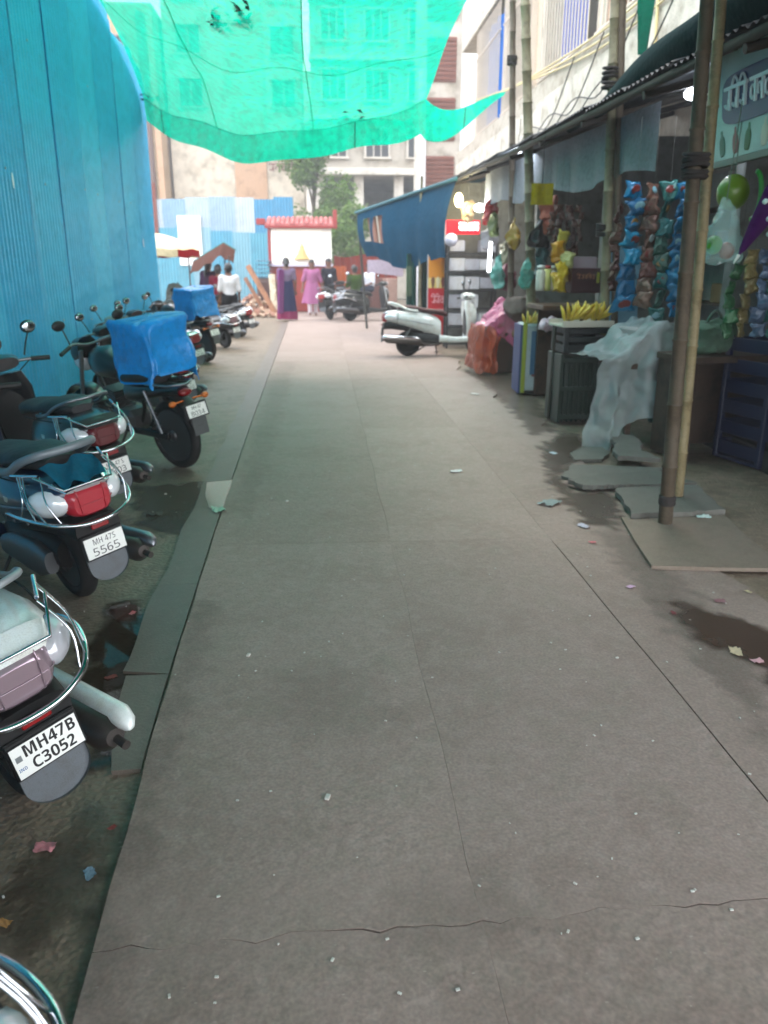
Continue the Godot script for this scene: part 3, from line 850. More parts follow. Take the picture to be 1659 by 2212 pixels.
func scooter(label: String, group: String, pos: Vector3, a: float, lean: float, o: Dictionary) -> Node3D:
	var s := thing("scooter", label, "scooter", pos, (Basis(Vector3.UP, a) * Basis(Vector3.BACK, lean)).scaled(Vector3.ONE * o.get("size", 0.86)), group)
	var pt := paint(o.col)
	var blk := M(Color(0.05, 0.05, 0.055), 0.6, 0.0, "dust", 3.0)
	var grey := M(Color(0.20, 0.205, 0.215), 0.6, 0.0, "dust", 3.0)
	var chrome := M(Color(0.82, 0.83, 0.85), 0.14, 1.0)
	var steel := M(Color(0.5, 0.51, 0.53), 0.35, 0.85)
	wheel(s, Vector3(0, 0.215, 0.55), 0.215, 0.048, 5)
	wheel(s, Vector3(0, 0.215, -0.69), 0.215, 0.046, 5)
	# rear body
	var bd := put(zloft([[-0.02, 0.30, 0.60, 0.085], [0.06, 0.32, 0.67, 0.125], [0.2, 0.36, 0.725, 0.165], [0.36, 0.41, 0.76, 0.20], [0.52, 0.46, 0.775, 0.215], [0.66, 0.505, 0.782, 0.217], [0.78, 0.54, 0.782, 0.203], [0.87, 0.565, 0.775, 0.18], [0.93, 0.585, 0.762, 0.15], [0.955, 0.615, 0.745, 0.11]], 2.4, 28), "body", pt, s)
	for k in [-1, 1]:                                      # crease and badge on each side panel
		put(mb().tube(spline([Vector3(k * 0.165, 0.52, 0.12), Vector3(k * 0.212, 0.575, 0.42), Vector3(k * 0.212, 0.64, 0.78)]), 0.006, 6), "side_trim", steel if o.get("trim", true) else pt, bd)
		put(mb().box(Vector3.ZERO, Vector3(0.004, 0.03, 0.05), 0.002), "badge", M(Color(0.75, 0.75, 0.72), 0.3, 0.6), bd, Transform3D(Basis(), Vector3(k * 0.212, 0.63, 0.5)))
	# panel gaps, bolts, under-seat seam
	var gap := M(Color(0.03, 0.03, 0.03), 0.8)
	for k in [-1, 1]:
		put(mb().tube(spline([Vector3(k * 0.150, 0.705, 0.10), Vector3(k * 0.196, 0.735, 0.36), Vector3(k * 0.205, 0.752, 0.60), Vector3(k * 0.185, 0.758, 0.78)]), 0.004, 5), "panel_gap", gap, bd)
		put(mb().tube(spline([Vector3(k * 0.190, 0.752, 0.74), Vector3(k * 0.208, 0.70, 0.75), Vector3(k * 0.212, 0.62, 0.755), Vector3(k * 0.17, 0.545, 0.77)]), 0.0035, 5), "panel_gap", gap, bd)
		for q in [[0.206, 0.51, 0.50], [0.165, 0.42, 0.22], [0.20, 0.53, 0.66]]:
			put(mb().ell(Vector3(k * q[0], q[1], q[2]), Vector3(0.006, 0.009, 0.009), Basis(), 8, 5), "bolt", steel, bd)
	# seat
	put(zloft([[-0.12, 0.66, 0.735, 0.085], [-0.04, 0.68, 0.785, 0.118], [0.12, 0.715, 0.80, 0.135], [0.28, 0.735, 0.812, 0.14], [0.42, 0.75, 0.85, 0.15], [0.58, 0.765, 0.862, 0.142], [0.68, 0.772, 0.85, 0.115], [0.73, 0.775, 0.83, 0.07]], 2.8, 24), "seat", M(o.seat, 0.55, 0.0, "dust", 3.0, "crumple", 0.25), s)
	# grab rail
	var gr := spline(mirror_pts([Vector3(-0.175, 0.755, 0.40), Vector3(-0.19, 0.785, 0.58), Vector3(-0.178, 0.85, 0.72), Vector3(-0.135, 0.892, 0.84), Vector3(0, 0.90, 0.885)]))
	put(mb().tube(gr, 0.021 if o.get("thick_rail", false) else 0.012, 10), "grab_rail", o.get("rail", steel), s)
	# tail lamp with clear indicators
	var tl: Color = o.get("lamp", Color(0.55, 0.02, 0.06))
	var lm := StandardMaterial3D.new()
	lm.albedo_color = tl; lm.roughness = 0.12; lm.metallic = o.get("lamp_metal", 0.0); lm.clearcoat_enabled = true; lm.clearcoat = 1.0
	var L := put(zloft([[0.82, 0.60, 0.742, 0.128], [0.90, 0.585, 0.74, 0.126], [0.955, 0.58, 0.73, 0.116], [0.985, 0.585, 0.715, 0.098], [0.993, 0.595, 0.70, 0.088]], 3.2, 24), "tail_lamp", lm, s)
	put(mb().tube(spline(mirror_pts([Vector3(-0.124, 0.645, 0.93), Vector3(-0.098, 0.645, 0.986), Vector3(0, 0.645, 0.996)])), 0.0028, 5), "lens_rib", lm, L)
	put(zloft([[0.90, 0.73, 0.772, 0.15], [0.955, 0.722, 0.75, 0.13], [0.985, 0.715, 0.732, 0.11]], 2.6, 16), "lamp_strip", pt if o.has("strip") else (blk if o.has("dark_strip") else chrome), L)
	for k in [-1, 1]:
		put(mb().tube(spline([Vector3(k * 0.070, 0.742, 0.962), Vector3(k * 0.066, 0.70, 0.995), Vector3(k * 0.060, 0.60, 0.996)]), 0.0026, 5), "lens_joint", lm, L)
		put(mb().ell(Vector3(k * 0.158, 0.662, 0.868), Vector3(0.056, 0.068, 0.115), Basis(Vector3.UP, -k * 0.5)), "indicator", M(o.get("ind", Color(0.86, 0.87, 0.88)), 0.1, 0.25), L)
	# bumper hoop and wire guards
	var hoop := spline(mirror_pts([Vector3(-0.205, 0.52, 0.42), Vector3(-0.262, 0.60, 0.62), Vector3(-0.268, 0.615, 0.80), Vector3(-0.20, 0.59, 0.965), Vector3(-0.1, 0.57, 1.03), Vector3(0, 0.565, 1.045)]))
	if o.get("guard", true):
		put(mb().tube(hoop, 0.010, 8), "bumper", chrome, s)
		var wires := mb()
		for k in [-1, 1]:
			for q in [[0.268, 0.78, 0.21, 0.76], [0.24, 0.90, 0.205, 0.78], [0.215, 0.945, 0.20, 0.80], [0.17, 0.99, 0.16, 0.90]]:
				wires.tube(spline([Vector3(k * q[0], 0.598, q[1]), Vector3(k * (q[2] + 0.035), 0.70, q[3] + 0.05), Vector3(k * q[2], 0.80, q[3] - 0.03)], 4), 0.0042, 5)
			wires.tube([Vector3(k * 0.165, 0.805, 0.86), Vector3(k * 0.225, 0.80, 0.70)], 0.0075, 6)
		wires.tube([Vector3(-0.19, 0.805, 0.86), Vector3(-0.12, 0.745, 1.0), Vector3(0.12, 0.745, 1.0), Vector3(0.19, 0.805, 0.86)], 0.0055, 6)
		put(wires, "wire_guard", chrome, s)
	# skirt under the tail, plate and flap
	put(zloft([[0.30, 0.36, 0.52, 0.12], [0.6, 0.43, 0.56, 0.14], [0.85, 0.46, 0.585, 0.13], [0.985, 0.455, 0.57, 0.115]], 4.0, 16), "rear_fender", blk, s)
	var tilt := Basis(Vector3.RIGHT, -0.12)
	var holder := put(mb().box(Vector3.ZERO, Vector3(0.22, 0.128, 0.018), 0.006), "plate_holder", blk, s, Transform3D(tilt, Vector3(0, 0.432, 1.0)))
	put(mb().box(Vector3.ZERO, Vector3(0.09, 0.03, 0.012), 0.004), "reflector", M(Color(0.5, 0.03, 0.05), 0.2), s, Transform3D(tilt, Vector3(0, 0.533, 1.008)))
	if o.has("plate"): number_plate(s, Transform3D(tilt, Vector3(0, 0.43, 1.0125)), o.plate, o.get("thin", false), 0.205, 0.105)
	var fl := []
	for i in 15:
		var t := PI * i / 14.0
		fl.append(Vector2(cos(t) * 0.104, -0.085 - sin(t) * 0.088))
	fl.append(Vector2(-0.104, 0.05)); fl.append(Vector2(0.104, 0.05))
	var flap := mb()
	flap.prism(PackedVector2Array(fl), -0.006, 0.006)
	put(flap, "mud_flap", M(Color(0.36, 0.38, 0.40), 0.55, 0.0, "dust", 3.0), s, Transform3D(Basis(Vector3.RIGHT, -PI / 2 - 0.12), Vector3(0, 0.41, 0.992)))
	# engine, belt cover on the left, exhaust on the right
	put(zloft([[-0.05, 0.2, 0.34, 0.09], [0.15, 0.16, 0.42, 0.13], [0.4, 0.17, 0.42, 0.12], [0.62, 0.2, 0.36, 0.09]], 3.0, 16), "engine", blk, s)
	put(mb().loft([ring(0.08, 0.19, 0.31, 0.045, 16, 2.6, -0.13), ring(0.2, 0.165, 0.345, 0.045, 16, 2.6, -0.125), ring(0.46, 0.15, 0.36, 0.045, 16, 2.6, -0.125), ring(0.58, 0.19, 0.31, 0.035, 16, 2.6, -0.115)]), "belt_cover", M(Color(0.42, 0.43, 0.44), 0.38, 0.8), s)
	var ex := put(mb().tube(spline([Vector3(0.1, 0.2, 0.02), Vector3(0.13, 0.19, 0.2), Vector3(0.165, 0.225, 0.36)]), 0.02, 8).tube([Vector3(0.165, 0.235, 0.34), Vector3(0.17, 0.245, 0.38), Vector3(0.20, 0.29, 0.94), Vector3(0.20, 0.293, 0.98)], [0.035, 0.06, 0.06, 0.03], 14).tube([Vector3(0.205, 0.285, 0.97), Vector3(0.208, 0.28, 1.03)], 0.016, 8), "exhaust", M(Color(0.33, 0.31, 0.30), 0.42, 0.75, "dust", 3.0), s)
	put(mb().tube([Vector3(0.21, 0.285, 0.36), Vector3(0.225, 0.30, 0.45), Vector3(0.25, 0.335, 0.95), Vector3(0.246, 0.33, 0.99), Vector3(0.240, 0.322, 1.015), Vector3(0.236, 0.318, 1.022)], [0.012, 0.038, 0.038, 0.031, 0.017, 0.004], 14), "heat_shield", o.get("shield", steel), ex)
	# floor, leg shield, nose
	put(mb().box(Vector3(0, 0.275, -0.26), Vector3(0.30, 0.05, 0.56), 0.018), "floorboard", M(Color(0.28, 0.28, 0.29), 0.7, 0.0, "dust", 3.0), s)
	for k in [-1, 1]: put(mb().loft([ring(-0.53, 0.235, 0.33, 0.02, 12, 2.5, k * 0.15), ring(-0.3, 0.225, 0.315, 0.025, 12, 2.5, k * 0.158), ring(0.02, 0.23, 0.36, 0.025, 12, 2.5, k * 0.13)]), "side_skirt", pt, s)
	var skirt := []
	for q in [[0.25, -0.50, 0.14, 0.045], [0.42, -0.535, 0.175, 0.05], [0.62, -0.53, 0.19, 0.05], [0.80, -0.50, 0.18, 0.055], [0.93, -0.475, 0.13, 0.05]]:
		var R := []
		for i in 20:
			var an := TAU * i / 20
			var x := signf(cos(an)) * pow(absf(cos(an)), 0.75) * float(q[2])
			R.append(Vector3(x, q[0], q[1] + sin(an) * q[3] + x * x * 2.2))
		skirt.append(R)
	put(mb().loft(skirt), "leg_shield", pt, s)
	put(mb().loft([ring(-0.50, 0.5, 0.92, 0.10, 16), ring(-0.60, 0.53, 0.88, 0.085, 16), ring(-0.645, 0.60, 0.80, 0.05, 16)]), "nose", pt, s)
	put(zloft([[-0.445, 0.35, 0.86, 0.13], [-0.46, 0.34, 0.87, 0.135]], 3.0, 16), "inner_panel", blk, s)
	put(mb().tube([Vector3(0, 0.9, -0.47), Vector3(0, 0.45, -0.62)], 0.03, 8).tube([Vector3(0.07, 0.5, -0.60), Vector3(0.07, 0.215, -0.69)], 0.016, 8).tube([Vector3(-0.07, 0.5, -0.60), Vector3(-0.07, 0.215, -0.69)], 0.016, 8), "fork", steel, s)
	var fd := []
	for i in 9:
		var t := -0.6 + 2.9 * i / 8.0
		var c := Vector3(0, 0.215 + sin(t) * 0.25, -0.69 - cos(t) * 0.25)
		var R := []
		for k in 10:
			var an := TAU * k / 10
			R.append(c + Vector3(cos(an) * 0.075, sin(t) * sin(an) * 0.02, -cos(t) * sin(an) * 0.02))
		fd.append(R)
	put(mb().loft(fd), "front_fender", pt, s)
	# handlebar
	put(mb().loft([ring(-0.60, 0.965, 1.04, 0.07, 16), ring(-0.55, 0.94, 1.065, 0.12, 16), ring(-0.47, 0.94, 1.07, 0.15, 16), ring(-0.40, 0.96, 1.05, 0.12, 16)]), "handlebar_cover", pt, s)
	put(mb().ell(Vector3(0, 1.0, -0.60), Vector3(0.08, 0.045, 0.03)), "headlamp", M(Color(0.85, 0.87, 0.9), 0.08, 0.3), s)
	put(mb().tube(spline([Vector3(-0.35, 0.985, -0.40), Vector3(-0.2, 1.0, -0.45), Vector3(0, 1.0, -0.48), Vector3(0.2, 1.0, -0.45), Vector3(0.35, 0.985, -0.40)]), 0.013, 8), "handlebar", steel, s)
	for k in [-1, 1]:
		put(mb().tube([Vector3(k * 0.23, 0.998, -0.44), Vector3(k * 0.36, 0.983, -0.395)], 0.019, 10), "grip", blk, s)
		put(mb().tube(spline([Vector3(k * 0.21, 1.0, -0.50), Vector3(k * 0.29, 0.99, -0.52), Vector3(k * 0.35, 0.985, -0.47)], 4), 0.006, 6), "brake_lever", steel, s)
		var mi := put(mb().tube([Vector3(k * 0.2, 1.03, -0.47), Vector3(k * 0.235, 1.12, -0.47), Vector3(k * 0.27, 1.19, -0.47)], 0.006, 6), "mirror", blk, s)
		put(mb().ell(Vector3(k * 0.285, 1.235, -0.47), Vector3(0.062, 0.05, 0.022)), "mirror_shell", blk, mi)
		put(mb().ell(Vector3(k * 0.285, 1.235, -0.452), Vector3(0.054, 0.042, 0.008)), "mirror_glass", M(Color(0.75, 0.78, 0.8), 0.04, 1.0), mi)
	for k in [-1, 1]: put(mb().tube(spline([Vector3(k * 0.22, 0.985, -0.46), Vector3(k * 0.16, 0.90, -0.56), Vector3(k * 0.07, 0.80, -0.60), Vector3(k * 0.05, 0.62, -0.61)]), 0.005, 5), "cable", blk, s)
	put(mb().tube([Vector3(0.11, 0.34, 0.60), Vector3(0.12, 0.52, 0.50)], 0.02, 8), "shock", M(Color(0.45, 0.45, 0.45), 0.4, 0.7), s)
	put(mb().tube([Vector3(-0.1, 0.2, 0.05), Vector3(-0.2, 0.03, 0.0), Vector3(-0.235, 0.02, 0.03)], 0.010, 6), "side_stand", blk, s)
	put(mb().tube([Vector3(0.08, 0.18, 0.25), Vector3(0.1, 0.08, 0.42)], 0.012, 6), "centre_stand", blk, s)
	if o.get("cap", false):
		put(mb().lathe([[0.005, 0.012], [0.045, 0.012], [0.05, 0.004], [0.05, -0.02]], Transform3D(Basis(Vector3.RIGHT, 0.25), Vector3(0.0, 0.79, 0.80)), 20), "fuel_cap", M(Color(0.28, 0.52, 0.50), 0.4), bd)
		put(mb().lathe([[0.05, 0.0], [0.062, 0.004], [0.062, -0.004], [0.05, -0.008]], Transform3D(Basis(Vector3.RIGHT, 0.25), Vector3(0.0, 0.785, 0.80)), 20), "cap_ring", steel, bd)
	return s

func motorcycle(label: String, group: String, pos: Vector3, a: float, lean: float, col: Color, plate: Array) -> Node3D:
	var s := thing("motorcycle", label, "motorcycle", pos, (Basis(Vector3.UP, a) * Basis(Vector3.BACK, lean)).scaled(Vector3.ONE * 0.9), group)
	var pt := paint(col)
	var blk := M(Color(0.045, 0.045, 0.05), 0.55, 0.0, "dust", 3.0)
	var steel := M(Color(0.5, 0.51, 0.53), 0.35, 0.85)
	var alu := M(Color(0.36, 0.36, 0.37), 0.45, 0.7, "dust", 3.0)
	wheel(s, Vector3(0, 0.30, 0.63), 0.30, 0.048, 6)
	wheel(s, Vector3(0, 0.30, -0.64), 0.30, 0.044, 6)
	put(mb().loft([ring(-0.36, 0.80, 0.96, 0.06, 20), ring(-0.28, 0.76, 1.01, 0.125, 20), ring(-0.12, 0.74, 1.03, 0.145, 20), ring(0.04, 0.74, 0.97, 0.115, 20), ring(0.14, 0.74, 0.88, 0.07, 20)]), "fuel_tank", pt, s)
	put(zloft([[0.06, 0.74, 0.83, 0.10], [0.2, 0.74, 0.83, 0.14], [0.40, 0.75, 0.84, 0.135], [0.58, 0.76, 0.82, 0.10]], 2.8, 20), "seat", M(Color(0.075, 0.075, 0.08), 0.6, 0.0, "dust", 3.0), s)
	put(zloft([[0.1, 0.56, 0.73, 0.08], [0.3, 0.58, 0.75, 0.115], [0.6, 0.64, 0.755, 0.10], [0.84, 0.68, 0.75, 0.06]], 2.6, 20), "tail_body", pt, s)
	put(mb().ell(Vector3(0, 0.70, 0.86), Vector3(0.07, 0.035, 0.04)), "tail_lamp", M(Color(0.45, 0.03, 0.05), 0.15), s)
	# frame, engine
	put(mb().tube([Vector3(0, 0.95, -0.45), Vector3(0, 0.82, -0.1), Vector3(0.07, 0.72, 0.3), Vector3(0.07, 0.80, 0.78)], 0.016, 8).tube([Vector3(0, 0.9, -0.44), Vector3(0, 0.36, -0.2), Vector3(0, 0.3, 0.15), Vector3(0, 0.5, 0.25), Vector3(0, 0.72, 0.25)], 0.017, 8), "frame", blk, s)
	var en := put(mb().box(Vector3(0, 0.38, 0.02), Vector3(0.26, 0.20, 0.34), 0.05), "engine", alu, s)
	for i in 6: put(mb().box(Vector3(0, 0.51 + i * 0.027, -0.08 - i * 0.008), Vector3(0.18, 0.012, 0.16), 0.003, Basis(Vector3.RIGHT, 0.25)), "cooling_fin", alu, en)
	put(mb().tube([Vector3(0.09, 0.5, -0.15), Vector3(0.12, 0.28, -0.2), Vector3(0.13, 0.24, 0.1), Vector3(0.15, 0.30, 0.3)], 0.02, 8).tube([Vector3(0.15, 0.30, 0.28), Vector3(0.16, 0.32, 0.34), Vector3(0.17, 0.40, 0.80), Vector3(0.17, 0.40, 0.83)], [0.03, 0.045, 0.045, 0.02], 12), "exhaust", M(Color(0.25, 0.25, 0.26), 0.35, 0.8), s)
	# swing arm, shocks, chain case
	put(mb().box(Vector3(-0.09, 0.31, 0.36), Vector3(0.03, 0.06, 0.6), 0.01).box(Vector3(0.09, 0.31, 0.40), Vector3(0.03, 0.05, 0.5), 0.01), "swing_arm", blk, s)
	for k in [-1, 1]:
		var coil := mb().tube([Vector3(k * 0.12, 0.34, 0.60), Vector3(k * 0.12, 0.70, 0.46)], 0.014, 6)
		for i in 7:
			var q := Vector3(k * 0.12, 0.40, 0.577).lerp(Vector3(k * 0.12, 0.62, 0.49), i / 6.0)
			coil.lathe([[0.014, -0.006], [0.028, 0], [0.014, 0.006]], Transform3D(Basis(Vector3.RIGHT, -0.36), q), 10)
		put(coil, "shock", steel, s)
	# rear fender with plate and indicators
	var fd := []
	for i in 9:
		var t := 0.35 + 1.4 * i / 8.0
		var c := Vector3(0, 0.30 + sin(t) * 0.37, 0.63 + cos(t) * 0.37)
		var R := []
		for k in 10:
			var an := TAU * k / 10
			R.append(c + Vector3(cos(an) * 0.085, sin(t) * sin(an) * 0.02, cos(t) * sin(an) * 0.02))
		fd.append(R)
	put(mb().loft(fd), "rear_fender", blk, s)
	put(mb().box(Vector3(0, 0.56, 0.965), Vector3(0.24, 0.13, 0.014), 0.005, Basis(Vector3.RIGHT, -0.25)), "plate_holder", blk, s)
	number_plate(s, Transform3D(Basis(Vector3.RIGHT, -0.25), Vector3(0, 0.56, 0.978)), plate, true)
	put(mb().box(Vector3(0, 0.43, 0.99), Vector3(0.15, 0.15, 0.01), 0.004, Basis(Vector3.RIGHT, -0.12)), "mud_flap", M(Color(0.3, 0.31, 0.31), 0.6), s)
	for k in [-1, 1]:
		put(mb().tube([Vector3(k * 0.05, 0.64, 0.88), Vector3(k * 0.14, 0.64, 0.89)], 0.008, 6).ell(Vector3(k * 0.17, 0.64, 0.895), Vector3(0.035, 0.025, 0.025)), "indicator", M(Color(0.75, 0.38, 0.08), 0.25), s)
	put(mb().tube([Vector3(0.09, 0.75, 0.45), Vector3(0.13, 0.77, 0.80), Vector3(0, 0.772, 0.90), Vector3(-0.13, 0.77, 0.80), Vector3(-0.09, 0.75, 0.45)], 0.012, 8), "grab_rail", steel, s)
	# front end
	for k in [-1, 1]:
		put(mb().tube([Vector3(k * 0.09, 0.98, -0.42), Vector3(k * 0.09, 0.30, -0.64)], 0.02, 8), "fork", steel, s)
	put(mb().ell(Vector3(0, 0.88, -0.54), Vector3(0.1, 0.11, 0.09)), "headlamp", M(Color(0.8, 0.82, 0.85), 0.1, 0.3), s)
	put(mb().loft([ring(-0.62, 0.86, 1.02, 0.08, 14), ring(-0.54, 0.84, 1.08, 0.12, 14), ring(-0.45, 0.9, 1.09, 0.10, 14)]), "headlamp_cowl", pt, s)
	put(mb().tube(spline([Vector3(-0.38, 1.02, -0.24), Vector3(-0.2, 1.06, -0.34), Vector3(0, 1.02, -0.42), Vector3(0.2, 1.06, -0.34), Vector3(0.38, 1.02, -0.24)]), 0.012, 8), "handlebar", steel, s)
	for k in [-1, 1]:
		put(mb().tube([Vector3(k * 0.26, 1.05, -0.30), Vector3(k * 0.39, 1.015, -0.235)], 0.018, 10), "grip", blk, s)
		var mi := put(mb().tube([Vector3(k * 0.23, 1.06, -0.33), Vector3(k * 0.27, 1.2, -0.33)], 0.006, 6), "mirror", blk, s)
		put(mb().ell(Vector3(k * 0.30, 1.24, -0.33), Vector3(0.065, 0.045, 0.02)), "mirror_shell", blk, mi)
	var f2 := []
	for i in 9:
		var t := 0.3 + 2.2 * i / 8.0
		var c := Vector3(0, 0.30 + sin(t) * 0.34, -0.64 - cos(t) * 0.34)
		var R := []
		for k in 10:
			var an := TAU * k / 10
			R.append(c + Vector3(cos(an) * 0.07, sin(t) * sin(an) * 0.015, -cos(t) * sin(an) * 0.015))
		f2.append(R)
	put(mb().loft(f2), "front_fender", pt, s)
	put(mb().tube([Vector3(-0.1, 0.28, 0.05), Vector3(-0.26, 0.03, 0.0)], 0.011, 6), "stand", blk, s)
	put(mb().tube([Vector3(-0.05, 0.30, 0.1), Vector3(-0.21, 0.31, 0.1)], 0.013, 6).tube([Vector3(0.05, 0.30, 0.1), Vector3(0.21, 0.31, 0.1)], 0.013, 6), "foot_peg", blk, s)
	return s

# delivery box wrapped in a blue plastic sheet, hem hanging loose
func wrapped_box(label: String, xf: Transform3D, size: Vector3, sd: int) -> Node3D:
	var b := thing("delivery_box", label, "box", xf.origin, xf.basis, "delivery boxes tied on motorcycles")
	put(mb().box(Vector3(0, size.y * 0.5, 0), size - Vector3(0.10, 0.08, 0.10), 0.02), "box_body", M(Color(0.10, 0.12, 0.16), 0.7), b)
	var f := FastNoiseLite.new(); f.seed = sd; f.frequency = 3.0
	var h := size * 0.5
	var rings := []
	for lv in 14:
		var t := lv / 13.0
		var R := []
		for i in 56:
			var a := TAU * (i + 0.5) / 56
			var q := Vector2(signf(cos(a)) * pow(absf(cos(a)), 0.16) * h.x, signf(sin(a)) * pow(absf(sin(a)), 0.16) * h.z)
			var y := size.y * (1.0 - t * 1.06)
			var out := 1.0 + 0.02 * t + 0.025 * t * sin(a * 9.0 + sd) + 0.05 * maxf(0, t - 0.85) * sin(a * 17.0)
			var p := Vector3(q.x * out, y, q.y * out)
			p += Vector3(q.x, 0, q.y).normalized() * f.get_noise_3d(p.x, p.y * 0.5, p.z) * 0.03
			if t > 0.93: p.y += 0.05 * sin(a * 3.0 + sd) + 0.02 * sin(a * 7.0)
			R.append(p)
		rings.append(R)
	var crown := []
	for i in 56:
		var a := TAU * (i + 0.5) / 56
		crown.append(Vector3(signf(cos(a)) * pow(absf(cos(a)), 0.16) * h.x * 0.93, size.y + 0.012 + 0.008 * sin(a * 4.0), signf(sin(a)) * pow(absf(sin(a)), 0.16) * h.z * 0.93))
	var crown2 := []
	for i in 56:
		crown2.append(Vector3(crown[i].x * 0.5, size.y + 0.004 + 0.006 * sin(i), crown[i].z * 0.5))
	var sm := M(Color(0.07, 0.57, 0.88), 0.34, 0.0, "weave", 2.0, "crumple", 0.5)
	put(mb().warp(0.035, 4.5, sd * 7).loft([crown2, crown] + rings, true, false), "plastic_cover", sm, b)
	return b

# ================================================================ PEOPLE
# bones: [a, b, radius at a, radius at b]; meshed as surface nets of their smooth union
func nets(m: MB, bones: Array, cell: float, k: float):
	var lo := Vector3.ONE * 1e9; var hi := Vector3.ONE * -1e9
	for b in bones:
		var r := maxf(b[2], b[3]) + cell * 3.0
		for e in 2:
			lo = lo.min(b[e] - Vector3.ONE * r); hi = hi.max(b[e] + Vector3.ONE * r)
	var n := Vector3i(((hi - lo) / cell).ceil()) + Vector3i.ONE
	var G := PackedFloat32Array(); G.resize(n.x * n.y * n.z); G.fill(1.0)
	for b in bones:
		var A: Vector3 = b[0]; var B: Vector3 = b[1]
		var ab := B - A
		var l2 := maxf(ab.length_squared(), 1e-9)
		var pad := maxf(b[2], b[3]) + cell * 2.5 + k
		var i0 := Vector3i(((A.min(B) - Vector3.ONE * pad - lo) / cell).floor()).clamp(Vector3i.ZERO, n - Vector3i.ONE)
		var i1 := Vector3i(((A.max(B) + Vector3.ONE * pad - lo) / cell).ceil()).clamp(Vector3i.ZERO, n - Vector3i.ONE)
		for z in range(i0.z, i1.z + 1):
			for y in range(i0.y, i1.y + 1):
				for x in range(i0.x, i1.x + 1):
					var p := lo + Vector3(x, y, z) * cell
					var t := clampf((p - A).dot(ab) / l2, 0, 1)
					var d: float = p.distance_to(A + ab * t) - lerpf(b[2], b[3], t)
					var id := x + n.x * (y + n.y * z)
					var v := G[id]
					var h := maxf(k - absf(d - v), 0.0) / k
					G[id] = minf(d, v) - h * h * k * 0.25
	var idx := {}
	var V := PackedVector3Array()
	var sx := 1; var sy := n.x; var sz := n.x * n.y
	var off := [0, sx, sy, sx + sy, sz, sz + sx, sz + sy, sz + sx + sy]
	var E := [[0, 1], [2, 3], [4, 5], [6, 7], [0, 2], [1, 3], [4, 6], [5, 7], [0, 4], [1, 5], [2, 6], [3, 7]]
	for z in n.z - 1:
		for y in n.y - 1:
			for x in n.x - 1:
				var id := x + sy * y + sz * z
				if G[id] > 0.25 : continue
				var mask := 0
				for c in 8:
					if G[id + off[c]] < 0.0: mask |= 1 << c
				if mask == 0 or mask == 255: continue
				var s := Vector3.ZERO; var cnt := 0
				for e in E:
					var a: int = e[0]; var b: int = e[1]
					if ((mask >> a) & 1) == ((mask >> b) & 1): continue
					var va := G[id + off[a]]; var vb := G[id + off[b]]
					var t := va / (va - vb)
					s += Vector3(a & 1, (a >> 1) & 1, (a >> 2) & 1).lerp(Vector3(b & 1, (b >> 1) & 1, (b >> 2) & 1), t); cnt += 1
				idx[id] = V.size()
				V.append(lo + (Vector3(x, y, z) + s / cnt) * cell)
	m.smooth()
	for id in idx:
		var g0 := G[id] < 0.0
		for ax in 3:
			var d: int = [sx, sy, sz][ax]
			var u: int = [sy, sz, sx][ax]; var w: int = [sz, sx, sy][ax]
			if (G[id + d] < 0.0) == g0: continue
			if not (idx.has(id - u) and idx.has(id - w) and idx.has(id - u - w)): continue
			var a := V[idx[id]]; var b := V[idx[id - u]]; var c := V[idx[id - u - w]]; var e := V[idx[id - w]]
			if g0: m.quad(a, b, c, e)
			else: m.quad(a, e, c, b)

func hand(m: MB, wrist: Vector3, dir: Vector3, side: float, curl := 0.35):
	dir = dir.normalized()
	var out := Vector3(side, 0, 0)
	var palm_n := dir.cross(out).normalized() * side      # where the fingers curl to
	var across := palm_n.cross(dir).normalized()
	var B := [[wrist, wrist + dir * 0.045, 0.026, 0.03], [wrist + dir * 0.03 + across * 0.016, wrist + dir * 0.085 + across * 0.024, 0.018, 0.014], [wrist + dir * 0.03 - across * 0.016, wrist + dir * 0.085 - across * 0.024, 0.018, 0.014]]
	for f in 4:
		var L: float = [0.066, 0.078, 0.072, 0.056][f]
		var r := wrist + dir * 0.082 + across * (0.027 - f * 0.018)
		var d1 := (dir + palm_n * curl).normalized(); var d2 := (dir + palm_n * curl * 2.6).normalized()
		B.append([r, r + d1 * L * 0.5, 0.0095, 0.009]); B.append([r + d1 * L * 0.5, r + d1 * L * 0.5 + d2 * L * 0.5, 0.009, 0.007])
	var th := wrist + dir * 0.025 + across * 0.028
	B.append([th, th + (dir + across * 0.9 + palm_n * 0.3).normalized() * 0.04, 0.012, 0.011])
	B.append([th + (dir + across * 0.9 + palm_n * 0.3).normalized() * 0.04, th + (dir * 1.6 + across * 1.1 + palm_n * 0.6).normalized() * 0.07, 0.011, 0.008])
	nets(m, B, 0.0065, 0.008)

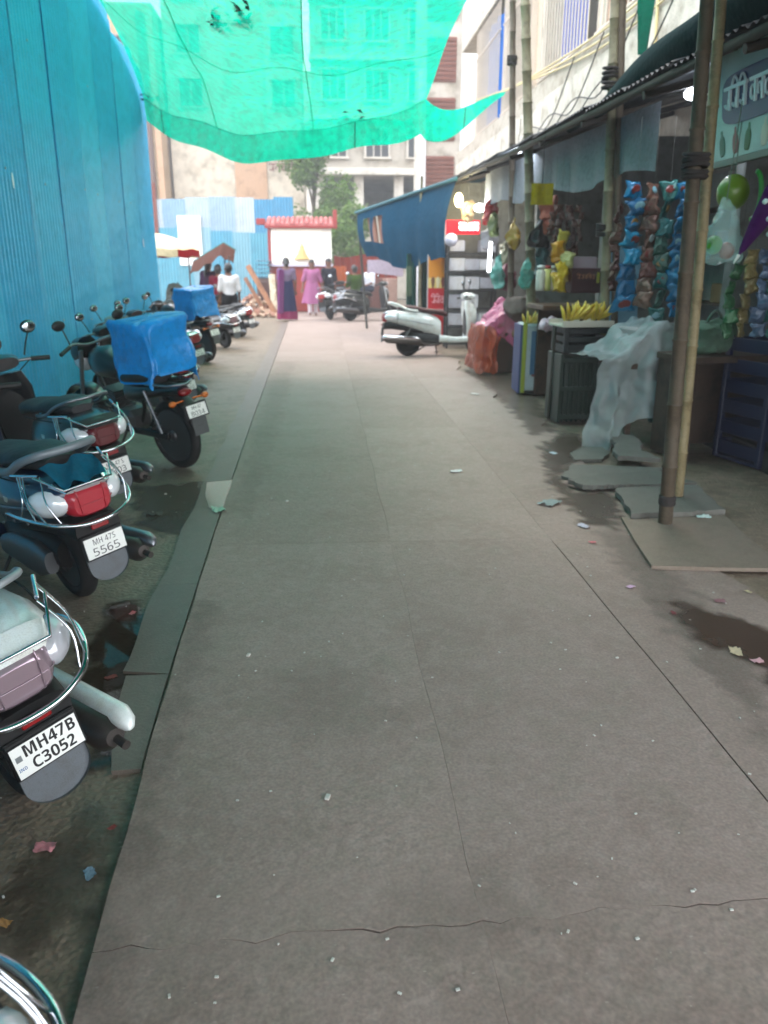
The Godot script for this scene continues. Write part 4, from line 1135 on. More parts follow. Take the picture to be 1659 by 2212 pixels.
func person(label: String, pos: Vector3, turn: float, o: Dictionary) -> Node3D:
	var t := thing("person", label, "person", pos, Basis(Vector3.UP, turn).scaled(Vector3.ONE * o.get("size", 1.0)))
	var J := {head = Vector3(0, 1.475, 0.0), neck = Vector3(0, 1.31, -0.01), chest = Vector3(0, 1.17, 0), waist = Vector3(0, 0.98, 0.01), hip = Vector3(0, 0.86, 0),
		sl = Vector3(-0.165, 1.265, 0), el = Vector3(-0.225, 1.0, 0.0), wl = Vector3(-0.235, 0.77, 0.07), sr = Vector3(0.165, 1.265, 0), er = Vector3(0.225, 1.0, 0.0), wr = Vector3(0.235, 0.77, 0.07),
		hl = Vector3(-0.085, 0.83, 0), kl = Vector3(-0.09, 0.45, 0.03), al = Vector3(-0.09, 0.075, -0.03), tl = Vector3(-0.1, 0.03, 0.12),
		hr = Vector3(0.085, 0.83, 0), kr = Vector3(0.09, 0.45, 0.03), ar = Vector3(0.09, 0.075, -0.03), tr = Vector3(0.1, 0.03, 0.12)}
	for key in o.get("pose", {}): J[key] = o.pose[key]
	var H: Vector3 = J.head
	var skin := M(o.get("skin", Color(0.40, 0.25, 0.17)), 0.6)
	var body := [[H + Vector3(0, 0.02, -0.012), H + Vector3(0, 0.03, 0.01), 0.088, 0.085], [H + Vector3(0, -0.05, 0.03), H + Vector3(0, -0.075, 0.04), 0.058, 0.042],
		[J.neck, H + Vector3(0, -0.06, -0.01), 0.052, 0.05], [J.chest, J.neck, 0.13, 0.06], [J.waist, J.chest, 0.125, 0.145], [J.hip, J.waist, 0.14, 0.12],
		[J.chest + Vector3(-0.05, 0.05, 0), J.sl, 0.085, 0.06], [J.chest + Vector3(0.05, 0.05, 0), J.sr, 0.085, 0.06]]
	for s in ["l", "r"]:
		body += [[J["s" + s], J["e" + s], 0.052, 0.042], [J["e" + s], J["w" + s], 0.04, 0.026], [J["h" + s], J["k" + s], 0.088, 0.058], [J["k" + s], J["a" + s], 0.055, 0.036], [J["a" + s], J["t" + s], 0.036, 0.026]]
	var m := mb()
	nets(m, body, 0.022, 0.05)
	# face: nose, brow, lips, ears in a finer grid
	nets(m, [[H + Vector3(0, 0.015, 0.088), H + Vector3(0, -0.018, 0.108), 0.009, 0.014], [H + Vector3(-0.022, -0.055, 0.083), H + Vector3(0.022, -0.055, 0.083), 0.009, 0.009],
		[H + Vector3(-0.088, 0.01, 0), H + Vector3(-0.09, -0.02, 0), 0.018, 0.012], [H + Vector3(0.088, 0.01, 0), H + Vector3(0.09, -0.02, 0), 0.018, 0.012]], 0.007, 0.01)
	for s in ["l", "r"]:
		hand(m, J["w" + s], J["w" + s] - J["e" + s], -1.0 if s == "l" else 1.0)
	var bd := put(m, "body", skin, t)
	for k in [-1, 1]: put(mb().ell(H + Vector3(k * 0.032, 0.018, 0.086), Vector3(0.013, 0.008, 0.006), Basis(), 8, 6), "eye", M(Color(0.06, 0.04, 0.04), 0.3), bd)
	# hair
	var hair := mb()
	var hb := [[H + Vector3(0, 0.045, -0.03), H + Vector3(0, 0.06, 0.015), 0.089, 0.082], [H + Vector3(0, 0.0, -0.045), H + Vector3(0, -0.03, -0.045), 0.08, 0.07]]
	if o.get("bun", false): hb.append([H + Vector3(0, -0.03, -0.12), H + Vector3(0, -0.05, -0.125), 0.05, 0.045])
	if o.get("plait", false): hb += [[H + Vector3(0, -0.06, -0.09), J.chest + Vector3(0, 0.05, -0.16), 0.035, 0.025]]
	nets(hair, hb, 0.014, 0.03)
	put(hair, "hair", M(Color(0.035, 0.03, 0.03), 0.45), t)
	# garments that follow the limbs
	for g in o.get("wear", []):
		var B := []
		var add: float = g.get("add", 0.018)
		for pr in g.bones: B.append([J[pr[0]].lerp(J[pr[1]], pr[4] if pr.size() > 4 else 0.0), J[pr[0]].lerp(J[pr[1]], pr[5] if pr.size() > 5 else 1.0), pr[2] + add, pr[3] + add])
		var c := mb()
		nets(c, B, 0.02, 0.045)
		put(c, g.name, cloth(g.col), t)
	# skirt or sari: a pleated bell from the waist to the hem
	for g in o.get("skirt", []):
		var rings := []
		for lv in 14:
			var f := lv / 13.0
			var y := lerpf(g.y1, g.y0, f)
			var R := []
			for i in 40:
				var a := TAU * i / 40
				var w := lerpf(g.r1, g.r0, pow(f, g.get("flare", 0.8))) * (1.0 + 0.05 * f * sin(a * 7.0 + f) + 0.02 * f * sin(a * 13.0))
				R.append(Vector3(cos(a) * w, y + 0.012 * sin(a * 3.0) * f, sin(a) * w * 0.82) + g.get("shift", Vector3.ZERO) * f)
			rings.append(R)
		put(mb().loft(rings, false, false), g.name, cloth(g.col, 0.0, "weave", 4.0), t)
		if g.has("hem"):
			var hr2 := []
			for lv in 3:
				var R := []
				for i in 40:
					var q: Vector3 = rings[12 + (1 if lv > 0 else 0)][i]
					R.append(Vector3(q.x * 1.012, lerpf(g.y0 + g.hem_h, g.y0, lv / 2.0), q.z * 1.012))
				hr2.append(R)
			put(mb().loft(hr2, false, false), "hem", cloth(g.hem, 0.0, "weave", 4.0), t)
	return t

const SHIRT := [["waist", "chest", 0.125, 0.145], ["hip", "waist", 0.14, 0.12], ["chest", "sl", 0.10, 0.06], ["chest", "sr", 0.10, 0.06], ["sl", "el", 0.055, 0.048], ["sr", "er", 0.055, 0.048], ["chest", "neck", 0.13, 0.055, 0.0, 0.6]]
const TROUSERS := [["hip", "waist", 0.142, 0.122, 0.0, 0.5], ["hl", "kl", 0.09, 0.062], ["kl", "al", 0.062, 0.045], ["hr", "kr", 0.09, 0.062], ["kr", "ar", 0.062, 0.045]]
const SEATED := {head = Vector3(0, 1.27, 0.04), neck = Vector3(0, 1.11, 0.0), chest = Vector3(0, 0.97, -0.02), waist = Vector3(0, 0.78, -0.02), hip = Vector3(0, 0.66, 0),
	sl = Vector3(-0.165, 1.06, 0), el = Vector3(-0.23, 0.82, 0.05), wl = Vector3(-0.2, 0.75, 0.28), sr = Vector3(0.165, 1.06, 0), er = Vector3(0.23, 0.82, 0.05), wr = Vector3(0.2, 0.75, 0.28),
	hl = Vector3(-0.09, 0.63, 0.02), kl = Vector3(-0.14, 0.62, 0.40), al = Vector3(-0.15, 0.24, 0.38), tl = Vector3(-0.16, 0.19, 0.52),
	hr = Vector3(0.09, 0.63, 0.02), kr = Vector3(0.14, 0.62, 0.40), ar = Vector3(0.15, 0.24, 0.38), tr = Vector3(0.16, 0.19, 0.52)}

func build_people():
	# woman in a sari walking away down the cement strip
	var s := person("person in purple sari with dark blue skirt and pink hem walking on the cement strip", gp(622, 692), PI + 0.1, {bun = true, size = 1.08,
		pose = {al = Vector3(-0.07, 0.075, 0.10), tl = Vector3(-0.08, 0.03, 0.23), kl = Vector3(-0.08, 0.45, 0.10), ar = Vector3(0.08, 0.09, -0.14), tr = Vector3(0.08, 0.03, -0.02)},
		wear = [{name = "blouse", col = Color(0.42, 0.36, 0.45), bones = [["waist", "chest", 0.12, 0.14], ["chest", "sl", 0.10, 0.06], ["chest", "sr", 0.10, 0.06], ["sl", "el", 0.055, 0.05, 0.0, 0.7], ["sr", "er", 0.055, 0.05, 0.0, 0.7]]}],
		skirt = [{name = "sari_skirt", col = Color(0.12, 0.13, 0.27), y1 = 1.04, y0 = 0.04, r1 = 0.155, r0 = 0.27, hem = Color(0.50, 0.14, 0.30), hem_h = 0.2}]})
	var pal := mb().sheet(func(u, v):
		var x: float = lerpf(0.06, 0.22, u) + 0.06 * v + 0.015 * sin(u * 9.0)
		return Vector3(x, lerpf(1.30, 0.20, v), -0.16 - 0.10 * v + 0.03 * sin(u * 14.0 + v)), 12, 16)
	put(pal, "sari_end", cloth(Color(0.45, 0.22, 0.42)), s)
	# woman in pink, coming this way
	person("person in long pink dress and pale trousers walking towards the scooters", gp(676, 682), 0.05, {size = 1.06, plait = true,
		pose = {kl = Vector3(-0.08, 0.46, 0.11), al = Vector3(-0.08, 0.09, 0.09), tl = Vector3(-0.09, 0.05, 0.23), el = Vector3(-0.25, 1.02, -0.02), er = Vector3(0.25, 1.0, 0.0), wl = Vector3(-0.29, 0.79, 0.05), wr = Vector3(0.30, 0.78, -0.02)},
		wear = [{name = "bodice", col = Color(0.60, 0.36, 0.50), bones = [["waist", "chest", 0.125, 0.145], ["chest", "sl", 0.10, 0.06], ["chest", "sr", 0.10, 0.06], ["sl", "el", 0.055, 0.05], ["sr", "er", 0.055, 0.05]]},
			{name = "trousers", col = Color(0.85, 0.80, 0.82), bones = TROUSERS}],
		skirt = [{name = "dress_skirt", col = Color(0.60, 0.36, 0.50), y1 = 1.02, y0 = 0.36, r1 = 0.15, r0 = 0.33, flare = 0.9}]})
	person("person in dark shirt and black trousers standing beside the parked dark scooter", gp(712, 680), 0.5, {size = 1.08,
		wear = [{name = "shirt", col = Color(0.13, 0.13, 0.17), bones = SHIRT}, {name = "trousers", col = Color(0.09, 0.09, 0.11), bones = TROUSERS}]})
	person("person in olive green shirt sitting on the dark scooter", gp(768, 686) + Vector3(0, 0.10, -0.12), PI + 0.5, {size = 1.02, pose = SEATED,
		wear = [{name = "shirt", col = Color(0.21, 0.29, 0.10), bones = SHIRT}, {name = "trousers", col = Color(0.12, 0.12, 0.13), bones = TROUSERS}]})
	person("person in white shirt bending forward behind the dark scooter", gp(800, 676) + Vector3(0, 0.12, -0.4), -0.9, {size = 1.04, pose = SEATED,
		wear = [{name = "shirt", col = Color(0.80, 0.81, 0.83), bones = SHIRT}, {name = "trousers", col = Color(0.2, 0.22, 0.28), bones = TROUSERS}]})
	# people by the stall under the brown sheet
	person("person in deep purple clothes standing under the brown sheet", Vector3(-2.95, -0.02, -21.0), PI - 0.5, {size = 1.05, plait = true,
		wear = [{name = "tunic", col = Color(0.20, 0.10, 0.22), bones = SHIRT}], skirt = [{name = "skirt", col = Color(0.20, 0.10, 0.24), y1 = 1.02, y0 = 0.2, r1 = 0.16, r0 = 0.3}]})
	person("person in white and black patterned shirt beside the second blue box", Vector3(-2.25, -0.02, -19.3), PI + 0.2, {size = 0.99,
		wear = [{name = "shirt", col = Color(0.80, 0.80, 0.80), bones = SHIRT}, {name = "trousers", col = Color(0.1, 0.1, 0.12), bones = TROUSERS}]})
	person("person in crimson top half hidden behind the white patterned shirt", Vector3(-2.62, -0.02, -20.3), PI - 0.2, {size = 0.97,
		wear = [{name = "top", col = Color(0.40, 0.07, 0.16), bones = SHIRT}, {name = "trousers", col = Color(0.15, 0.1, 0.12), bones = TROUSERS}]})

# ================================================================ THE RIGHT SIDE: house, roof, stalls
func bamboo(label: String, a: Vector3, b: Vector3, r: float, m: Material, sd: int) -> Node3D:
	var t := thing("bamboo_pole", label, "pole", a, Basis(), "bamboo poles along the stalls")
	var rr := RandomNumberGenerator.new(); rr.seed = sd
	var pts := []; var rad := []
	var L := a.distance_to(b)
	var n := int(L / 0.34)
	var side := Vector3(rr.randf_range(-1, 1), 0, rr.randf_range(-1, 1)) * 0.02
	for i in n + 1:
		var f := float(i) / n
		var p := (b - a) * f + side * sin(f * PI)
		var taper := 1.0 - 0.18 * f
		if i > 0:
			for q in [[-0.010, 1.0], [-0.004, 1.14], [0.004, 1.14], [0.010, 1.0]]:
				pts.append(p + (b - a).normalized() * q[0]); rad.append(r * taper * q[1])
		else:
			pts.append(p); rad.append(r)
	put(mb().tube(pts, rad, 12), "pole", m, t)
	return t

func tie(parent: Node3D, p: Vector3, r: float, h := 0.08):
	var m := mb()
	for i in 5: m.lathe([[r * 0.95, -0.012], [r * 1.12, 0.0], [r * 0.95, 0.012]], Transform3D(Basis(Vector3.RIGHT, 0.15 * sin(i * 2.1)), p + Vector3(0, (i - 2) * h / 5, 0)), 10)
	put(m, "rope_tie", M(Color(0.16, 0.14, 0.13), 0.9), parent)

func build_house():
	var wall := M(Color(0.78, 0.755, 0.72), 0.85, 0.0, "streak", 0.3)
	var h := thing("lane_house", "white plastered house with barred balconies over the stalls", "building", Vector3.ZERO)
	put(mb().box(Vector3(6.4, 5.6, -13.2), Vector3(3.6, 11.2, 22.4), 0.03), "wall", wall, h)
	put(mb().box(Vector3(4.3, 4.45, -14.8), Vector3(0.8, 0.34, 19.2), 0.02), "slab", M(Color(0.70, 0.67, 0.63), 0.85, 0.0, "streak", 0.4), h)
	put(mb().box(Vector3(3.95, 3.92, -14.8), Vector3(0.10, 0.78, 19.1), 0.01), "parapet", wall, h)
	put(mb().box(Vector3(4.35, 7.35, -14.8), Vector3(0.7, 0.3, 19.2), 0.02), "slab", wall, h)
	# balcony bays between cross walls
	for i in 6:
		var z := -6.2 - i * 3.2
		put(mb().box(Vector3(4.33, 5.9, z), Vector3(0.5, 2.55, 0.3), 0.02), "cross_wall", wall, h)
	var bar := M(Color(0.72, 0.66, 0.60), 0.6, 0.2)
	var bays := [[-9.4, -6.5, "bars"], [-12.6, -9.7, "bars"], [-15.8, -12.9, "bars"], [-19.0, -16.1, "cloth"], [-22.2, -19.3, "bars"]]
	for b in bays:
		var g := put(mb().tube([Vector3(4.02, 6.5, b[0]), Vector3(4.02, 6.5, b[1])], 0.022, 6), "grille_rail", bar, h)
		put(mb().tube([Vector3(4.02, 4.72, b[0]), Vector3(4.02, 4.72, b[1])], 0.022, 6), "grille_rail", bar, h)
		var z: float = b[0] + 0.1
		while z < b[1]:
			put(mb().tube([Vector3(4.02, 4.66, z), Vector3(4.02, 7.1, z)], 0.014, 5), "bar", bar, g)
			z += 0.17
	# window openings at the back of the bays
	for b in bays:
		var zc: float = (b[0] + b[1]) / 2
		var f := put(mb().box(Vector3(4.61, 5.85, zc), Vector3(0.08, 1.7, 1.5), 0.01), "window", M(Color(0.55, 0.5, 0.45), 0.7), h)
		put(mb().box(Vector3(4.575, 5.85, zc), Vector3(0.03, 1.5, 1.3)), "pane", M(Color(0.16, 0.17, 0.19), 0.15), f)
	# curtains hung in the balconies
	var cur := [[-14.75, -13.35, Color(0.36, 0.41, 0.66), "lavender blue curtain"], [-21.1, -18.7, Color(0.10, 0.38, 0.68), "bright blue curtain"], [-12.4, -11.7, Color(0.74, 0.60, 0.52), "beige curtain"], [-16.9, -15.9, Color(0.80, 0.72, 0.64), "beige curtain"]]
	for c in cur:
		put(mb().sheet(func(u, v): return Vector3(4.12 + 0.05 * sin(u * 22.0), lerpf(6.9, 4.72, v), lerpf(c[0], c[1], u)), 30, 4), "curtain", cloth(c[2], 0.3), h)
	# yellow water pipes along the slab
	for k in 3:
		var y: float = 4.66 - 0.10 * k
		put(mb().tube(spline([Vector3(3.86, y - 0.1, -9.0), Vector3(3.85, y - 0.1, -12.0), Vector3(3.86, y + 0.25 + 0.1 * k, -17.0), Vector3(3.86, y + 0.8 + 0.2 * k, -23.0)], 4), 0.014, 6), "water_pipe", M(Color(0.74, 0.66, 0.46), 0.5), h)
	put(mb().tube([Vector3(3.86, 4.6, -9.9), Vector3(3.86, 4.5, -9.9), Vector3(3.88, 3.6, -9.9)], 0.02, 6), "water_pipe", M(Color(0.78, 0.70, 0.50), 0.5), h)
	# cables hanging in front of the parapet
	for k in 4:
		var z0 := -9.0 - k * 1.3
		put(mb().tube(spline([Vector3(3.82, 4.5, z0), Vector3(3.80, 3.75, z0 - 1.2), Vector3(3.82, 3.9, z0 - 2.6), Vector3(3.82, 3.4, z0 - 4.2)], 6), 0.010, 5), "cable", M(Color(0.06, 0.06, 0.07), 0.7), h)
	# air conditioner shelf and box near the corner
	var ac := put(mb().box(Vector3(3.72, 4.95, -7.4), Vector3(0.42, 0.62, 0.85), 0.02), "air_conditioner", M(Color(0.68, 0.64, 0.60), 0.6), h)
	put(mb().box(Vector3(3.505, 4.95, -7.4), Vector3(0.02, 0.5, 0.7), 0.004), "grille", M(Color(0.30, 0.29, 0.28), 0.7), ac)
	# ---- lean-to roof of corrugated sheets over the stalls
	var rf := thing("stall_roof", "long dark corrugated lean-to roof over the market stalls", "roof", Vector3.ZERO)
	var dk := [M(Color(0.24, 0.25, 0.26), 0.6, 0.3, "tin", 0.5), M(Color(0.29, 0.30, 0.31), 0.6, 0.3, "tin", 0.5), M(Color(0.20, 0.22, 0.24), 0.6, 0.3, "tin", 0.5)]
	for i in 14:
		var z := -3.0 - i * 0.95
		var y0 := 2.76 + 0.024 * i
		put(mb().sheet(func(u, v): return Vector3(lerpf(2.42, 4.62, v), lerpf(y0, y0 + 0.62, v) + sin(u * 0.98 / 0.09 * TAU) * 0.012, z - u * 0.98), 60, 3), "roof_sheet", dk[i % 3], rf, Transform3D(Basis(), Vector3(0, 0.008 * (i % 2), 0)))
	put(mb().tube([Vector3(2.47, 2.70, -2.6), Vector3(2.47, 3.03, -16.2)], 0.035, 8), "eave_pole", M(Color(0.22, 0.19, 0.16), 0.8, 0.0, "bamboo", 1.0), rf)
	put(mb().tube([Vector3(3.5, 3.0, -2.6), Vector3(3.5, 3.30, -16.2)], 0.035, 8), "purlin", M(Color(0.22, 0.19, 0.16), 0.8, 0.0, "bamboo", 1.0), rf)
	for i in 9:
		var z := -3.4 - i * 1.5
		put(mb().tube([Vector3(2.45, 2.66 + 0.024 * i * 1.55, z), Vector3(4.6, 3.22 + 0.024 * i * 1.55, z)], 0.03, 7), "rafter", M(Color(0.20, 0.17, 0.14), 0.8), rf)
	# shop floor and party walls behind the stalls
	struct(mb().box(Vector3(4.0, 0.06, -10.2), Vector3(1.3, 0.18, 15.0), 0.01), "shop_floor", M(Color(0.32, 0.31, 0.30), 0.8, 0.0, "dirt", 0.6))
	for i in 5:
		var z := -3.4 - i * 3.2
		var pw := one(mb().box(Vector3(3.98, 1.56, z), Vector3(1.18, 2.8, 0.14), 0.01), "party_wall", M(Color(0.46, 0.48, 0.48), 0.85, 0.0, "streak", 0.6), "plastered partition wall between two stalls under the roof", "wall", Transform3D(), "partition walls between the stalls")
	# grey plastic valance hanging under the roof
	var val := one(mb().sheet(func(u, v):
		var z: float = lerpf(-6.9, -14.2, u)
		return Vector3(2.80 + 0.03 * sin(u * 60.0) * v, lerpf(2.80, 2.26 + 0.05 * sin(u * 17.0), v) + 0.22 * u, z), 90, 8), "plastic_valance", cloth(Color(0.52, 0.53, 0.55), 0.5), "long grey plastic sheet hanging under the stall roof", "sheet")
	# dark tarpaulin bundled on the eave near the sign board
	one(mb().sheet(func(u, v):
		var z: float = lerpf(-8.7, -3.0, u)
		var rise: float = lerpf(0.02, 0.62, pow(u, 0.8))
		return Vector3(2.58 - 0.14 * sin(v * PI) * (0.3 + u), 2.82 + rise * v + 0.04 * sin(u * 15.0 + v * 3.0) * v, z), 50, 10), "tarpaulin", cloth(Color(0.07, 0.16, 0.16), 0.1), "dark green tarpaulin bundled along the eave above the sign board", "tarpaulin")
	one(mb().sheet(func(u, v): return zp(1395, 0, -8.2) + Vector3(0.10 * (u - 0.5) * (1.0 - 0.6 * v) + 0.03 * sin(u * 9.0), 0.5 - 0.95 * v, 0.35 * (u - 0.5) * (1.2 - v)), 10, 12), "green_cloth", cloth(Color(0.05, 0.36, 0.28), 0.4), "narrow green cloth hanging down beside the air conditioner", "cloth")

func build_poles():
	var dark := M(Color(0.33, 0.29, 0.25), 0.75, 0.0, "bamboo", 1.6)
	var light := M(Color(0.56, 0.52, 0.42), 0.65, 0.0, "bamboo", 1.6)
	var mid := M(Color(0.46, 0.45, 0.38), 0.7, 0.0, "bamboo", 1.6)
	var b1 := gp(1436, 1136); var t1 := zp(1532, -60, b1.z - 0.15)
	var p1 := bamboo("grey brown bamboo pole standing on the concrete patch with a dark tie at its foot", b1, t1, 0.042, dark, 3)
	tie(p1, (t1 - b1) * 0.035 + Vector3(0, 0.06, 0), 0.046, 0.05)
	tie(p1, zp(1502, 358, lerpf(b1.z, t1.z, 0.66)) - b1, 0.07, 0.14)
	var b2 := gp(1462, 1085); var t2 := zp(1563, -60, b2.z - 0.1)
	bamboo("pale yellow bamboo pole tied against the grey brown pole", b2, t2, 0.036, light, 5)
	var b3 := Vector3(2.86, 0.0, -7.85); var t3 := zp(1331, -60, -7.9)
	var p3 := bamboo("greenish double bamboo pole beside the plastic covered table", b3, t3, 0.05, mid, 7)
	tie(p3, zp(1318, 168, -7.9) - b3, 0.075, 0.2)
	tie(p3, zp(1303, 497, -7.9) - b3, 0.07, 0.12)
	put(mb().tube([Vector3(0.07, 0.6, 0.03), zp(1346, -60, -7.88) - b3], 0.035, 10), "second_pole", dark, p3)
	var b4 := Vector3(2.76, 0.0, -10.3); var t4 := zp(1133, -60, -10.3)
	bamboo("straight greenish bamboo pole behind the blue and white cooler", b4, t4, 0.065, mid, 9)
	var b5 := Vector3(2.86, 0.0, -12.05); var t5 := zp(1108, -60, -12.05)
	var p5 := bamboo("thin dark bamboo pole holding the corner of the green net", b5, t5, 0.05, dark, 11)
	tie(p5, zp(1106, 130, -12.05) - b5, 0.07, 0.12)
	var b6 := Vector3(2.0, 0.0, -16.6); var t6 := Vector3(1.98, 3.2, -16.6)
	bamboo("thin pole in front of the blue tarpaulin stall", b6, t6, 0.035, mid, 13)

func build_sign():
	var a := xp(1546, 352, 2.78); var d := xp(1546, 66, 2.78)
	var s := thing("sign_board", "pale green shop sign board with a blue plaque of white script", "sign", Vector3(2.78, a.y, a.z), Basis(Vector3.UP, -PI / 2) * Basis(Vector3.RIGHT, 0.10))
	# local x runs towards the camera, y up, z to the lane
	var hgt := d.y - a.y
	put(mb().box(Vector3(1.3, hgt / 2, 0), Vector3(2.6, hgt, 0.03), 0.006), "board", M(Color(0.62, 0.74, 0.70), 0.45, 0.0, "tin", 0.8), s)
	put(mb().box(Vector3(1.3, -0.02, 0.0), Vector3(2.64, 0.045, 0.05), 0.006), "board_frame", M(Color(0.42, 0.44, 0.40), 0.6), s)
	var pl := []
	for i in 24:
		var an := TAU * i / 24
		pl.append(Vector2(0.50 + signf(cos(an)) * pow(absf(cos(an)), 0.45) * 0.38, 0.36 + signf(sin(an)) * pow(absf(sin(an)), 0.45) * 0.155))
	var plq := put(mb().prism(PackedVector2Array(pl), 0.0, 0.012), "blue_plaque", M(Color(0.05, 0.09, 0.30), 0.4), s, Transform3D(Basis(Vector3.RIGHT, PI / 2).scaled(Vector3(1, 1, 1)) * Basis.from_scale(Vector3(1, -1, -1)), Vector3(0, 0, 0.016)))
	plq.transform = Transform3D(Basis(Vector3(1, 0, 0), Vector3(0, 0, 1), Vector3(0, 1, 0)), Vector3(0, 0, 0.016))
	var wm := M(Color(0.82, 0.86, 0.86), 0.5)
	script_line(s, Vector3(0.17, 0.43, 0.034), 0.29, 0.16, wm, 3, 3)
	script_line(s, Vector3(0.50, 0.43, 0.034), 0.34, 0.16, wm, 4, 14)
	script_line(s, Vector3(0.14, 0.80, 0.022), 1.2, 0.19, M(Color(0.12, 0.20, 0.20), 0.6), 7, 21)
	# faded printed goods along the lower edge
	var gd := [[0.12, 0.15, Color(0.30, 0.42, 0.34)], [0.30, 0.17, Color(0.55, 0.36, 0.34)], [0.46, 0.2, Color(0.28, 0.40, 0.26)], [0.66, 0.16, Color(0.75, 0.74, 0.66)], [0.86, 0.18, Color(0.35, 0.44, 0.40)], [1.1, 0.16, Color(0.6, 0.4, 0.34)]]
	for q in gd:
		put(mb().blob([[0.003, -0.08], [0.03, -0.075], [0.04, -0.02], [0.034, 0.03], [0.014, 0.05], [0.014, 0.08], [0.003, 0.085]], Transform3D(Basis().scaled(Vector3(1, 1, 0.08)), Vector3.ZERO), 12, 2), "printed_picture", M(q[2], 0.6), s, Transform3D(Basis(Vector3.BACK, 0.2 * sin(q[0] * 9.0)), Vector3(q[0], 0.105, 0.017)))

var packs := {}
func packet(w: float, h: float, variant: int) -> ArrayMesh:      # pillow pack with crimped ends
	var key := [w, h, variant]
	if packs.has(key): return packs[key]
	var m := mb().warp(w * 0.16, 1.6 / w, 50 + variant * 13)
	for sd in [1.0, -1.0]:
		m.sheet(func(u, v):
			var b: float = sin(u * PI) * sin(v * PI)
			return Vector3((u - 0.5) * w * sd * (1.0 - 0.10 * sin(v * PI)), (v - 0.5) * h, 0.15 * w * sd * pow(b, 0.6)), 9, 9)
	packs[key] = m.mesh()
	return packs[key]

func packet_strip(label: String, top: Vector3, turn: float, n: int, w: float, h: float, cols: Array, sd: int):
	var t := thing("packet_strip", label, "packets", top, Basis(Vector3.UP, turn), "strips of snack packets hung under the roof")
	var r := RandomNumberGenerator.new(); r.seed = sd
	put(mb().tube([Vector3(0, 0.5, 0), Vector3(0.01, 0.0, 0)], 0.0015, 4), "string", M(Color(0.3, 0.3, 0.28), 0.9), t)
	for i in n:
		var pk := put(packet(w, h, r.randi_range(0, 3)), "packet", M(cols[r.randi_range(0, cols.size() - 1)], 0.3, 0.15, "weave", 5.0, "crumple", 0.8), t, Transform3D(Basis.from_euler(Vector3(r.randf_range(-0.35, 0.35), r.randf_range(-0.7, 0.7), r.randf_range(-0.22, 0.22))).scaled(Vector3.ONE * r.randf_range(0.9, 1.08)), Vector3(r.randf_range(-0.03, 0.03), -h * (i + 0.5) * 0.95, r.randf_range(-0.02, 0.02))))
		if w < 0.13 or r.randf() < 0.45: continue
		var key := ["print", w]
		if not packs.has(key): packs[key] = mb().warp(w * 0.10, 1.6 / w, 77).ell(Vector3.ZERO, Vector3(w * 0.30, h * 0.20, w * 0.03), Basis(Vector3.BACK, 0.2), 14, 8).mesh()
		put(packs[key], "print", M([Color(0.45, 0.62, 0.66), Color(0.48, 0.38, 0.16), Color(0.40, 0.14, 0.12), Color(0.55, 0.62, 0.62)][r.randi_range(0, 3)], 0.35), pk, Transform3D(Basis(), Vector3(0.0, 0.01, w * 0.130)))

func crate(called: String, label: String, xf: Transform3D, s: Vector3, m: Material, slats := 5, group := "") -> Node3D:
	var t := thing(called, label, "crate", xf.origin, xf.basis, group)
	put(mb().box(Vector3(0, 0.012, 0), Vector3(s.x, 0.024, s.z), 0.004), "base", m, t)
	for x in [-1, 1]:
		for z in [-1, 1]:
			put(mb().box(Vector3(x * (s.x / 2 - 0.02), s.y / 2, z * (s.z / 2 - 0.02)), Vector3(0.045, s.y, 0.045), 0.006), "corner_post", m, t)
	for i in slats:
		var y := s.y * (i + 0.6) / slats
		var hh := s.y / slats * 0.62
		for k in [-1, 1]:
			put(mb().box(Vector3(0, y, k * (s.z / 2 - 0.012)), Vector3(s.x - 0.04, hh, 0.014), 0.003), "slat", m, t)
			put(mb().box(Vector3(k * (s.x / 2 - 0.012), y, 0), Vector3(0.014, hh, s.z - 0.04), 0.003), "slat", m, t)
	return t

func banana_bunch(label: String, at: Vector3, turn: float, n: int, sd: int):
	var t := thing("banana_bunch", label, "bananas", at, Basis(Vector3.UP, turn), "banana bunches on the fruit tray")
	var r := RandomNumberGenerator.new(); r.seed = sd
	put(mb().tube([Vector3(0, 0.0, -0.05), Vector3(0, 0.05, -0.04)], 0.02, 6), "stalk", M(Color(0.30, 0.24, 0.10), 0.8), t)
	for i in n:
		var f := (i + 0.5) / n - 0.5
		var row := i % 2
		var pts := []; var rad := []
		for k in 8:
			var q := k / 7.0
			pts.append(Vector3(f * 0.26 * (0.35 + q) + 0.05 * q * q, 0.03 + 0.02 * row + q * (0.15 + 0.02 * sin(i * 2.3)), -0.05 + 0.05 * row + sin(q * 2.6) * 0.075))
			rad.append([0.007, 0.014, 0.0185, 0.019, 0.0185, 0.017, 0.012, 0.005][k])
		put(mb().tube(pts, rad, 8), "banana", M([Color(0.80, 0.68, 0.16), Color(0.74, 0.62, 0.14), Color(0.82, 0.73, 0.26)][r.randi_range(0, 2)], 0.5, 0.0, "dust", 5.0), t)

func lamp(label: String, called: String, p: Vector3, r: Vector3, c: Color, e: float, light: float):
	var t := thing(called, label, "lamp", p)
	put(mb().ell(Vector3.ZERO, r), "bulb", glow(c, e), t)
	put(mb().tube([Vector3(0, r.y * 0.9, 0), Vector3(0, r.y + 0.05, 0)], 0.016, 8).tube([Vector3(0, r.y + 0.05, 0), Vector3(0.02, r.y + 0.35, 0)], 0.004, 4), "holder", M(Color(0.12, 0.12, 0.12), 0.6), t)
	var l := OmniLight3D.new()
	l.name = "bulb_light"; l.light_color = c; l.light_energy = light; l.omni_range = 8.0; l.omni_attenuation = 2.0; l.shadow_enabled = true; l.light_size = r.x
	t.add_child(l)

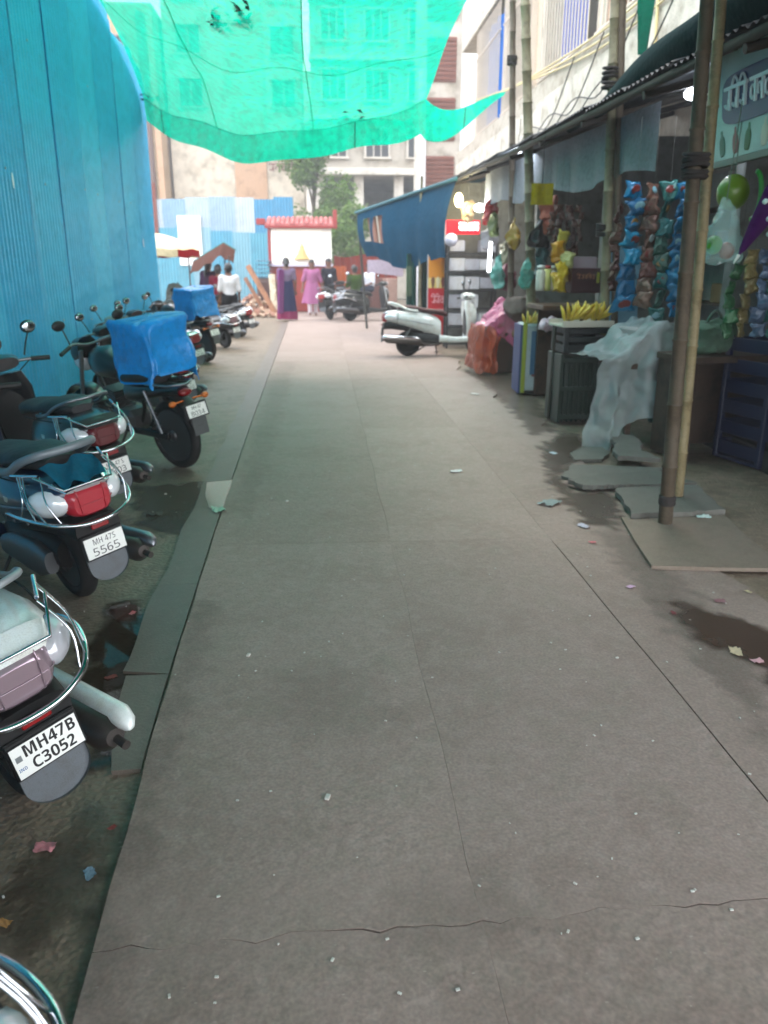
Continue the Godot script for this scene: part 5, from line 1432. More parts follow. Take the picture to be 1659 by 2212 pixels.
func film_mat(c: Color, alpha: float) -> StandardMaterial3D:      # thin glossy plastic sheet
	var m := StandardMaterial3D.new()
	m.albedo_color = Color(c.r, c.g, c.b, alpha); m.roughness = 0.28; m.transparency = BaseMaterial3D.TRANSPARENCY_ALPHA
	m.cull_mode = BaseMaterial3D.CULL_DISABLED; m.normal_enabled = true; m.normal_texture = T.crumple; m.uv1_triplanar = true
	m.uv1_scale = Vector3.ONE * 2.2; m.normal_scale = 0.9
	m.backlight_enabled = true; m.backlight = Color(0.5, 0.5, 0.5)
	return m

func build_stalls():
	# ---- strips of packets
	var blue := [Color(0.04, 0.42, 0.58), Color(0.06, 0.48, 0.62), Color(0.05, 0.36, 0.52)]
	var brn := [Color(0.42, 0.30, 0.25), Color(0.36, 0.22, 0.19), Color(0.45, 0.36, 0.30)]
	var grn := [Color(0.20, 0.44, 0.42), Color(0.24, 0.40, 0.36), Color(0.16, 0.40, 0.40)]
	packet_strip("strip of glossy bright blue snack packets next to the brown ones", zp(1375, 392, -7.0), 0.1, 8, 0.20, 0.142, blue, 1)
	packet_strip("strip of brown snack packets between blue and green ones", zp(1413, 396, -6.95), -0.1, 8, 0.15, 0.135, brn, 2)
	packet_strip("strip of teal green snack packets next to the brown ones", zp(1447, 392, -6.9), 0.15, 8, 0.15, 0.155, grn, 3)
	packet_strip("strip of blue packets just behind the grey brown pole", zp(1480, 392, -6.8), 0.0, 8, 0.14, 0.145, blue, 4)
	packet_strip("thin strip of small brown sachets beside the double pole", zp(1338, 440, -7.5), 0.2, 9, 0.10, 0.09, brn, 5)
	# ---- toy seller's corner
	var ball := thing("toy_ball", "big lime green plastic ball hanging under the sign board", "ball", zp(1583, 416, -5.4))
	put(mb().ell(Vector3.ZERO, Vector3(0.105, 0.115, 0.105), Basis(), 20, 12), "ball", M(Color(0.34, 0.46, 0.04), 0.3), ball)
	put(mb().tube([Vector3(0, 0.10, 0), Vector3(0, 0.75, 0)], 0.004, 4), "string", M(Color(0.4, 0.45, 0.4), 0.9), ball)
	var ring_pts := []
	for i in 20: ring_pts.append(Vector3(0.13 + cos(i / 19.0 * PI - PI / 2) * 0.05, sin(i / 19.0 * PI - PI / 2) * 0.15 - 0.02, 0.03))
	one(mb().tube(ring_pts, 0.016, 8), "toy_hoop", M(Color(0.12, 0.62, 0.22), 0.35), "bright green plastic hoop hanging beside the lime ball", "toy", Transform3D(Basis(), zp(1583, 416, -5.4)))
	var bag := thing("toy_bag", "clear bag with one green and one orange ball hanging by the pale pole", "bag", zp(1560, 512, -5.2))
	put(mb().ell(Vector3(-0.05, -0.05, 0), Vector3(0.055, 0.06, 0.055)), "ball", M(Color(0.30, 0.55, 0.06), 0.35), bag)
	put(mb().ell(Vector3(0.03, -0.085, 0.02), Vector3(0.05, 0.055, 0.05)), "ball", M(Color(0.58, 0.20, 0.06), 0.35), bag)
	put(mb().warp(0.05, 7.0, 33).blob([[0.01, 0.22], [0.05, 0.16], [0.10, 0.05], [0.125, -0.06], [0.10, -0.14], [0.01, -0.16]]), "plastic_film", clear(Color(0.7, 0.85, 0.83), 0.32, 0.3), bag)
	put(mb().tube([Vector3(0, 0.22, 0), Vector3(0.02, 0.8, 0)], 0.004, 4), "string", M(Color(0.4, 0.45, 0.4), 0.9), bag)
	var um := thing("purple_umbrella", "folded purple umbrella with white dots hanging upside down", "umbrella", zp(1628, 500, -5.0), Basis(Vector3.BACK, -0.5))
	put(mb().lathe([[0.004, -0.16], [0.02, -0.12], [0.055, 0.05], [0.085, 0.25], [0.07, 0.42], [0.03, 0.5]], Transform3D(), 10), "canopy", cloth(Color(0.24, 0.07, 0.30)), um)
	put(mb().tube([Vector3(0, -0.16, 0), Vector3(0, -0.22, 0)], [0.012, 0.004], 6), "tip", M(Color(0.8, 0.85, 0.82), 0.4), um)
	for i in 5: put(mb().ell(Vector3(cos(i * 1.4) * 0.07, 0.02 + 0.07 * i, 0.055), Vector3(0.016, 0.018, 0.02), Basis(), 8, 6), "dot", M(Color(0.75, 0.85, 0.82), 0.6), um)
	var r := RandomNumberGenerator.new(); r.seed = 41
	for i in 7:
		var dim := [["bottle green", Color(0.16, 0.36, 0.22)], ["khaki", Color(0.46, 0.42, 0.26)], ["slate blue", Color(0.32, 0.40, 0.50)], ["dull teal", Color(0.20, 0.42, 0.40)], ["umber", Color(0.40, 0.27, 0.20)], ["ash grey", Color(0.46, 0.47, 0.45)], ["ink blue", Color(0.15, 0.20, 0.38)]]
		packet_strip("strip of %s packets hanging behind the toys" % dim[i][0], Vector3(2.95 + 0.13 * i, 1.62, -5.6 - 0.05 * i), 0.1, 6, 0.11, 0.11, [dim[i][1], dim[i][1] * 1.15], 60 + i)
	# ---- blue board and the plastic covered table
	one(mb().box(Vector3.ZERO, Vector3(0.40, 0.80, 0.02), 0.004), "blue_board", M(Color(0.40, 0.58, 0.66), 0.5, 0.0, "tin", 1.0), "plain light blue board leaning behind the double pole", "board", Transform3D(Basis(Vector3.BACK, 0.03), zp(1340, 620, -8.25)))
	var tb := thing("vendor_table", "brown wooden vendor table standing under the clear plastic sheet", "table", Vector3(2.98, 0.0, -6.85), Basis(Vector3.UP, 0.12))
	var wood := M(Color(0.28, 0.21, 0.17), 0.7, 0.0, "bamboo", 1.0)
	put(mb().box(Vector3(0, 0.68, 0), Vector3(0.86, 0.05, 0.6), 0.006), "table_top", wood, tb)
	put(mb().box(Vector3(0, 0.60, 0.28), Vector3(0.80, 0.10, 0.03), 0.004), "apron", wood, tb)
	for x in [-1, 1]:
		for z in [-1, 1]: put(mb().box(Vector3(x * 0.38, 0.33, z * 0.25), Vector3(0.05, 0.66, 0.05), 0.005), "leg", wood, tb)
	# goods lie under the sheet, which is what gives it its humps
	for q in [["white carton lying under the plastic sheet", Vector3(2.78, 0.705, -6.85), Vector3(0.26, 0.28, 0.36), Color(0.55, 0.54, 0.54)], ["green carton lying under the plastic sheet", Vector3(3.12, 0.705, -6.9), Vector3(0.30, 0.22, 0.36), Color(0.20, 0.34, 0.26)]]:
		one(mb().box(Vector3(0, q[2].y / 2, 0), q[2], 0.015), "carton", M(q[3], 0.8), q[0], "carton", Transform3D(Basis(Vector3.UP, 0.12), q[1]), "cartons under the plastic sheet")
	var film := film_mat(Color(0.72, 0.78, 0.78), 0.42)
	one(mb().warp(0.05, 4.0, 71).sheet(func(u, v):
		# u along the table, v over its top and down the front
		var x: float = lerpf(-0.70, 0.86, u)
		var top: float = 0.745 + 0.27 * exp(-pow((x + 0.20) / 0.24, 2.0)) + 0.20 * exp(-pow((x - 0.16) / 0.26, 2.0))
		var s: float = v * 1.6
		var fold: float = sin(x * 21.0) * 0.045 + sin(x * 47.0) * 0.016
		var p: Vector3
		if s < 0.62: p = Vector3(x, top + 0.01 * sin(x * 33.0 + v * 9.0), -0.30 + s)
		else:
			var dwn: float = s - 0.62
			var lim: float = 0.86 if x < -0.05 else 0.44 + 0.15 * sin(x * 6.0)
			dwn = minf(dwn, lim) + 0.10 * sin(x * 8.0) * minf(dwn, 1.0)
			p = Vector3(x - (0.16 * dwn if x < -0.25 else 0.0), top - dwn * 0.98, 0.32 + fold * minf(dwn * 3.0, 1.0) + 0.06 * dwn)
		return Vector3(2.98, 0, -6.85) + Basis(Vector3.UP, 0.12) * p, 80, 48), "plastic_sheet", film, "clear plastic sheet thrown over the vendor table, hanging to the ground", "plastic sheet")
	var bk := thing("teal_sack", "teal plastic sack standing under the vendor table", "sack", gp(1418, 908))
	put(mb().warp(0.05, 6.0, 5).blob([[0.02, 0.0], [0.10, 0.01], [0.13, 0.12], [0.15, 0.26], [0.13, 0.36], [0.06, 0.42], [0.02, 0.44]]), "sack_body", M(Color(0.08, 0.30, 0.29), 0.5, 0.0, "weave", 3.0, "crumple", 0.8), bk)
	put(mb().tube([Vector3(-0.02, 0.43, 0), Vector3(0.03, 0.50, 0.01)], [0.025, 0.05], 8), "knot", M(Color(0.10, 0.34, 0.32), 0.5), bk)
	var gb := thing("green_bag", "pale green cloth bag lying on the brown counter near the pale pole", "bag", zp(1532, 765, -6.1))
	put(mb().warp(0.07, 5.0, 9).ell(Vector3(0, 0.13, 0), Vector3(0.17, 0.15, 0.13), Basis(Vector3.BACK, 0.3), 24, 16), "bag_body", M(Color(0.30, 0.42, 0.34), 0.8, 0.0, "weave", 3.0, "crumple", 0.8), gb)
	put(mb().tube(spline([Vector3(-0.09, 0.22, 0.04), Vector3(0, 0.34, 0.03), Vector3(0.09, 0.2, 0.04)]), 0.012, 6), "handle", M(Color(0.26, 0.36, 0.30), 0.8), gb)
	var ct := thing("wooden_counter", "brown wooden counter between the plastic covered table and the blue crate", "counter", Vector3(3.28, 0.0, -6.2), Basis(Vector3.UP, 0.2))
	put(mb().box(Vector3(0, 0.80, 0), Vector3(1.0, 0.05, 0.5), 0.006), "counter_top", M(Color(0.26, 0.20, 0.16), 0.7, 0.0, "bamboo", 1.0), ct)
	put(mb().box(Vector3(0, 0.40, -0.2), Vector3(0.96, 0.74, 0.03), 0.004), "back_panel", M(Color(0.26, 0.20, 0.16), 0.7, 0.0, "bamboo", 1.0), ct)
	for x in [-1, 1]: put(mb().box(Vector3(x * 0.46, 0.39, 0.0), Vector3(0.05, 0.78, 0.46), 0.004), "side_panel", M(Color(0.26, 0.20, 0.16), 0.7, 0.0, "bamboo", 1.0), ct)
	var cp := gp(1655, 985)
	crate("blue_crate", "dark blue slatted crate standing upright beside the brown counter", Transform3D(Basis(Vector3.UP, 0.25), Vector3(3.55, 0.15 - 0.15, -5.9)), Vector3(0.62, 0.98, 0.5), M(Color(0.035, 0.07, 0.20), 0.5), 6)
	for q in [["crumpled pale wrapper heap in front of the blue crate", gp(1500, 905), 0.10, Color(0.45, 0.52, 0.5)], ["crumpled pink wrapper heap at the foot of the blue crate", gp(1600, 945), 0.08, Color(0.42, 0.34, 0.40)]]:
		var w := mb(); var rr := RandomNumberGenerator.new(); rr.seed = int(q[1].x * 100)
		for i in 5: w.ell(Vector3(rr.randf_range(-1, 1) * q[2], 0.04 + rr.randf() * 0.04, rr.randf_range(-1, 1) * q[2]), Vector3(0.05, 0.04, 0.05), Basis.from_euler(Vector3(rr.randf(), rr.randf(), rr.randf())), 7, 5)
		one(w, "wrapper_heap", M(q[3], 0.4, 0.0, "", 1.0, "crumple", 0.9), q[0], "wrappers", Transform3D(Basis(), q[1]))
	# ---- fruit seller: green crate rack, tray of bananas
	var gx := gp(1243, 908)
	var rk := thing("crate_rack", "dark green plastic crate rack standing on end under the banana tray", "crate", Vector3(2.53, 0.0, -7.72), Basis(Vector3.UP, 0.05))
	var gm := M(Color(0.04, 0.15, 0.11), 0.5, 0.0, "dust", 2.0)
	put(mb().box(Vector3(0, 0.33, 0), Vector3(0.44, 0.62, 0.36), 0.012), "inner_wall", gm, rk)
	for i in 9: put(mb().box(Vector3(-0.2 + i * 0.05, 0.33, 0.19), Vector3(0.018, 0.64, 0.02), 0.003), "slat", gm, rk)
	for i in 3: put(mb().box(Vector3(0, 0.06 + i * 0.28, 0.185), Vector3(0.46, 0.05, 0.035), 0.005), "band", gm, rk)
	for x in [-1, 1]: put(mb().box(Vector3(x * 0.235, 0.34, 0.0), Vector3(0.03, 0.68, 0.4), 0.005), "side", gm, rk)
	crate("fruit_crate", "blackish green fruit crate on top of the green crate rack", Transform3D(Basis(Vector3.UP, 0.05), Vector3(2.54, 0.69, -7.72)), Vector3(0.47, 0.24, 0.38), M(Color(0.05, 0.10, 0.11), 0.5, 0.0, "dust", 2.0), 3)
	for k in 2: one(mb().tube([Vector3.ZERO, Vector3(0.02, 0.92, 0.0)], 0.014, 6), "rack_stake", M(Color(0.16, 0.16, 0.12), 0.7), ["thin dark iron stake between the cooler and the crate rack", "thin yellowish stake at the edge of the crate rack"][k], "stake", Transform3D(Basis(), gp([1183, 1196][k], [905, 905][k])))
	var tr := thing("fruit_tray", "white foam tray of bananas on the dark fruit crate", "tray", Vector3(2.53, 0.935, -7.72), Basis(Vector3.UP, 0.05))
	put(mb().box(Vector3(0, 0.01, 0), Vector3(0.52, 0.02, 0.42), 0.004).box(Vector3(0, 0.035, 0.20), Vector3(0.52, 0.05, 0.02), 0.004).box(Vector3(0, 0.035, -0.20), Vector3(0.52, 0.05, 0.02), 0.004), "tray_body", M(Color(0.72, 0.70, 0.64), 0.7), tr)
	banana_bunch("ripe banana bunch at the pole end of the fruit tray", Vector3(2.68, 0.96, -7.66), 0.2, 8, 5)
	banana_bunch("ripe banana bunch in the middle of the fruit tray", Vector3(2.53, 0.965, -7.68), -0.1, 9, 6)
	banana_bunch("ripe banana bunch at the cooler end of the fruit tray", Vector3(2.39, 0.955, -7.62), 0.1, 8, 7)
	# ---- cooler with banana row on it
	var cb := gp(1158, 850)
	var co := thing("ice_cooler", "blue and white ice box with yellow corner strips", "cooler", Vector3(2.61, 0.0, -9.55), Basis(Vector3.UP, -0.05))
	put(mb().box(Vector3(0, 0.44, 0), Vector3(0.46, 0.80, 0.46), 0.02), "box_body", M(Color(0.66, 0.72, 0.74), 0.5, 0.0, "dust", 2.0), co)
	put(mb().box(Vector3(0.03, 0.50, 0.233), Vector3(0.33, 0.52, 0.012), 0.004), "blue_panel", M(Color(0.16, 0.38, 0.52), 0.5, 0.0, "tin", 1.0), co)
	put(mb().box(Vector3(0.03, 0.235, 0.234), Vector3(0.28, 0.03, 0.010), 0.003), "red_stripe", M(Color(0.45, 0.2, 0.22), 0.5), co)
	for x in [-1, 1]: put(mb().box(Vector3(x * 0.215, 0.44, 0.236), Vector3(0.05, 0.84, 0.03), 0.006), "corner_strip", M(Color(0.55, 0.58, 0.12), 0.5), co)
	put(mb().box(Vector3(-0.25, 0.42, 0.0), Vector3(0.03, 0.82, 0.44), 0.005), "side_board", M(Color(0.13, 0.2, 0.4), 0.6), co)
	put(mb().box(Vector3(0, 0.02, 0), Vector3(0.44, 0.04, 0.42), 0.004), "foot", M(Color(0.06, 0.06, 0.07), 0.7), co)
	for k in 2: banana_bunch(["small flat banana bunch on the ice box lid", "second flat banana bunch on the ice box lid"][k], Vector3(2.48 + k * 0.18, 0.77, -9.48), 0.0, 7, 11 + k)
	var pb := one(mb().warp(0.05, 9.0, 29).ell(Vector3.ZERO, Vector3(0.10, 0.07, 0.08), Basis(Vector3.BACK, 0.4), 20, 14), "carry_bag", M(Color(0.75, 0.66, 0.70), 0.35, 0.0, "", 1.0, "crumple", 1.0), "white and pink plastic bag lying between banana tray and ice box", "bag", Transform3D(Basis(), zp(1186, 700, -8.6)))
	# ---- pink covered stand
	var st := thing("covered_stand", "low stand covered with pink and orange plastic sheets beside the white scooter", "stand", Vector3(2.68, 0.0, -11.6))
	put(mb().box(Vector3(0.0, 0.30, 0), Vector3(0.72, 0.58, 0.6), 0.02), "stand_body", M(Color(0.28, 0.20, 0.16), 0.8, 0.0, "bamboo", 1.0), st)
	put(mb().warp(0.07, 4.0, 61).sheet(func(u, v):
		var x: float = lerpf(-0.46, 0.46, u)
		var s: float = v * 1.25
		var top: float = 0.66 + 0.42 * exp(-pow((x + 0.02) / 0.22, 2.0)) + 0.16 * exp(-pow((x - 0.30) / 0.14, 2.0))
		if s < 0.6: return Vector3(x, lerpf(top, 0.66 + 0.62 * (top - 0.66), s / 0.6), -0.3 + s)
		return Vector3(x, 0.66 + 0.62 * (top - 0.66) - (s - 0.6) * (0.75 + 0.25 * sin(x * 9.0)), 0.33 + 0.05 * sin(x * 24.0) * (s - 0.5)), 48, 36), "pink_sheet", film_mat(Color(0.74, 0.30, 0.46), 0.86), st)
	put(mb().warp(0.05, 5.0, 62).sheet(func(u, v):
		var x: float = lerpf(-0.50, -0.16, u)
		return Vector3(x - 0.05 * v, lerpf(0.68, 0.03, v), 0.37 + 0.04 * sin(x * 42.0) + 0.06 * v), 24, 16), "orange_sheet", film_mat(Color(0.70, 0.30, 0.16), 0.86), st)
	put(mb().warp(0.05, 5.0, 63).sheet(func(u, v): return Vector3(-0.48 - 0.05 * v + 0.03 * sin(u * 20.0), lerpf(0.68, 0.06, v), lerpf(0.38, -0.32, u)), 20, 14), "orange_side", film_mat(Color(0.66, 0.28, 0.16), 0.86), st)
	put(mb().ell(Vector3(0.12, 0.60, 0.36), Vector3(0.13, 0.09, 0.05), Basis(Vector3.BACK, 0.5), 12, 8), "beige_patch", cloth(Color(0.66, 0.52, 0.36)), st)
	one(mb().warp(0.08, 4.0, 19).ell(Vector3(0, 0.16, 0), Vector3(0.26, 0.17, 0.2), Basis(), 24, 16), "grain_sack", M(Color(0.40, 0.34, 0.31), 0.9, 0.0, "weave", 3.0, "crumple", 0.8), "grey brown stuffed sack behind the pink covered stand", "sack", Transform3D(Basis(), zp(1128, 690, -11.2)))
	# ---- counter behind, with jars, yellow packets, maroon box
	var sh := thing("shop_counter", "brown wooden shop counter behind the fruit crates", "counter", Vector3(2.82, 0.0, -9.0), Basis(Vector3.UP, 0.0))
	put(mb().box(Vector3(0, 1.06, 0), Vector3(0.85, 0.05, 0.7), 0.006), "counter_top", M(Color(0.36, 0.26, 0.16), 0.6, 0.0, "bamboo", 1.0), sh)
	put(mb().box(Vector3(0.1, 0.52, -0.3), Vector3(0.8, 1.04, 0.04), 0.004), "front_panel", M(Color(0.30, 0.21, 0.15), 0.8, 0.0, "bamboo", 1.0), sh)
	put(mb().box(Vector3(0.38, 0.52, 0.0), Vector3(0.04, 1.04, 0.6), 0.004), "side_panel", M(Color(0.30, 0.21, 0.15), 0.8, 0.0, "bamboo", 1.0), sh)
	var mbx := thing("maroon_box", "maroon cardboard display box with pale lid on the shop counter", "box", zp(1258, 632, -8.75))
	put(mb().box(Vector3(0, 0.13, 0), Vector3(0.34, 0.26, 0.26), 0.006), "box_body", M(Color(0.20, 0.035, 0.055), 0.5), mbx)
	put(mb().box(Vector3(0, 0.30, -0.10), Vector3(0.34, 0.16, 0.02), 0.004, Basis(Vector3.RIGHT, -0.2)), "raised_lid", M(Color(0.50, 0.44, 0.46), 0.6), mbx)
	script_line(mbx, Vector3(-0.12, 0.19, 0.134), 0.2, 0.05, M(Color(0.62, 0.42, 0.30), 0.6), 5, 33)
	put(mb().box(Vector3(0.12, 0.16, 0.133), Vector3(0.03, 0.11, 0.006), 0.002), "label", M(Color(0.62, 0.58, 0.18), 0.5), mbx)
	for i in 5:
		one(packet(0.16, 0.22, i), "snack_packet", M([Color(0.70, 0.58, 0.10), Color(0.78, 0.68, 0.16), Color(0.66, 0.66, 0.40), Color(0.72, 0.52, 0.10), Color(0.74, 0.70, 0.30)][i], 0.3, 0.1, "weave", 4.0, "crumple", 0.6), "%s yellow snack packet in the heap beside the maroon box" % ["bottom", "second lowest", "middle", "second highest", "topmost"][i], "packet", Transform3D(Basis.from_euler(Vector3(-0.3 + 0.1 * i, 0.4 * sin(i * 2.0), 0.4 * sin(i * 3.0))), zp(1206 + 9 * (i % 3), 610 - 22 * i, -8.7 - 0.04 * i)), "yellow packets heaped on the counter")
	for i in 3:
		var j := thing("snack_jar", ["tall white lidded jar at the edge of the shop counter", "pale yellow jar between white jar and red edge", "short white jar behind the tall one"][i], "jar", zp(1166 + 13 * i, 628, -8.9 - 0.1 * i))
		put(mb().lathe([[0.01, 0.0], [0.05, 0.0], [0.052, 0.03], [0.052, 0.20 + 0.04 * sin(i * 2.0)], [0.035, 0.23], [0.01, 0.235]], Transform3D(), 16), "jar_body", M([Color(0.72, 0.72, 0.66), Color(0.70, 0.72, 0.42), Color(0.76, 0.74, 0.68)][i], 0.25), j)
		put(mb().lathe([[0.01, 0.24], [0.045, 0.24], [0.045, 0.27], [0.01, 0.275]], Transform3D(), 16), "lid", M([Color(0.8, 0.8, 0.78), Color(0.6, 0.15, 0.14), Color(0.75, 0.75, 0.7)][i], 0.4), j)
	# hanging things over the counter
	for q in [["teal plastic carry bag hanging from a nail over the pink stand", 1138, 572, -9.6, Color(0.30, 0.55, 0.50), 0.16, 0.26], ["pale teal carry bag hanging behind the thin dark pole", 1078, 560, -12.4, Color(0.36, 0.58, 0.54), 0.2, 0.42], ["yellow and brown printed bag hanging between the two poles", 1110, 480, -11.0, Color(0.58, 0.46, 0.18), 0.2, 0.32], ["black carry bag hanging above the jars", 1166, 482, -9.4, Color(0.03, 0.035, 0.04), 0.22, 0.28]]:
		var t := thing("hanging_bag", q[0], "bag", zp(q[1], q[2], q[3]))
		var w: float = q[5]; var hh: float = q[6]
		put(mb().warp(w * 0.32, 1.1 / w, int(q[1])).blob([[0.012, 0.06], [w * 0.20, 0.0], [w * 0.42, -hh * 0.35], [w * 0.5, -hh * 0.75], [w * 0.40, -hh * 0.95], [0.01, -hh]], Transform3D(Basis().scaled(Vector3(1, 1, 0.6)), Vector3.ZERO)), "bag_body", M(q[4], 0.35, 0.0, "", 1.0, "crumple", 0.9), t)
		put(mb().tube([Vector3(0, 0.05, 0), Vector3(0, 0.7, 0)], 0.002, 4), "string", M(Color(0.3, 0.3, 0.3), 0.9), t)
	var yl := one(mb().sheet(func(u, v): return Vector3((u - 0.5) * 0.24, -0.22 * v, 0.02 * sin(u * 8.0)), 10, 4), "yellow_cloth", cloth(Color(0.50, 0.46, 0.08), 0.3), "square yellow cloth hanging from the roof between the poles", "cloth", Transform3D(Basis(), zp(1172, 396, -9.0)))
	one(mb().tube([Vector3.ZERO, Vector3(0.0, 0.55, 0.0)], 0.004, 4), "lamp_cord", M(Color(0.08, 0.08, 0.08), 0.8), "thin cord from the roof to the yellow cloth", "cord", Transform3D(Basis(), zp(1172, 396, -9.0)))
	# brown sachet bunches
	for i in 5:
		packet_strip("dense brown sachet strip over the counter, %s from the yellow cloth" % ["first", "second", "third", "fourth", "fifth"][i], zp(1198 + 14 * i, 442, -9.2 - 0.06 * i), 0.3 * sin(i), 7, 0.075, 0.085, [Color(0.34, 0.24, 0.20), Color(0.40, 0.28, 0.24), Color(0.30, 0.22, 0.20)], 80 + i)
	# ---- shelf of stacked cartons farther back
	var sf := thing("goods_rack", "dark iron rack stacked with white cartons behind the white scooter", "rack", Vector3(2.75, 0.0, -15.1))
	for x in [-1, 1]:
		for z in [-1, 1]: put(mb().box(Vector3(x * 0.45, 0.98, z * 0.16), Vector3(0.04, 1.96, 0.04), 0.004), "post", M(Color(0.10, 0.10, 0.11), 0.6), sf)
	for i in 5: put(mb().box(Vector3(0, 0.40 + 0.33 * i, 0), Vector3(0.92, 0.02, 0.36), 0.003), "shelf", M(Color(0.10, 0.10, 0.11), 0.6), sf)
	for i in 5:
		for k in 3:
			if (i * 3 + k) % 8 == 5: continue
			one(mb().box(Vector3(0, 0.125, 0), Vector3(0.275, 0.22 + 0.03 * sin(i + k), 0.30), 0.008), "carton", M([Color(0.62, 0.62, 0.65), Color(0.54, 0.54, 0.58), Color(0.66, 0.66, 0.68)][(i + k) % 3], 0.6, 0.0, "dust", 2.0), "white carton at the %s of the iron rack's %s shelf" % [["banner end", "middle", "pole end"][k], ["bottom", "second", "third", "fourth", "top"][i]], "carton", Transform3D(Basis(Vector3.UP, 0.06 * sin(i * 3 + k)), Vector3(2.47 + k * 0.285, 0.412 + 0.33 * i, -15.1)), "white cartons on the iron rack")
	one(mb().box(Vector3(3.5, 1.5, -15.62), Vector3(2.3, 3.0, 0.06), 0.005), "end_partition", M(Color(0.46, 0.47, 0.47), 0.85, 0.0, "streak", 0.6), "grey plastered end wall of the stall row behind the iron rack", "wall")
	# ice cream banner
	var bn := thing("standing_banner", "upright banner, orange on top, cream in the middle, red below with pale script", "banner", Vector3(2.26, 0.72, -16.0))
	put(mb().box(Vector3(0, 0.76, 0), Vector3(0.38, 0.40, 0.02), 0.003), "orange_field", M(Color(0.80, 0.50, 0.06), 0.5), bn)
	put(mb().box(Vector3(0, 0.46, 0), Vector3(0.38, 0.20, 0.02), 0.003), "cream_field", M(Color(0.84, 0.72, 0.42), 0.5), bn)
	put(mb().box(Vector3(0, -0.17, 0), Vector3(0.38, 1.06, 0.02), 0.003), "red_field", M(Color(0.72, 0.05, 0.10), 0.5), bn)
	for k in 3: put(mb().lathe([[0.01, 0.0], [0.02, 0.02], [0.035, 0.12], [0.04, 0.15], [0.03, 0.19], [0.005, 0.22]], Transform3D(Basis().scaled(Vector3(1, 1, 0.2)), Vector3(-0.10 + 0.10 * k, 0.36, 0.012)), 12), "printed_cone", M([Color(0.40, 0.22, 0.12), Color(0.85, 0.80, 0.66), Color(0.45, 0.20, 0.16)][k], 0.5), bn)
	script_line(bn, Vector3(-0.13, 0.20, 0.014), 0.26, 0.16, M(Color(0.88, 0.60, 0.62), 0.5), 3, 44)
	script_line(bn, Vector3(-0.12, -0.05, 0.014), 0.25, 0.13, M(Color(0.88, 0.60, 0.62), 0.5), 4, 45)
	for k in [-1, 1]: put(mb().tube([Vector3(k * 0.2, -0.72, -0.015), Vector3(k * 0.2, 1.0, -0.015)], 0.014, 6), "post", M(Color(0.62, 0.62, 0.62), 0.5), bn)
	# lit red sign over the rack
	var ls := thing("red_lit_sign", "small red lit sign with glowing white letters above the iron rack", "sign", zp(1000, 491, -14.9))
	put(mb().box(Vector3.ZERO, Vector3(0.62, 0.24, 0.06), 0.008), "sign_box", glow(Color(0.75, 0.02, 0.10), 0.55), ls)
	script_line(ls, Vector3(-0.08, 0.07, 0.042), 0.36, 0.15, glow(Color(1.0, 0.86, 0.86), 3.0), 5, 52)
	# globe, lamps
	var gl := one(mb().ell(Vector3.ZERO, Vector3(0.115, 0.115, 0.115), Basis(), 16, 10), "paper_globe", M(Color(0.62, 0.62, 0.68), 0.6), "pale grey round globe hanging under the red lit sign", "globe", Transform3D(Basis(), zp(975, 518, -14.7)))
	lamp("warm yellow bulb shining at the end of the stall roof", "light_bulb", zp(991, 432, -14.5), Vector3(0.075, 0.12, 0.075), Color(1.0, 0.95, 0.72), 5.0, 0.5)
	lamp("square white lamp shining beside the red lit sign", "light_bulb", zp(1037, 449, -14.2), Vector3(0.11, 0.07, 0.07), Color(1.0, 1.0, 1.0), 5.0, 0.4)
	lamp("small white bulb shining between the two bamboo poles at roof height", "light_bulb", zp(1119, 328, -11.2), Vector3(0.05, 0.05, 0.05), Color(0.9, 0.95, 1.0), 5.0, 0.3)
	lamp("small white bulb shining under the roof next to the grey brown pole", "light_bulb", zp(1494, 203, -6.6), Vector3(0.06, 0.045, 0.05), Color(0.92, 0.95, 1.0), 6.0, 0.25)
	var tl := thing("tube_light", "upright white tube light glowing beside the hanging carry bags", "lamp", zp(1056, 587, -13.2), Basis(Vector3.BACK, -0.03))
	put(mb().tube([Vector3.ZERO, Vector3(0, 0.46, 0)], 0.024, 10), "tube", glow(Color(0.95, 0.96, 1.0), 4.0), tl)
	put(mb().box(Vector3(0, 0.23, -0.04), Vector3(0.05, 0.52, 0.03), 0.004), "batten", M(Color(0.5, 0.5, 0.5), 0.6), tl)
	var ol := OmniLight3D.new()
	ol.name = "tube_glow_light"; ol.position = Vector3(0, 0.23, 0.06); ol.light_energy = 0.4; ol.light_size = 0.2; ol.omni_range = 8.0; ol.omni_attenuation = 2.0; ol.shadow_enabled = true
	tl.add_child(ol)
	# coloured bundles under the roof, small in the picture
	var cols := [Color(0.55, 0.10, 0.10), Color(0.50, 0.42, 0.30), Color(0.24, 0.30, 0.12), Color(0.62, 0.30, 0.22), Color(0.40, 0.40, 0.42), Color(0.60, 0.56, 0.46), Color(0.16, 0.30, 0.30), Color(0.45, 0.2, 0.25)]
	var names := ["red", "tan", "olive", "orange brown", "grey", "cream", "dark teal", "wine"]
	var spots := [[1060, 448, -13.6], [1012, 448, -14.6], [1068, 478, -13.4], [1186, 452, -9.7], [1060, 505, -13.8], [1090, 545, -12.8], [1170, 545, -9.7], [1095, 590, -12.6]]
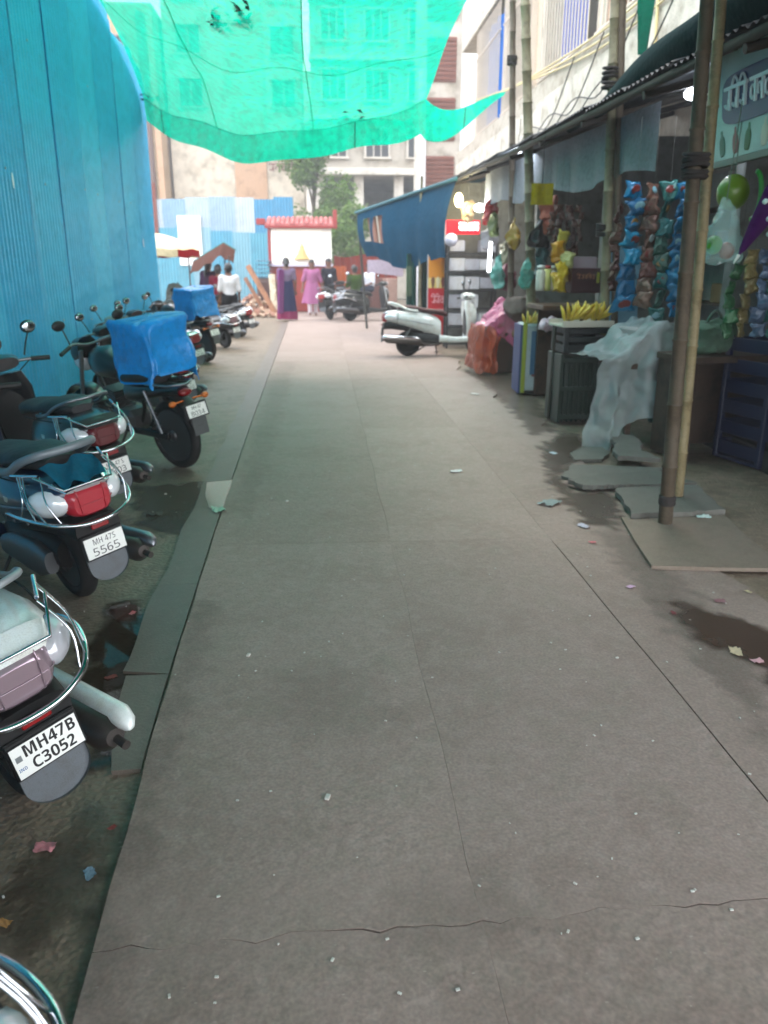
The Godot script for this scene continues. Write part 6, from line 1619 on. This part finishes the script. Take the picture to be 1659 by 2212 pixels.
	for i in 8:
		var p := zp(spots[i][0], spots[i][1], spots[i][2])
		var t := thing("hanging_bundle", "%s bundle of goods hanging in the shade of the stalls" % names[i], "bundle", p)
		put(mb().warp(0.09, 6.0, 200 + i * 17).blob([[0.01, 0.14], [0.06, 0.10], [0.09, 0.0], [0.10, -0.13], [0.08, -0.22], [0.01, -0.25]], Transform3D(Basis().scaled(Vector3(1.0 + 0.3 * sin(i * 2.0), 1, 0.7)), Vector3.ZERO)), "bundle_body", M(cols[i], 0.6, 0.0, "weave", 4.0, "crumple", 0.9), t)
		put(mb().tube([Vector3(0, 0.09, 0), Vector3(0, 0.5, 0)], 0.002, 4), "string", M(Color(0.3, 0.3, 0.3), 0.9), t)
	# back shelves in the shops with rows of packs
	var sv := thing("wall_shelf", "long brown wooden shelves on the back wall of the stalls", "shelf", Vector3(4.40, 0.0, -8.2))
	for i in 4: put(mb().box(Vector3(0, 0.6 + i * 0.5, 0), Vector3(0.3, 0.025, 8.6), 0.003), "shelf_board", M(Color(0.32, 0.25, 0.19), 0.8, 0.0, "bamboo", 1.0), sv)
	r.seed = 90
	var hue := [["red", Color(0.40, 0.10, 0.09)], ["mustard", Color(0.46, 0.36, 0.10)], ["navy", Color(0.09, 0.12, 0.30)], ["white", Color(0.58, 0.57, 0.54)], ["green", Color(0.12, 0.32, 0.16)], ["orange", Color(0.50, 0.24, 0.08)], ["sky blue", Color(0.24, 0.42, 0.52)], ["brown", Color(0.28, 0.18, 0.12)]]
	for i in 4:
		for k in 8:
			var hh := r.randf_range(0.18, 0.36)
			var q: Array = hue[(k * 3 + i * 5) % 8]
			one(mb().box(Vector3(0, hh / 2, 0), Vector3(0.18, hh, r.randf_range(0.24, 0.5)), 0.008), "goods_box", M(q[1], 0.6, 0.0, "dust", 2.0), "%s box of goods on the %s back wall shelf of the stalls" % [q[0], ["lowest", "second", "third", "highest"][i]], "box", Transform3D(Basis(Vector3.UP, r.randf_range(-0.1, 0.1)), Vector3(4.38, 0.6135 + i * 0.5, -4.4 - k * 1.02 - r.randf() * 0.3)), "boxes on the back wall shelves")
	# ---- blue tarpaulin stall at the end of the row
	var tp := thing("tarpaulin_stall", "stall end hung with a deep blue tarpaulin with two pale windows", "stall", Vector3.ZERO)
	var A := Vector3(0.85, 2.72, -20.2); var B := Vector3(2.45, 2.99, -15.2)
	var A2 := Vector3(1.05, 1.66, -20.0); var B2 := Vector3(2.30, 1.58, -15.2)
	put(mb().sheet(func(u, v):
		var p: Vector3 = A.lerp(B, u).lerp(A2.lerp(B2, u), v)
		p.y += v * (0.12 * sin(u * 7.0 + 1.0) - 0.05)
		return p + Vector3(-0.05, 0, 0.03) * sin(u * 34.0) * v * 0.8 + Vector3(-0.10, 0, 0.05) * sin(v * PI), 60, 12,
		func(u, v): return (v > 0.18 and v < 0.68 and ((u > 0.09 and u < 0.17) or (u > 0.22 and u < 0.32)))), "blue_sheet", cloth(Color(0.02, 0.22, 0.31), 0.2, "weave", 1.0), tp)
	var wp := cloth(Color(0.62, 0.46, 0.40), 0.5)
	for q in [[0.075, 0.185], [0.205, 0.335]]:
		put(mb().sheet(func(u, v):
			var uu: float = lerpf(q[0], q[1], u); var vv := lerpf(0.15, 0.72, v)
			return A.lerp(B, uu).lerp(A2.lerp(B2, uu), vv) + Vector3(0.06, 0.02, 0.02), 4, 4), "pale_window", wp, tp)
	put(mb().tube([A + Vector3(-0.05, 0.03, -0.1), B + Vector3(0, 0.03, 0.2)], 0.035, 8), "ridge_pole", M(Color(0.10, 0.32, 0.36), 0.7), tp)
	put(mb().sheet(func(u, v): return A.lerp(B, u) + Vector3(2.2 * v, 0.45 * v + 0.02, 0.5 * v), 20, 6), "roof_sheet", cloth(Color(0.06, 0.30, 0.36), 0.3), tp)
	put(mb().tube([A2 + Vector3(0, -1.72, 0), A], 0.03, 8), "post", M(Color(0.2, 0.2, 0.18), 0.8), tp)
	# dark green curtains at the side of that stall
	for k in 3:
		one(mb().sheet(func(u, v): return Vector3(1.72 + 0.24 * k + 0.22 * u + 0.02 * sin(u * 30.0), lerpf(1.75, 0.12, v), -16.9 + 0.05 * sin(u * 22.0 + k)), 16, 6), "side_curtain", cloth([Color(0.10, 0.30, 0.28), Color(0.08, 0.23, 0.22), Color(0.07, 0.18, 0.19)][k], 0.1), ["dark teal curtain strip under the blue tarpaulin beside the pale cloth", "very dark green curtain strip in the middle under the blue tarpaulin", "blackish curtain strip next to the orange and red banner"][k], "curtain")
	one(mb().sheet(func(u, v): return Vector3(1.70 + 0.12 * u, lerpf(1.5, 0.9, v), -16.75 + 0.03 * sin(u * 12.0)), 8, 6), "hanging_towel", cloth(Color(0.34, 0.42, 0.34)), "pale green towel hanging in front of the dark curtains", "towel")
	one(mb().sheet(func(u, v): return Vector3(lerpf(1.15, 2.1, u), lerpf(1.66, 1.35, v) - 0.12 * u * v, -21.5), 12, 4), "white_awning", cloth(Color(0.75, 0.70, 0.76), 0.5), "small white awning seen under the blue tarpaulin", "awning")

func build_slabs_right():
	var stone := [M(Color(0.56, 0.585, 0.57), 0.75, 0.0, "concrete", 0.9, "concrete_n", 0.25), M(Color(0.52, 0.55, 0.535), 0.75, 0.0, "concrete", 0.8, "concrete_n", 0.25)]
	var pav := thing("stone_slabs", "broken grey stone slabs laid as a step in front of the stalls", "paving", Vector3.ZERO)
	var L := [
		[[1327, 1056], [1505, 1050], [1563, 1104], [1480, 1110], [1366, 1112]],
		[[1226, 1041], [1300, 1030], [1428, 1022], [1503, 1046], [1405, 1051], [1327, 1052], [1262, 1054]],
		[[1213, 1022], [1238, 999], [1300, 1001], [1428, 1006], [1430, 1018], [1330, 1026], [1250, 1034]],
		[[1232, 974], [1255, 961], [1300, 960], [1318, 972], [1300, 986], [1240, 988]],
		[[1258, 934], [1300, 926], [1352, 934], [1385, 968], [1382, 982], [1425, 1002], [1335, 996], [1322, 984], [1330, 968], [1310, 954], [1265, 952]]]
	for k in L.size():
		var poly := PackedVector2Array()
		var h: float = [0.036, 0.032, 0.04, 0.03, 0.036][k]
		var nn: int = L[k].size()
		for i in nn:
			var p := gp(L[k][i][0], L[k][i][1], h); var p2 := gp(L[k][(i + 1) % nn][0], L[k][(i + 1) % nn][1], h)
			for s in 6:
				var q := p.lerp(p2, s / 6.0)
				poly.append(Vector2(q.x, q.z) + Vector2(sin(q.z * 90.0 + k), cos(q.x * 83.0 + i)) * 0.010)
		put(mb().prism(poly, 0.0, h), "stone_slab", stone[k % 2], pav, Transform3D(Basis.from_euler(Vector3(0.006 * sin(k * 2.0), 0, 0.005 * cos(k * 3.0))), Vector3.ZERO))
	var poly := PackedVector2Array()
	for q in [[1342, 1116], [1366, 1122], [1480, 1116], [1566, 1112], [1605, 1150], [1680, 1215], [1700, 1228], [1560, 1226], [1408, 1222], [1372, 1168]]:
		var p := gp(q[0], q[1], 0.02); poly.append(Vector2(p.x, p.z))
	struct(mb().prism(poly, 0.0, 0.02), "cement_patch", M(Color(0.66, 0.625, 0.575), 0.75, 0.0, "concrete", 1.1, "concrete_n", 0.25))

func build_litter():
	var r := RandomNumberGenerator.new(); r.seed = 300
	# [x, y, size m, colour, label]
	var wht := Color(0.80, 0.80, 0.80); var pnk := Color(0.72, 0.36, 0.38)
	var L := [[985, 1019, 0.10, wht, "white paper scrap lying alone in the middle of the road"], [1195, 980, 0.09, Color(0.68, 0.74, 0.78), "crumpled pale plastic beside the stone slabs"], [1190, 1088, 0.18, Color(0.45, 0.52, 0.52), "long torn strip of clear plastic on the road"], [1262, 1138, 0.09, Color(0.66, 0.66, 0.72), "crumpled silver wrapper near the cement patch"], [1280, 1173, 0.05, pnk, "small pink paper scrap near the cement patch"], [1362, 1269, 0.05, Color(0.74, 0.60, 0.72), "small lilac wrapper on the road below the cement patch"], [1455, 1326, 0.04, Color(0.42, 0.16, 0.18), "dark red scrap at the edge of the brown stain"], [1520, 1118, 0.10, Color(0.78, 0.84, 0.82), "white plastic cup lid on the front stone slab edge"], [1588, 1410, 0.08, Color(0.72, 0.66, 0.54), "beige crushed paper cup below the brown stain"], [1636, 1430, 0.06, Color(0.80, 0.62, 0.64), "white and red wrapper below the brown stain"], [1555, 1300, 0.06, Color(0.50, 0.34, 0.36), "faded pink wrapper above the brown stain"], [1617, 1280, 0.04, Color(0.70, 0.64, 0.50), "cream scrap above the brown stain"], [1026, 852, 0.12, Color(0.72, 0.70, 0.68), "white rag lying on the road before the pink stand"],
		[98, 1833, 0.07, Color(0.78, 0.50, 0.52), "crushed red and white paper cup under the nearest scooter"], [243, 1790, 0.03, Color(0.55, 0.13, 0.14), "tiny red scrap beside the road edge"], [195, 1890, 0.05, Color(0.46, 0.55, 0.62), "pale blue strip of plastic on the wet dirt"], [8, 1997, 0.04, Color(0.70, 0.50, 0.28), "orange scrap on the dirt beside the chrome bumper hoop"], [287, 1326, 0.04, pnk, "pink scrap at the puddle's edge"], [240, 1465, 0.05, Color(0.46, 0.22, 0.20), "dark red petal lying in the puddle"], [472, 1103, 0.14, Color(0.55, 0.68, 0.60), "greenish crumpled plastic on the cement strip"], [335, 1112, 0.12, Color(0.30, 0.25, 0.22), "dark dead leaf under the blue scooter's tail"]]
	for q in L:
		var p := gp(q[0], q[1], 0.002 if q[0] > 500 else -0.02)
		if q[0] == 472: p = gp(472, 1103, -0.004)
		if q[0] == 1520: p = gp(1520, 1118, 0.021)
		var s: float = q[2] * 0.42
		var f := FastNoiseLite.new(); f.seed = int(q[0]); f.frequency = 1.1 / s
		var m := mb().sheet(func(u, v):
			var x: float = (u - 0.5) * 2.0 * s; var z: float = (v - 0.5) * 1.3 * s
			var e := 1.0 + 0.35 * f.get_noise_2d(atan2(z, x) * s, 3.0 * s)
			return Vector3(x * e, 0.004 + absf(f.get_noise_2d(x, z)) * s * 0.5, z * e), 7, 6)
		one(m, "litter_scrap", M(q[3], 0.55, 0.0, "", 1.0, "crumple", 0.6).duplicate(), q[4], "litter", Transform3D(Basis(Vector3.UP, r.randf() * TAU), p))
	# light green sheet of plastic lying on the cement strip
	var poly := PackedVector2Array()
	for q in [[447, 1042], [512, 1036], [506, 1062], [488, 1096], [452, 1098], [443, 1070]]:
		var p := gp(q[0], q[1], -0.002); poly.append(Vector2(p.x, p.z))
	one(mb().prism(poly, -0.004, -0.002), "green_plastic", clear(Color(0.30, 0.55, 0.46), 0.30, 0.2), "flat light green plastic lying on the cement strip", "plastic")
	# countless crumbs, chips and specks of paper over the road
	var m := mb().flat()
	for i in 420:
		var z := -1.1 - pow(r.randf(), 1.6) * 14.0
		var x := r.randf_range(-0.5, 1.9) if r.randf() < 0.75 else r.randf_range(-1.4, -0.6)
		var y := 0.0015 if x > road_left(z) else -0.018
		if x > road_left(z) - 0.25 and x < road_left(z): continue
		var s := r.randf_range(0.002, 0.0048)
		if r.randf() < 0.06: s *= 2.2
		m.box(Vector3(x, y + s * 0.3, z), Vector3(s * 2.0, s * 0.7, s * 1.2), 0.0, Basis(Vector3.UP, r.randf() * TAU))
	var o := put(m, "litter", M(Color(0.72, 0.71, 0.68), 0.7))
	tag(o, "countless tiny pale crumbs of paper and grit on the road", "litter", "", "stuff")

func build_left_far():
	# cream and red garden umbrella behind the end of the tin wall
	var u := thing("market_umbrella", "cream market umbrella with a red border beside the tin wall's end", "umbrella", Vector3(-3.85, -0.02, -18.2))
	var cm := cloth(Color(0.82, 0.76, 0.62), 0.4)
	var rm := cloth(Color(0.58, 0.09, 0.12), 0.3)
	for k in 8:
		var a0 := TAU * k / 8; var a1 := TAU * (k + 1) / 8
		put(mb().sheet(func(s, v):
			var a := lerpf(a0, a1, s)
			var rr: float = 1.12 * v * (1.0 - 0.05 * sin(s * PI))
			return Vector3(cos(a) * rr, 2.22 - 0.36 * v * v - 0.03 * sin(s * PI) * v, sin(a) * rr), 6, 6), "panel", cm if k != 7 else rm, u)
		put(mb().sheet(func(s, v):
			var a := lerpf(a0, a1, s)
			return Vector3(cos(a) * 1.12, 1.86 - 0.15 * v - 0.015 * sin(s * PI * 3.0), sin(a) * 1.12), 8, 2), "border", rm if k % 2 == 0 else cm, u)
	put(mb().tube([Vector3(0, 0, 0), Vector3(0, 2.26, 0)], 0.022, 8), "pole", M(Color(0.6, 0.6, 0.6), 0.5), u)
	# brown sheet on two poles
	var b := thing("brown_canopy", "brown sheet roof with a teal edge on thin poles before the back fence", "canopy", Vector3.ZERO)
	var P0 := Vector3(-3.35, 1.62, -21.2); var P1 := Vector3(-2.55, 2.08, -21.2); var P2 := Vector3(-2.24, 1.90, -21.0)
	put(mb().sheet(func(s, v):
		var p: Vector3 = P0.lerp(P1, s / 0.7) if s < 0.7 else P1.lerp(P2, (s - 0.7) / 0.3)
		return p + Vector3(0.05 * v, -0.34 * v + 0.03 * sin(s * 22.0) * v, 1.1 * v), 24, 8), "sheet", cloth(Color(0.30, 0.19, 0.16), 0.25), b)
	put(mb().tube([P0, P1, P2], 0.02, 6), "teal_edge", M(Color(0.06, 0.42, 0.42), 0.6), b)
	for q in [[-3.3, -20.2], [-2.3, -20.0], [-2.55, -21.2]]: put(mb().tube([Vector3(q[0], -0.02, q[1]), Vector3(q[0], 1.75, q[1])], 0.02, 6), "pole", M(Color(0.25, 0.2, 0.18), 0.8), b)
	# goods and baskets beneath
	for q in [["grey green bundle stacked under the cream umbrella", Vector3(-3.15, -0.02, -17.6), Vector3(0.3, 1.1, 0.3), Color(0.16, 0.19, 0.17)], ["pale sack bundle next to the grey green one", Vector3(-3.55, -0.02, -17.4), Vector3(0.3, 0.8, 0.3), Color(0.52, 0.44, 0.40)], ["yellow basket of goods by the purple clothes", Vector3(-2.72, -0.02, -19.2), Vector3(0.22, 0.75, 0.22), Color(0.62, 0.52, 0.20)]]:
		var t := thing("goods_sack", q[0], "sack", q[1])
		var s: Vector3 = q[2]
		put(mb().warp(0.16, 2.5, int(s.y * 100)).blob([[0.02, 0], [s.x * 0.8, 0.01], [s.x, s.y * 0.3], [s.x * 0.95, s.y * 0.7], [s.x * 0.5, s.y * 0.93], [0.02, s.y]]), "sack_body", M(q[3], 0.85, 0.0, "weave", 2.0, "crumple", 1.0), t)
		put(mb().tube([Vector3(-0.05, s.y - 0.01, 0), Vector3(0.03, s.y + 0.06, 0)], [0.03, 0.05], 6), "neck", M(q[3], 0.85), t)
	# leaning planks and rubble at the lane's end
	for k in 3:
		var a: Vector3 = [Vector3(-1.50, 0.0, -25.2), Vector3(-1.85, 0.0, -25.6), Vector3(-1.62, 0.0, -26.0)][k]
		var e: Vector3 = [Vector3(-2.36, 1.52, -25.4), Vector3(-2.5, 1.15, -25.8), Vector3(-1.70, 1.25, -26.4)][k]
		var d := e - a
		var bs := Basis(Quaternion(Vector3.UP, d.normalized()))
		one(mb().box(Vector3(0, d.length() / 2, 0), Vector3([0.16, 0.12, 0.2][k], d.length(), 0.04), 0.004), "plank", M([Color(0.66, 0.47, 0.37), Color(0.58, 0.40, 0.31), Color(0.84, 0.80, 0.76)][k], 0.8, 0.0, "bamboo", 1.0), ["long pinkish plank leaning over the rubble", "shorter brown plank leaning behind the long one", "pale board leaning upright near the shrine"][k], "plank", Transform3D(bs, a), "planks leaning at the lane's end")
	one(mb().box(Vector3(0, 0.35, 0), Vector3(0.7, 0.7, 0.12), 0.01, Basis(Vector3.RIGHT, -0.15)), "wooden_hoarding", M(Color(0.27, 0.13, 0.11), 0.8, 0.0, "bamboo", 1.0), "dark brown wooden panel leaning behind the planks", "hoarding", Transform3D(Basis(), Vector3(-1.75, 0.3, -26.6)))
	var r := RandomNumberGenerator.new(); r.seed = 71
	for tone in 2:
		var m := mb().flat()
		for i in 150:
			var x := r.randf_range(-3.0, -1.2)
			var z := r.randf_range(-26.8, -24.8)
			var hgt := 0.55 * exp(-pow((x + 2.3) / 0.6, 2.0)) * clampf((-24.8 - z) / 1.2, 0.05, 1.0)
			var s := r.randf_range(0.05, 0.16)
			m.box(Vector3(x, r.randf() * hgt + s * 0.3, z), Vector3(s * r.randf_range(0.7, 1.6), s * 0.7, s), s * 0.12, Basis.from_euler(Vector3(r.randf(), r.randf() * TAU, r.randf())))
		var o := put(m, "rubble", M([Color(0.60, 0.43, 0.36), Color(0.70, 0.60, 0.52)][tone], 0.9, 0.0, "plaster", 1.0))
		tag(o, ["heap of reddish broken bricks and earth at the lane's end", "heap of pale broken plaster and stones at the lane's end"][tone], "rubble", "", "stuff")
	# stacked roofing sheets left of the shrine
	for k in 5:
		one(mb().sheet(func(s, v): return Vector3(lerpf(-2.25, -1.75, s), 1.15 + 0.13 * k + sin(s * 30.0) * 0.012, lerpf(-28.0, -27.0, v)), 30, 2), "roofing_sheet", M(Color(0.62, 0.66, 0.76), 0.4, 0.5, "tin", 0.8), "%s whitish roofing sheet in the stack beside the shrine" % ["bottom", "second lowest", "middle", "second highest", "topmost"][k], "roofing sheet", Transform3D(), "roofing sheets stacked beside the shrine")
	one(mb().box(Vector3(-2.0, 0.55, -27.5), Vector3(0.5, 1.14, 0.9), 0.01), "trestle", M(Color(0.35, 0.27, 0.25), 0.8), "brown wooden stand carrying the stacked roofing sheets", "stand")
	# orange red fence cloth right of the shrine
	one(mb().sheet(func(s, v): return Vector3(lerpf(0.35, 2.6, s), lerpf(1.85, 0.1, v) - 0.05 * sin(s * 9.0), -28.8 + 0.05 * sin(s * 40.0)), 50, 6), "red_cloth_screen", cloth(Color(0.52, 0.20, 0.15), 0.4), "brick red cloth screen strung right beside the shrine", "screen")
	one(mb().sheet(func(s, v): return Vector3(lerpf(0.30, 0.72, s), lerpf(1.5, 0.35, v), -26.6 + 0.04 * sin(s * 20.0)), 10, 6), "orange_cloth", cloth(Color(0.70, 0.36, 0.20), 0.3), "orange cloth hanging behind the standing person", "cloth")
	for k in 4:
		one(mb().box(Vector3(0, 0.55, 0), Vector3(0.42, 1.1, 0.4), 0.02), "parked_cart_box", M([Color(0.58, 0.44, 0.40), Color(0.72, 0.66, 0.62), Color(0.45, 0.3, 0.28), Color(0.64, 0.52, 0.48)][k], 0.8, 0.0, "plaster", 1.0), ["rose grey crate against the red cloth screen", "pale crate against the red cloth screen", "brown crate against the red cloth screen", "tan crate against the red cloth screen"][k], "crate", Transform3D(Basis(Vector3.UP, 0.2 * k), Vector3(0.75 + 0.5 * k, 0.0, -28.0)))

# ================================================================ READY
func _ready():
	# ---- camera
	cam = Camera3D.new()
	cam.name = "camera"
	add_child(cam)
	cam.position = EYE
	cam.rotation = Vector3(-deg_to_rad(17.629), -deg_to_rad(4.224), 0)
	var lens := CameraAttributesPhysical.new()      # the photograph is focused close by: far things are soft
	lens.frustum_focal_length = 18.13; lens.exposure_aperture = 2.6; lens.frustum_focus_distance = 2.1
	cam.attributes = lens
	cam.fov = 67.0
	cam.far = 400.0
	cam.near = 0.05
	cr = cam.basis.x; cu = cam.basis.y; cf = -cam.basis.z
	# ---- sky, air, sun
	var we := WorldEnvironment.new()
	we.name = "environment"
	var env := Environment.new()
	env.background_mode = Environment.BG_SKY
	var sky := Sky.new()
	var sm := ProceduralSkyMaterial.new()
	sm.sky_top_color = Color(0.86, 0.89, 0.93); sm.sky_horizon_color = Color(0.95, 0.95, 0.95); sm.sky_curve = 0.2
	sm.ground_bottom_color = Color(0.4, 0.38, 0.36); sm.ground_horizon_color = Color(0.6, 0.6, 0.58)
	sm.sky_energy_multiplier = 1.5
	sky.sky_material = sm
	env.sky = sky
	env.tonemap_mode = Environment.TONE_MAPPER_LINEAR
	env.tonemap_exposure = 3.0
	env.sdfgi_enabled = true; env.ssao_enabled = true; env.ssil_enabled = true
	env.fog_enabled = true; env.fog_density = 0.005; env.fog_light_color = Color(0.93, 0.94, 0.95)
	we.environment = env
	add_child(we)
	var sun := DirectionalLight3D.new()
	sun.name = "sun"
	sun.rotation = Vector3(-deg_to_rad(62), deg_to_rad(150), 0)
	sun.light_energy = 0.35; sun.light_angular_distance = 25.0; sun.light_color = Color(1.0, 0.97, 0.93)
	sun.shadow_enabled = true
	add_child(sun)
	# ---- large structure
	make_textures()
	build_ground()
	build_tin_wall()
	build_net()
	build_shade_cover()
	build_house()
	build_far()
	build_back_fence()
	build_shrine()
	build_tree("leafy_tree", "light green leafy tree growing between the shrine and the parking block", Vector3(-0.35, 0, -34), 6.5, 1.0, 8, 7000)
	build_tree("leafy_bush", "low bright green bush spreading beside the shrine", Vector3(1.0, 0, -32), 3.5, 1.3, 9, 6500)
	# ---- objects
	build_poles()
	build_sign()
	build_slabs_right()
	build_vehicles()
	build_people()
	build_stalls()
	build_left_far()
	build_litter()

func build_vehicles():
	var g := "two-wheelers parked along the tin wall"
	var rad := deg_to_rad(1.0)
	var white := Color(0.84, 0.86, 0.85)
	# the row along the tin wall, from the camera on
	scooter("scooter of which only the chrome bumper hoop reaches over the dirt", g, Vector3(-0.97, -0.02, -1.2), 45 * rad, 9 * rad, {col = Color(0.5, 0.52, 0.55), seat = Color(0.06, 0.06, 0.06)})
	scooter("white scooter with brown seat, teal fuel cap and plate C3052", g, Vector3(-1.267, -0.02, -2.43), 43 * rad, 11 * rad, {size = 0.86, col = white, seat = Color(0.30, 0.15, 0.09), plate = ["MH47B", "C3052", "IND"], cap = true, strip = true, lamp_metal = 0.6, lamp = Color(0.62, 0.53, 0.57), ind = Color(0.72, 0.72, 0.74), shield = paint(white), rail = M(Color(0.55, 0.57, 0.58), 0.4, 0.3)})
	scooter("dark blue scooter with thick grey grab rail and plate 5565", g, Vector3(-1.545, -0.02, -3.92), 43 * rad, 8 * rad, {size = 0.89, col = Color(0.03, 0.10, 0.22), seat = Color(0.07, 0.075, 0.085), plate = ["MH 47S", "5565"], thin = true, thick_rail = true, rail = M(Color(0.42, 0.45, 0.47), 0.4, 0.2), lamp = Color(0.62, 0.02, 0.12)})
	scooter("dark teal scooter with wide red tail lamp behind the blue one", g, Vector3(-1.84, -0.02, -5.28), 43 * rad, 8 * rad, {size = 0.89, col = Color(0.03, 0.045, 0.07), seat = Color(0.10, 0.105, 0.12), plate = ["MH 47 S", "5303"], thin = true, dark_strip = true, lamp = Color(0.34, 0.01, 0.05)})
	motorcycle("black motorcycle carrying the large blue wrapped box", g, Vector3(-1.58, -0.02, -6.44), 48 * rad, 7 * rad, Color(0.03, 0.03, 0.035), ["MH 47", "8034"])
	scooter("black scooter with silver headlamp cover hidden behind the large blue box", g, Vector3(-2.0, -0.02, -8.6), 48 * rad, 9 * rad, {col = Color(0.07, 0.07, 0.08), seat = Color(0.06, 0.06, 0.06), plate = ["MH 47", "2210"], thin = true})
	scooter("silver scooter with cream tail and bright chrome guard", g, Vector3(-2.35, -0.02, -10.4), 48 * rad, 9 * rad, {col = Color(0.52, 0.54, 0.52), seat = Color(0.14, 0.13, 0.12), plate = ["MH 47", "6071"], thin = true, lamp = Color(0.36, 0.12, 0.15)})
	scooter("dark grey scooter between the silver one and the second blue box", g, Vector3(-2.4, -0.02, -11.8), 50 * rad, 9 * rad, {col = Color(0.10, 0.11, 0.12), seat = Color(0.06, 0.06, 0.06), plate = ["MH 47", "9120"], thin = true, guard = false})
	motorcycle("dark motorcycle carrying the second smaller blue wrapped box", g, Vector3(-2.42, -0.02, -13.6), 50 * rad, 7 * rad, Color(0.04, 0.03, 0.035), ["MH 47", "3318"])
	scooter("scooter with pale pinkish tail and chrome hoop past the second blue box", g, Vector3(-2.3, -0.02, -15.9), 48 * rad, 8 * rad, {col = Color(0.13, 0.13, 0.14), seat = Color(0.09, 0.09, 0.09), plate = ["MH 47", "4407"], thin = true, lamp = Color(0.55, 0.42, 0.44)})
	scooter("last dark scooter in the row nearest the rubble", g, Vector3(-2.25, -0.02, -18.3), 50 * rad, 8 * rad, {col = Color(0.12, 0.13, 0.14), seat = Color(0.08, 0.08, 0.08), plate = ["MH 47", "1156"], thin = true, guard = false})
	# boxes on the motorcycles
	wrapped_box("large bright blue plastic wrapped delivery box on the black motorcycle", Transform3D(Basis(Vector3.UP, 48 * rad) * Basis(Vector3.BACK, 7 * rad) * Basis(Vector3.RIGHT, -0.05), Vector3(-1.32, 0.70, -6.24)), Vector3(0.43, 0.42, 0.46), 3)
	wrapped_box("smaller blue plastic wrapped delivery box on the far motorcycle", Transform3D(Basis(Vector3.UP, 50 * rad) * Basis(Vector3.BACK, 7 * rad), Vector3(-2.10, 0.76, -13.28)), Vector3(0.50, 0.40, 0.50), 8)
	# teal cloth tucked under the blue scooter's rail
	var s2: Transform3D = get_node("scooter_002").transform
	one(mb().sheet(func(u, v):
		return Vector3((u - 0.5) * 0.28 * (1.0 - 0.2 * v), 0.828 - 0.07 * v + 0.012 * sin(u * 11.0 + v * 5.0), 0.82 + 0.17 * v + 0.015 * sin(u * 17.0)), 24, 14), "teal_cloth", cloth(Color(0.06, 0.33, 0.42), 0.0, "weave", 6.0), "shiny teal cloth tucked under the grey grab rail of the blue scooter", "cloth", s2)
	# right side
	scooter("white scooter with maroon seat parked across by the pink stand", "two-wheelers parked on the stall side", Vector3(1.98, 0.0, -13.7), -88 * rad, 4 * rad, {size = 1.0, col = Color(0.80, 0.82, 0.81), seat = Color(0.22, 0.04, 0.07), guard = false, trim = true, shield = M(Color(0.82, 0.83, 0.85), 0.14, 1.0), rail = paint(Color(0.80, 0.82, 0.81)), thick_rail = true})
	scooter("dark grey scooter parked across in front of the blue tarpaulin stall", "two-wheelers parked on the stall side", Vector3(1.25, 0.0, -23.0), -72 * rad, 6 * rad, {size = 1.02, col = Color(0.16, 0.18, 0.18), seat = Color(0.05, 0.05, 0.05), ind = Color(0.5, 0.5, 0.5)})
	scooter("black scooter seen end on beside the dark grey one", "two-wheelers parked on the stall side", Vector3(0.40, 0.0, -24.0), -25 * rad, 8 * rad, {size = 1.02, col = Color(0.05, 0.05, 0.06), seat = Color(0.05, 0.05, 0.05), guard = false})

# opaque sheet added out of view above the camera to shade the near road
func build_shade_cover():
	var t := thing("added_shade_cover", "grey sheet added out of view over the near lane to shade it", "tarpaulin", Vector3.ZERO)
	put(mb().sheet(func(u, v):
		var z: float = lerpf(-5.2, 5.0, v)
		return Vector3(lerpf(-2.95, 3.9, u), lerpf(4.75, 4.15, u) - 0.35 * sin(u * PI) + 0.03 * sin(z * 5.0), z), 24, 24), "added_shade_sheet", cloth(Color(0.30, 0.32, 0.34), 0.1), t)
	for z in [-5.2, -1.8, 1.6, 4.9]:
		put(mb().tube([Vector3(-2.95, 4.80, z), Vector3(3.95, 4.22, z)], 0.03, 6), "added_cross_pole", M(Color(0.3, 0.26, 0.2), 0.8), t)
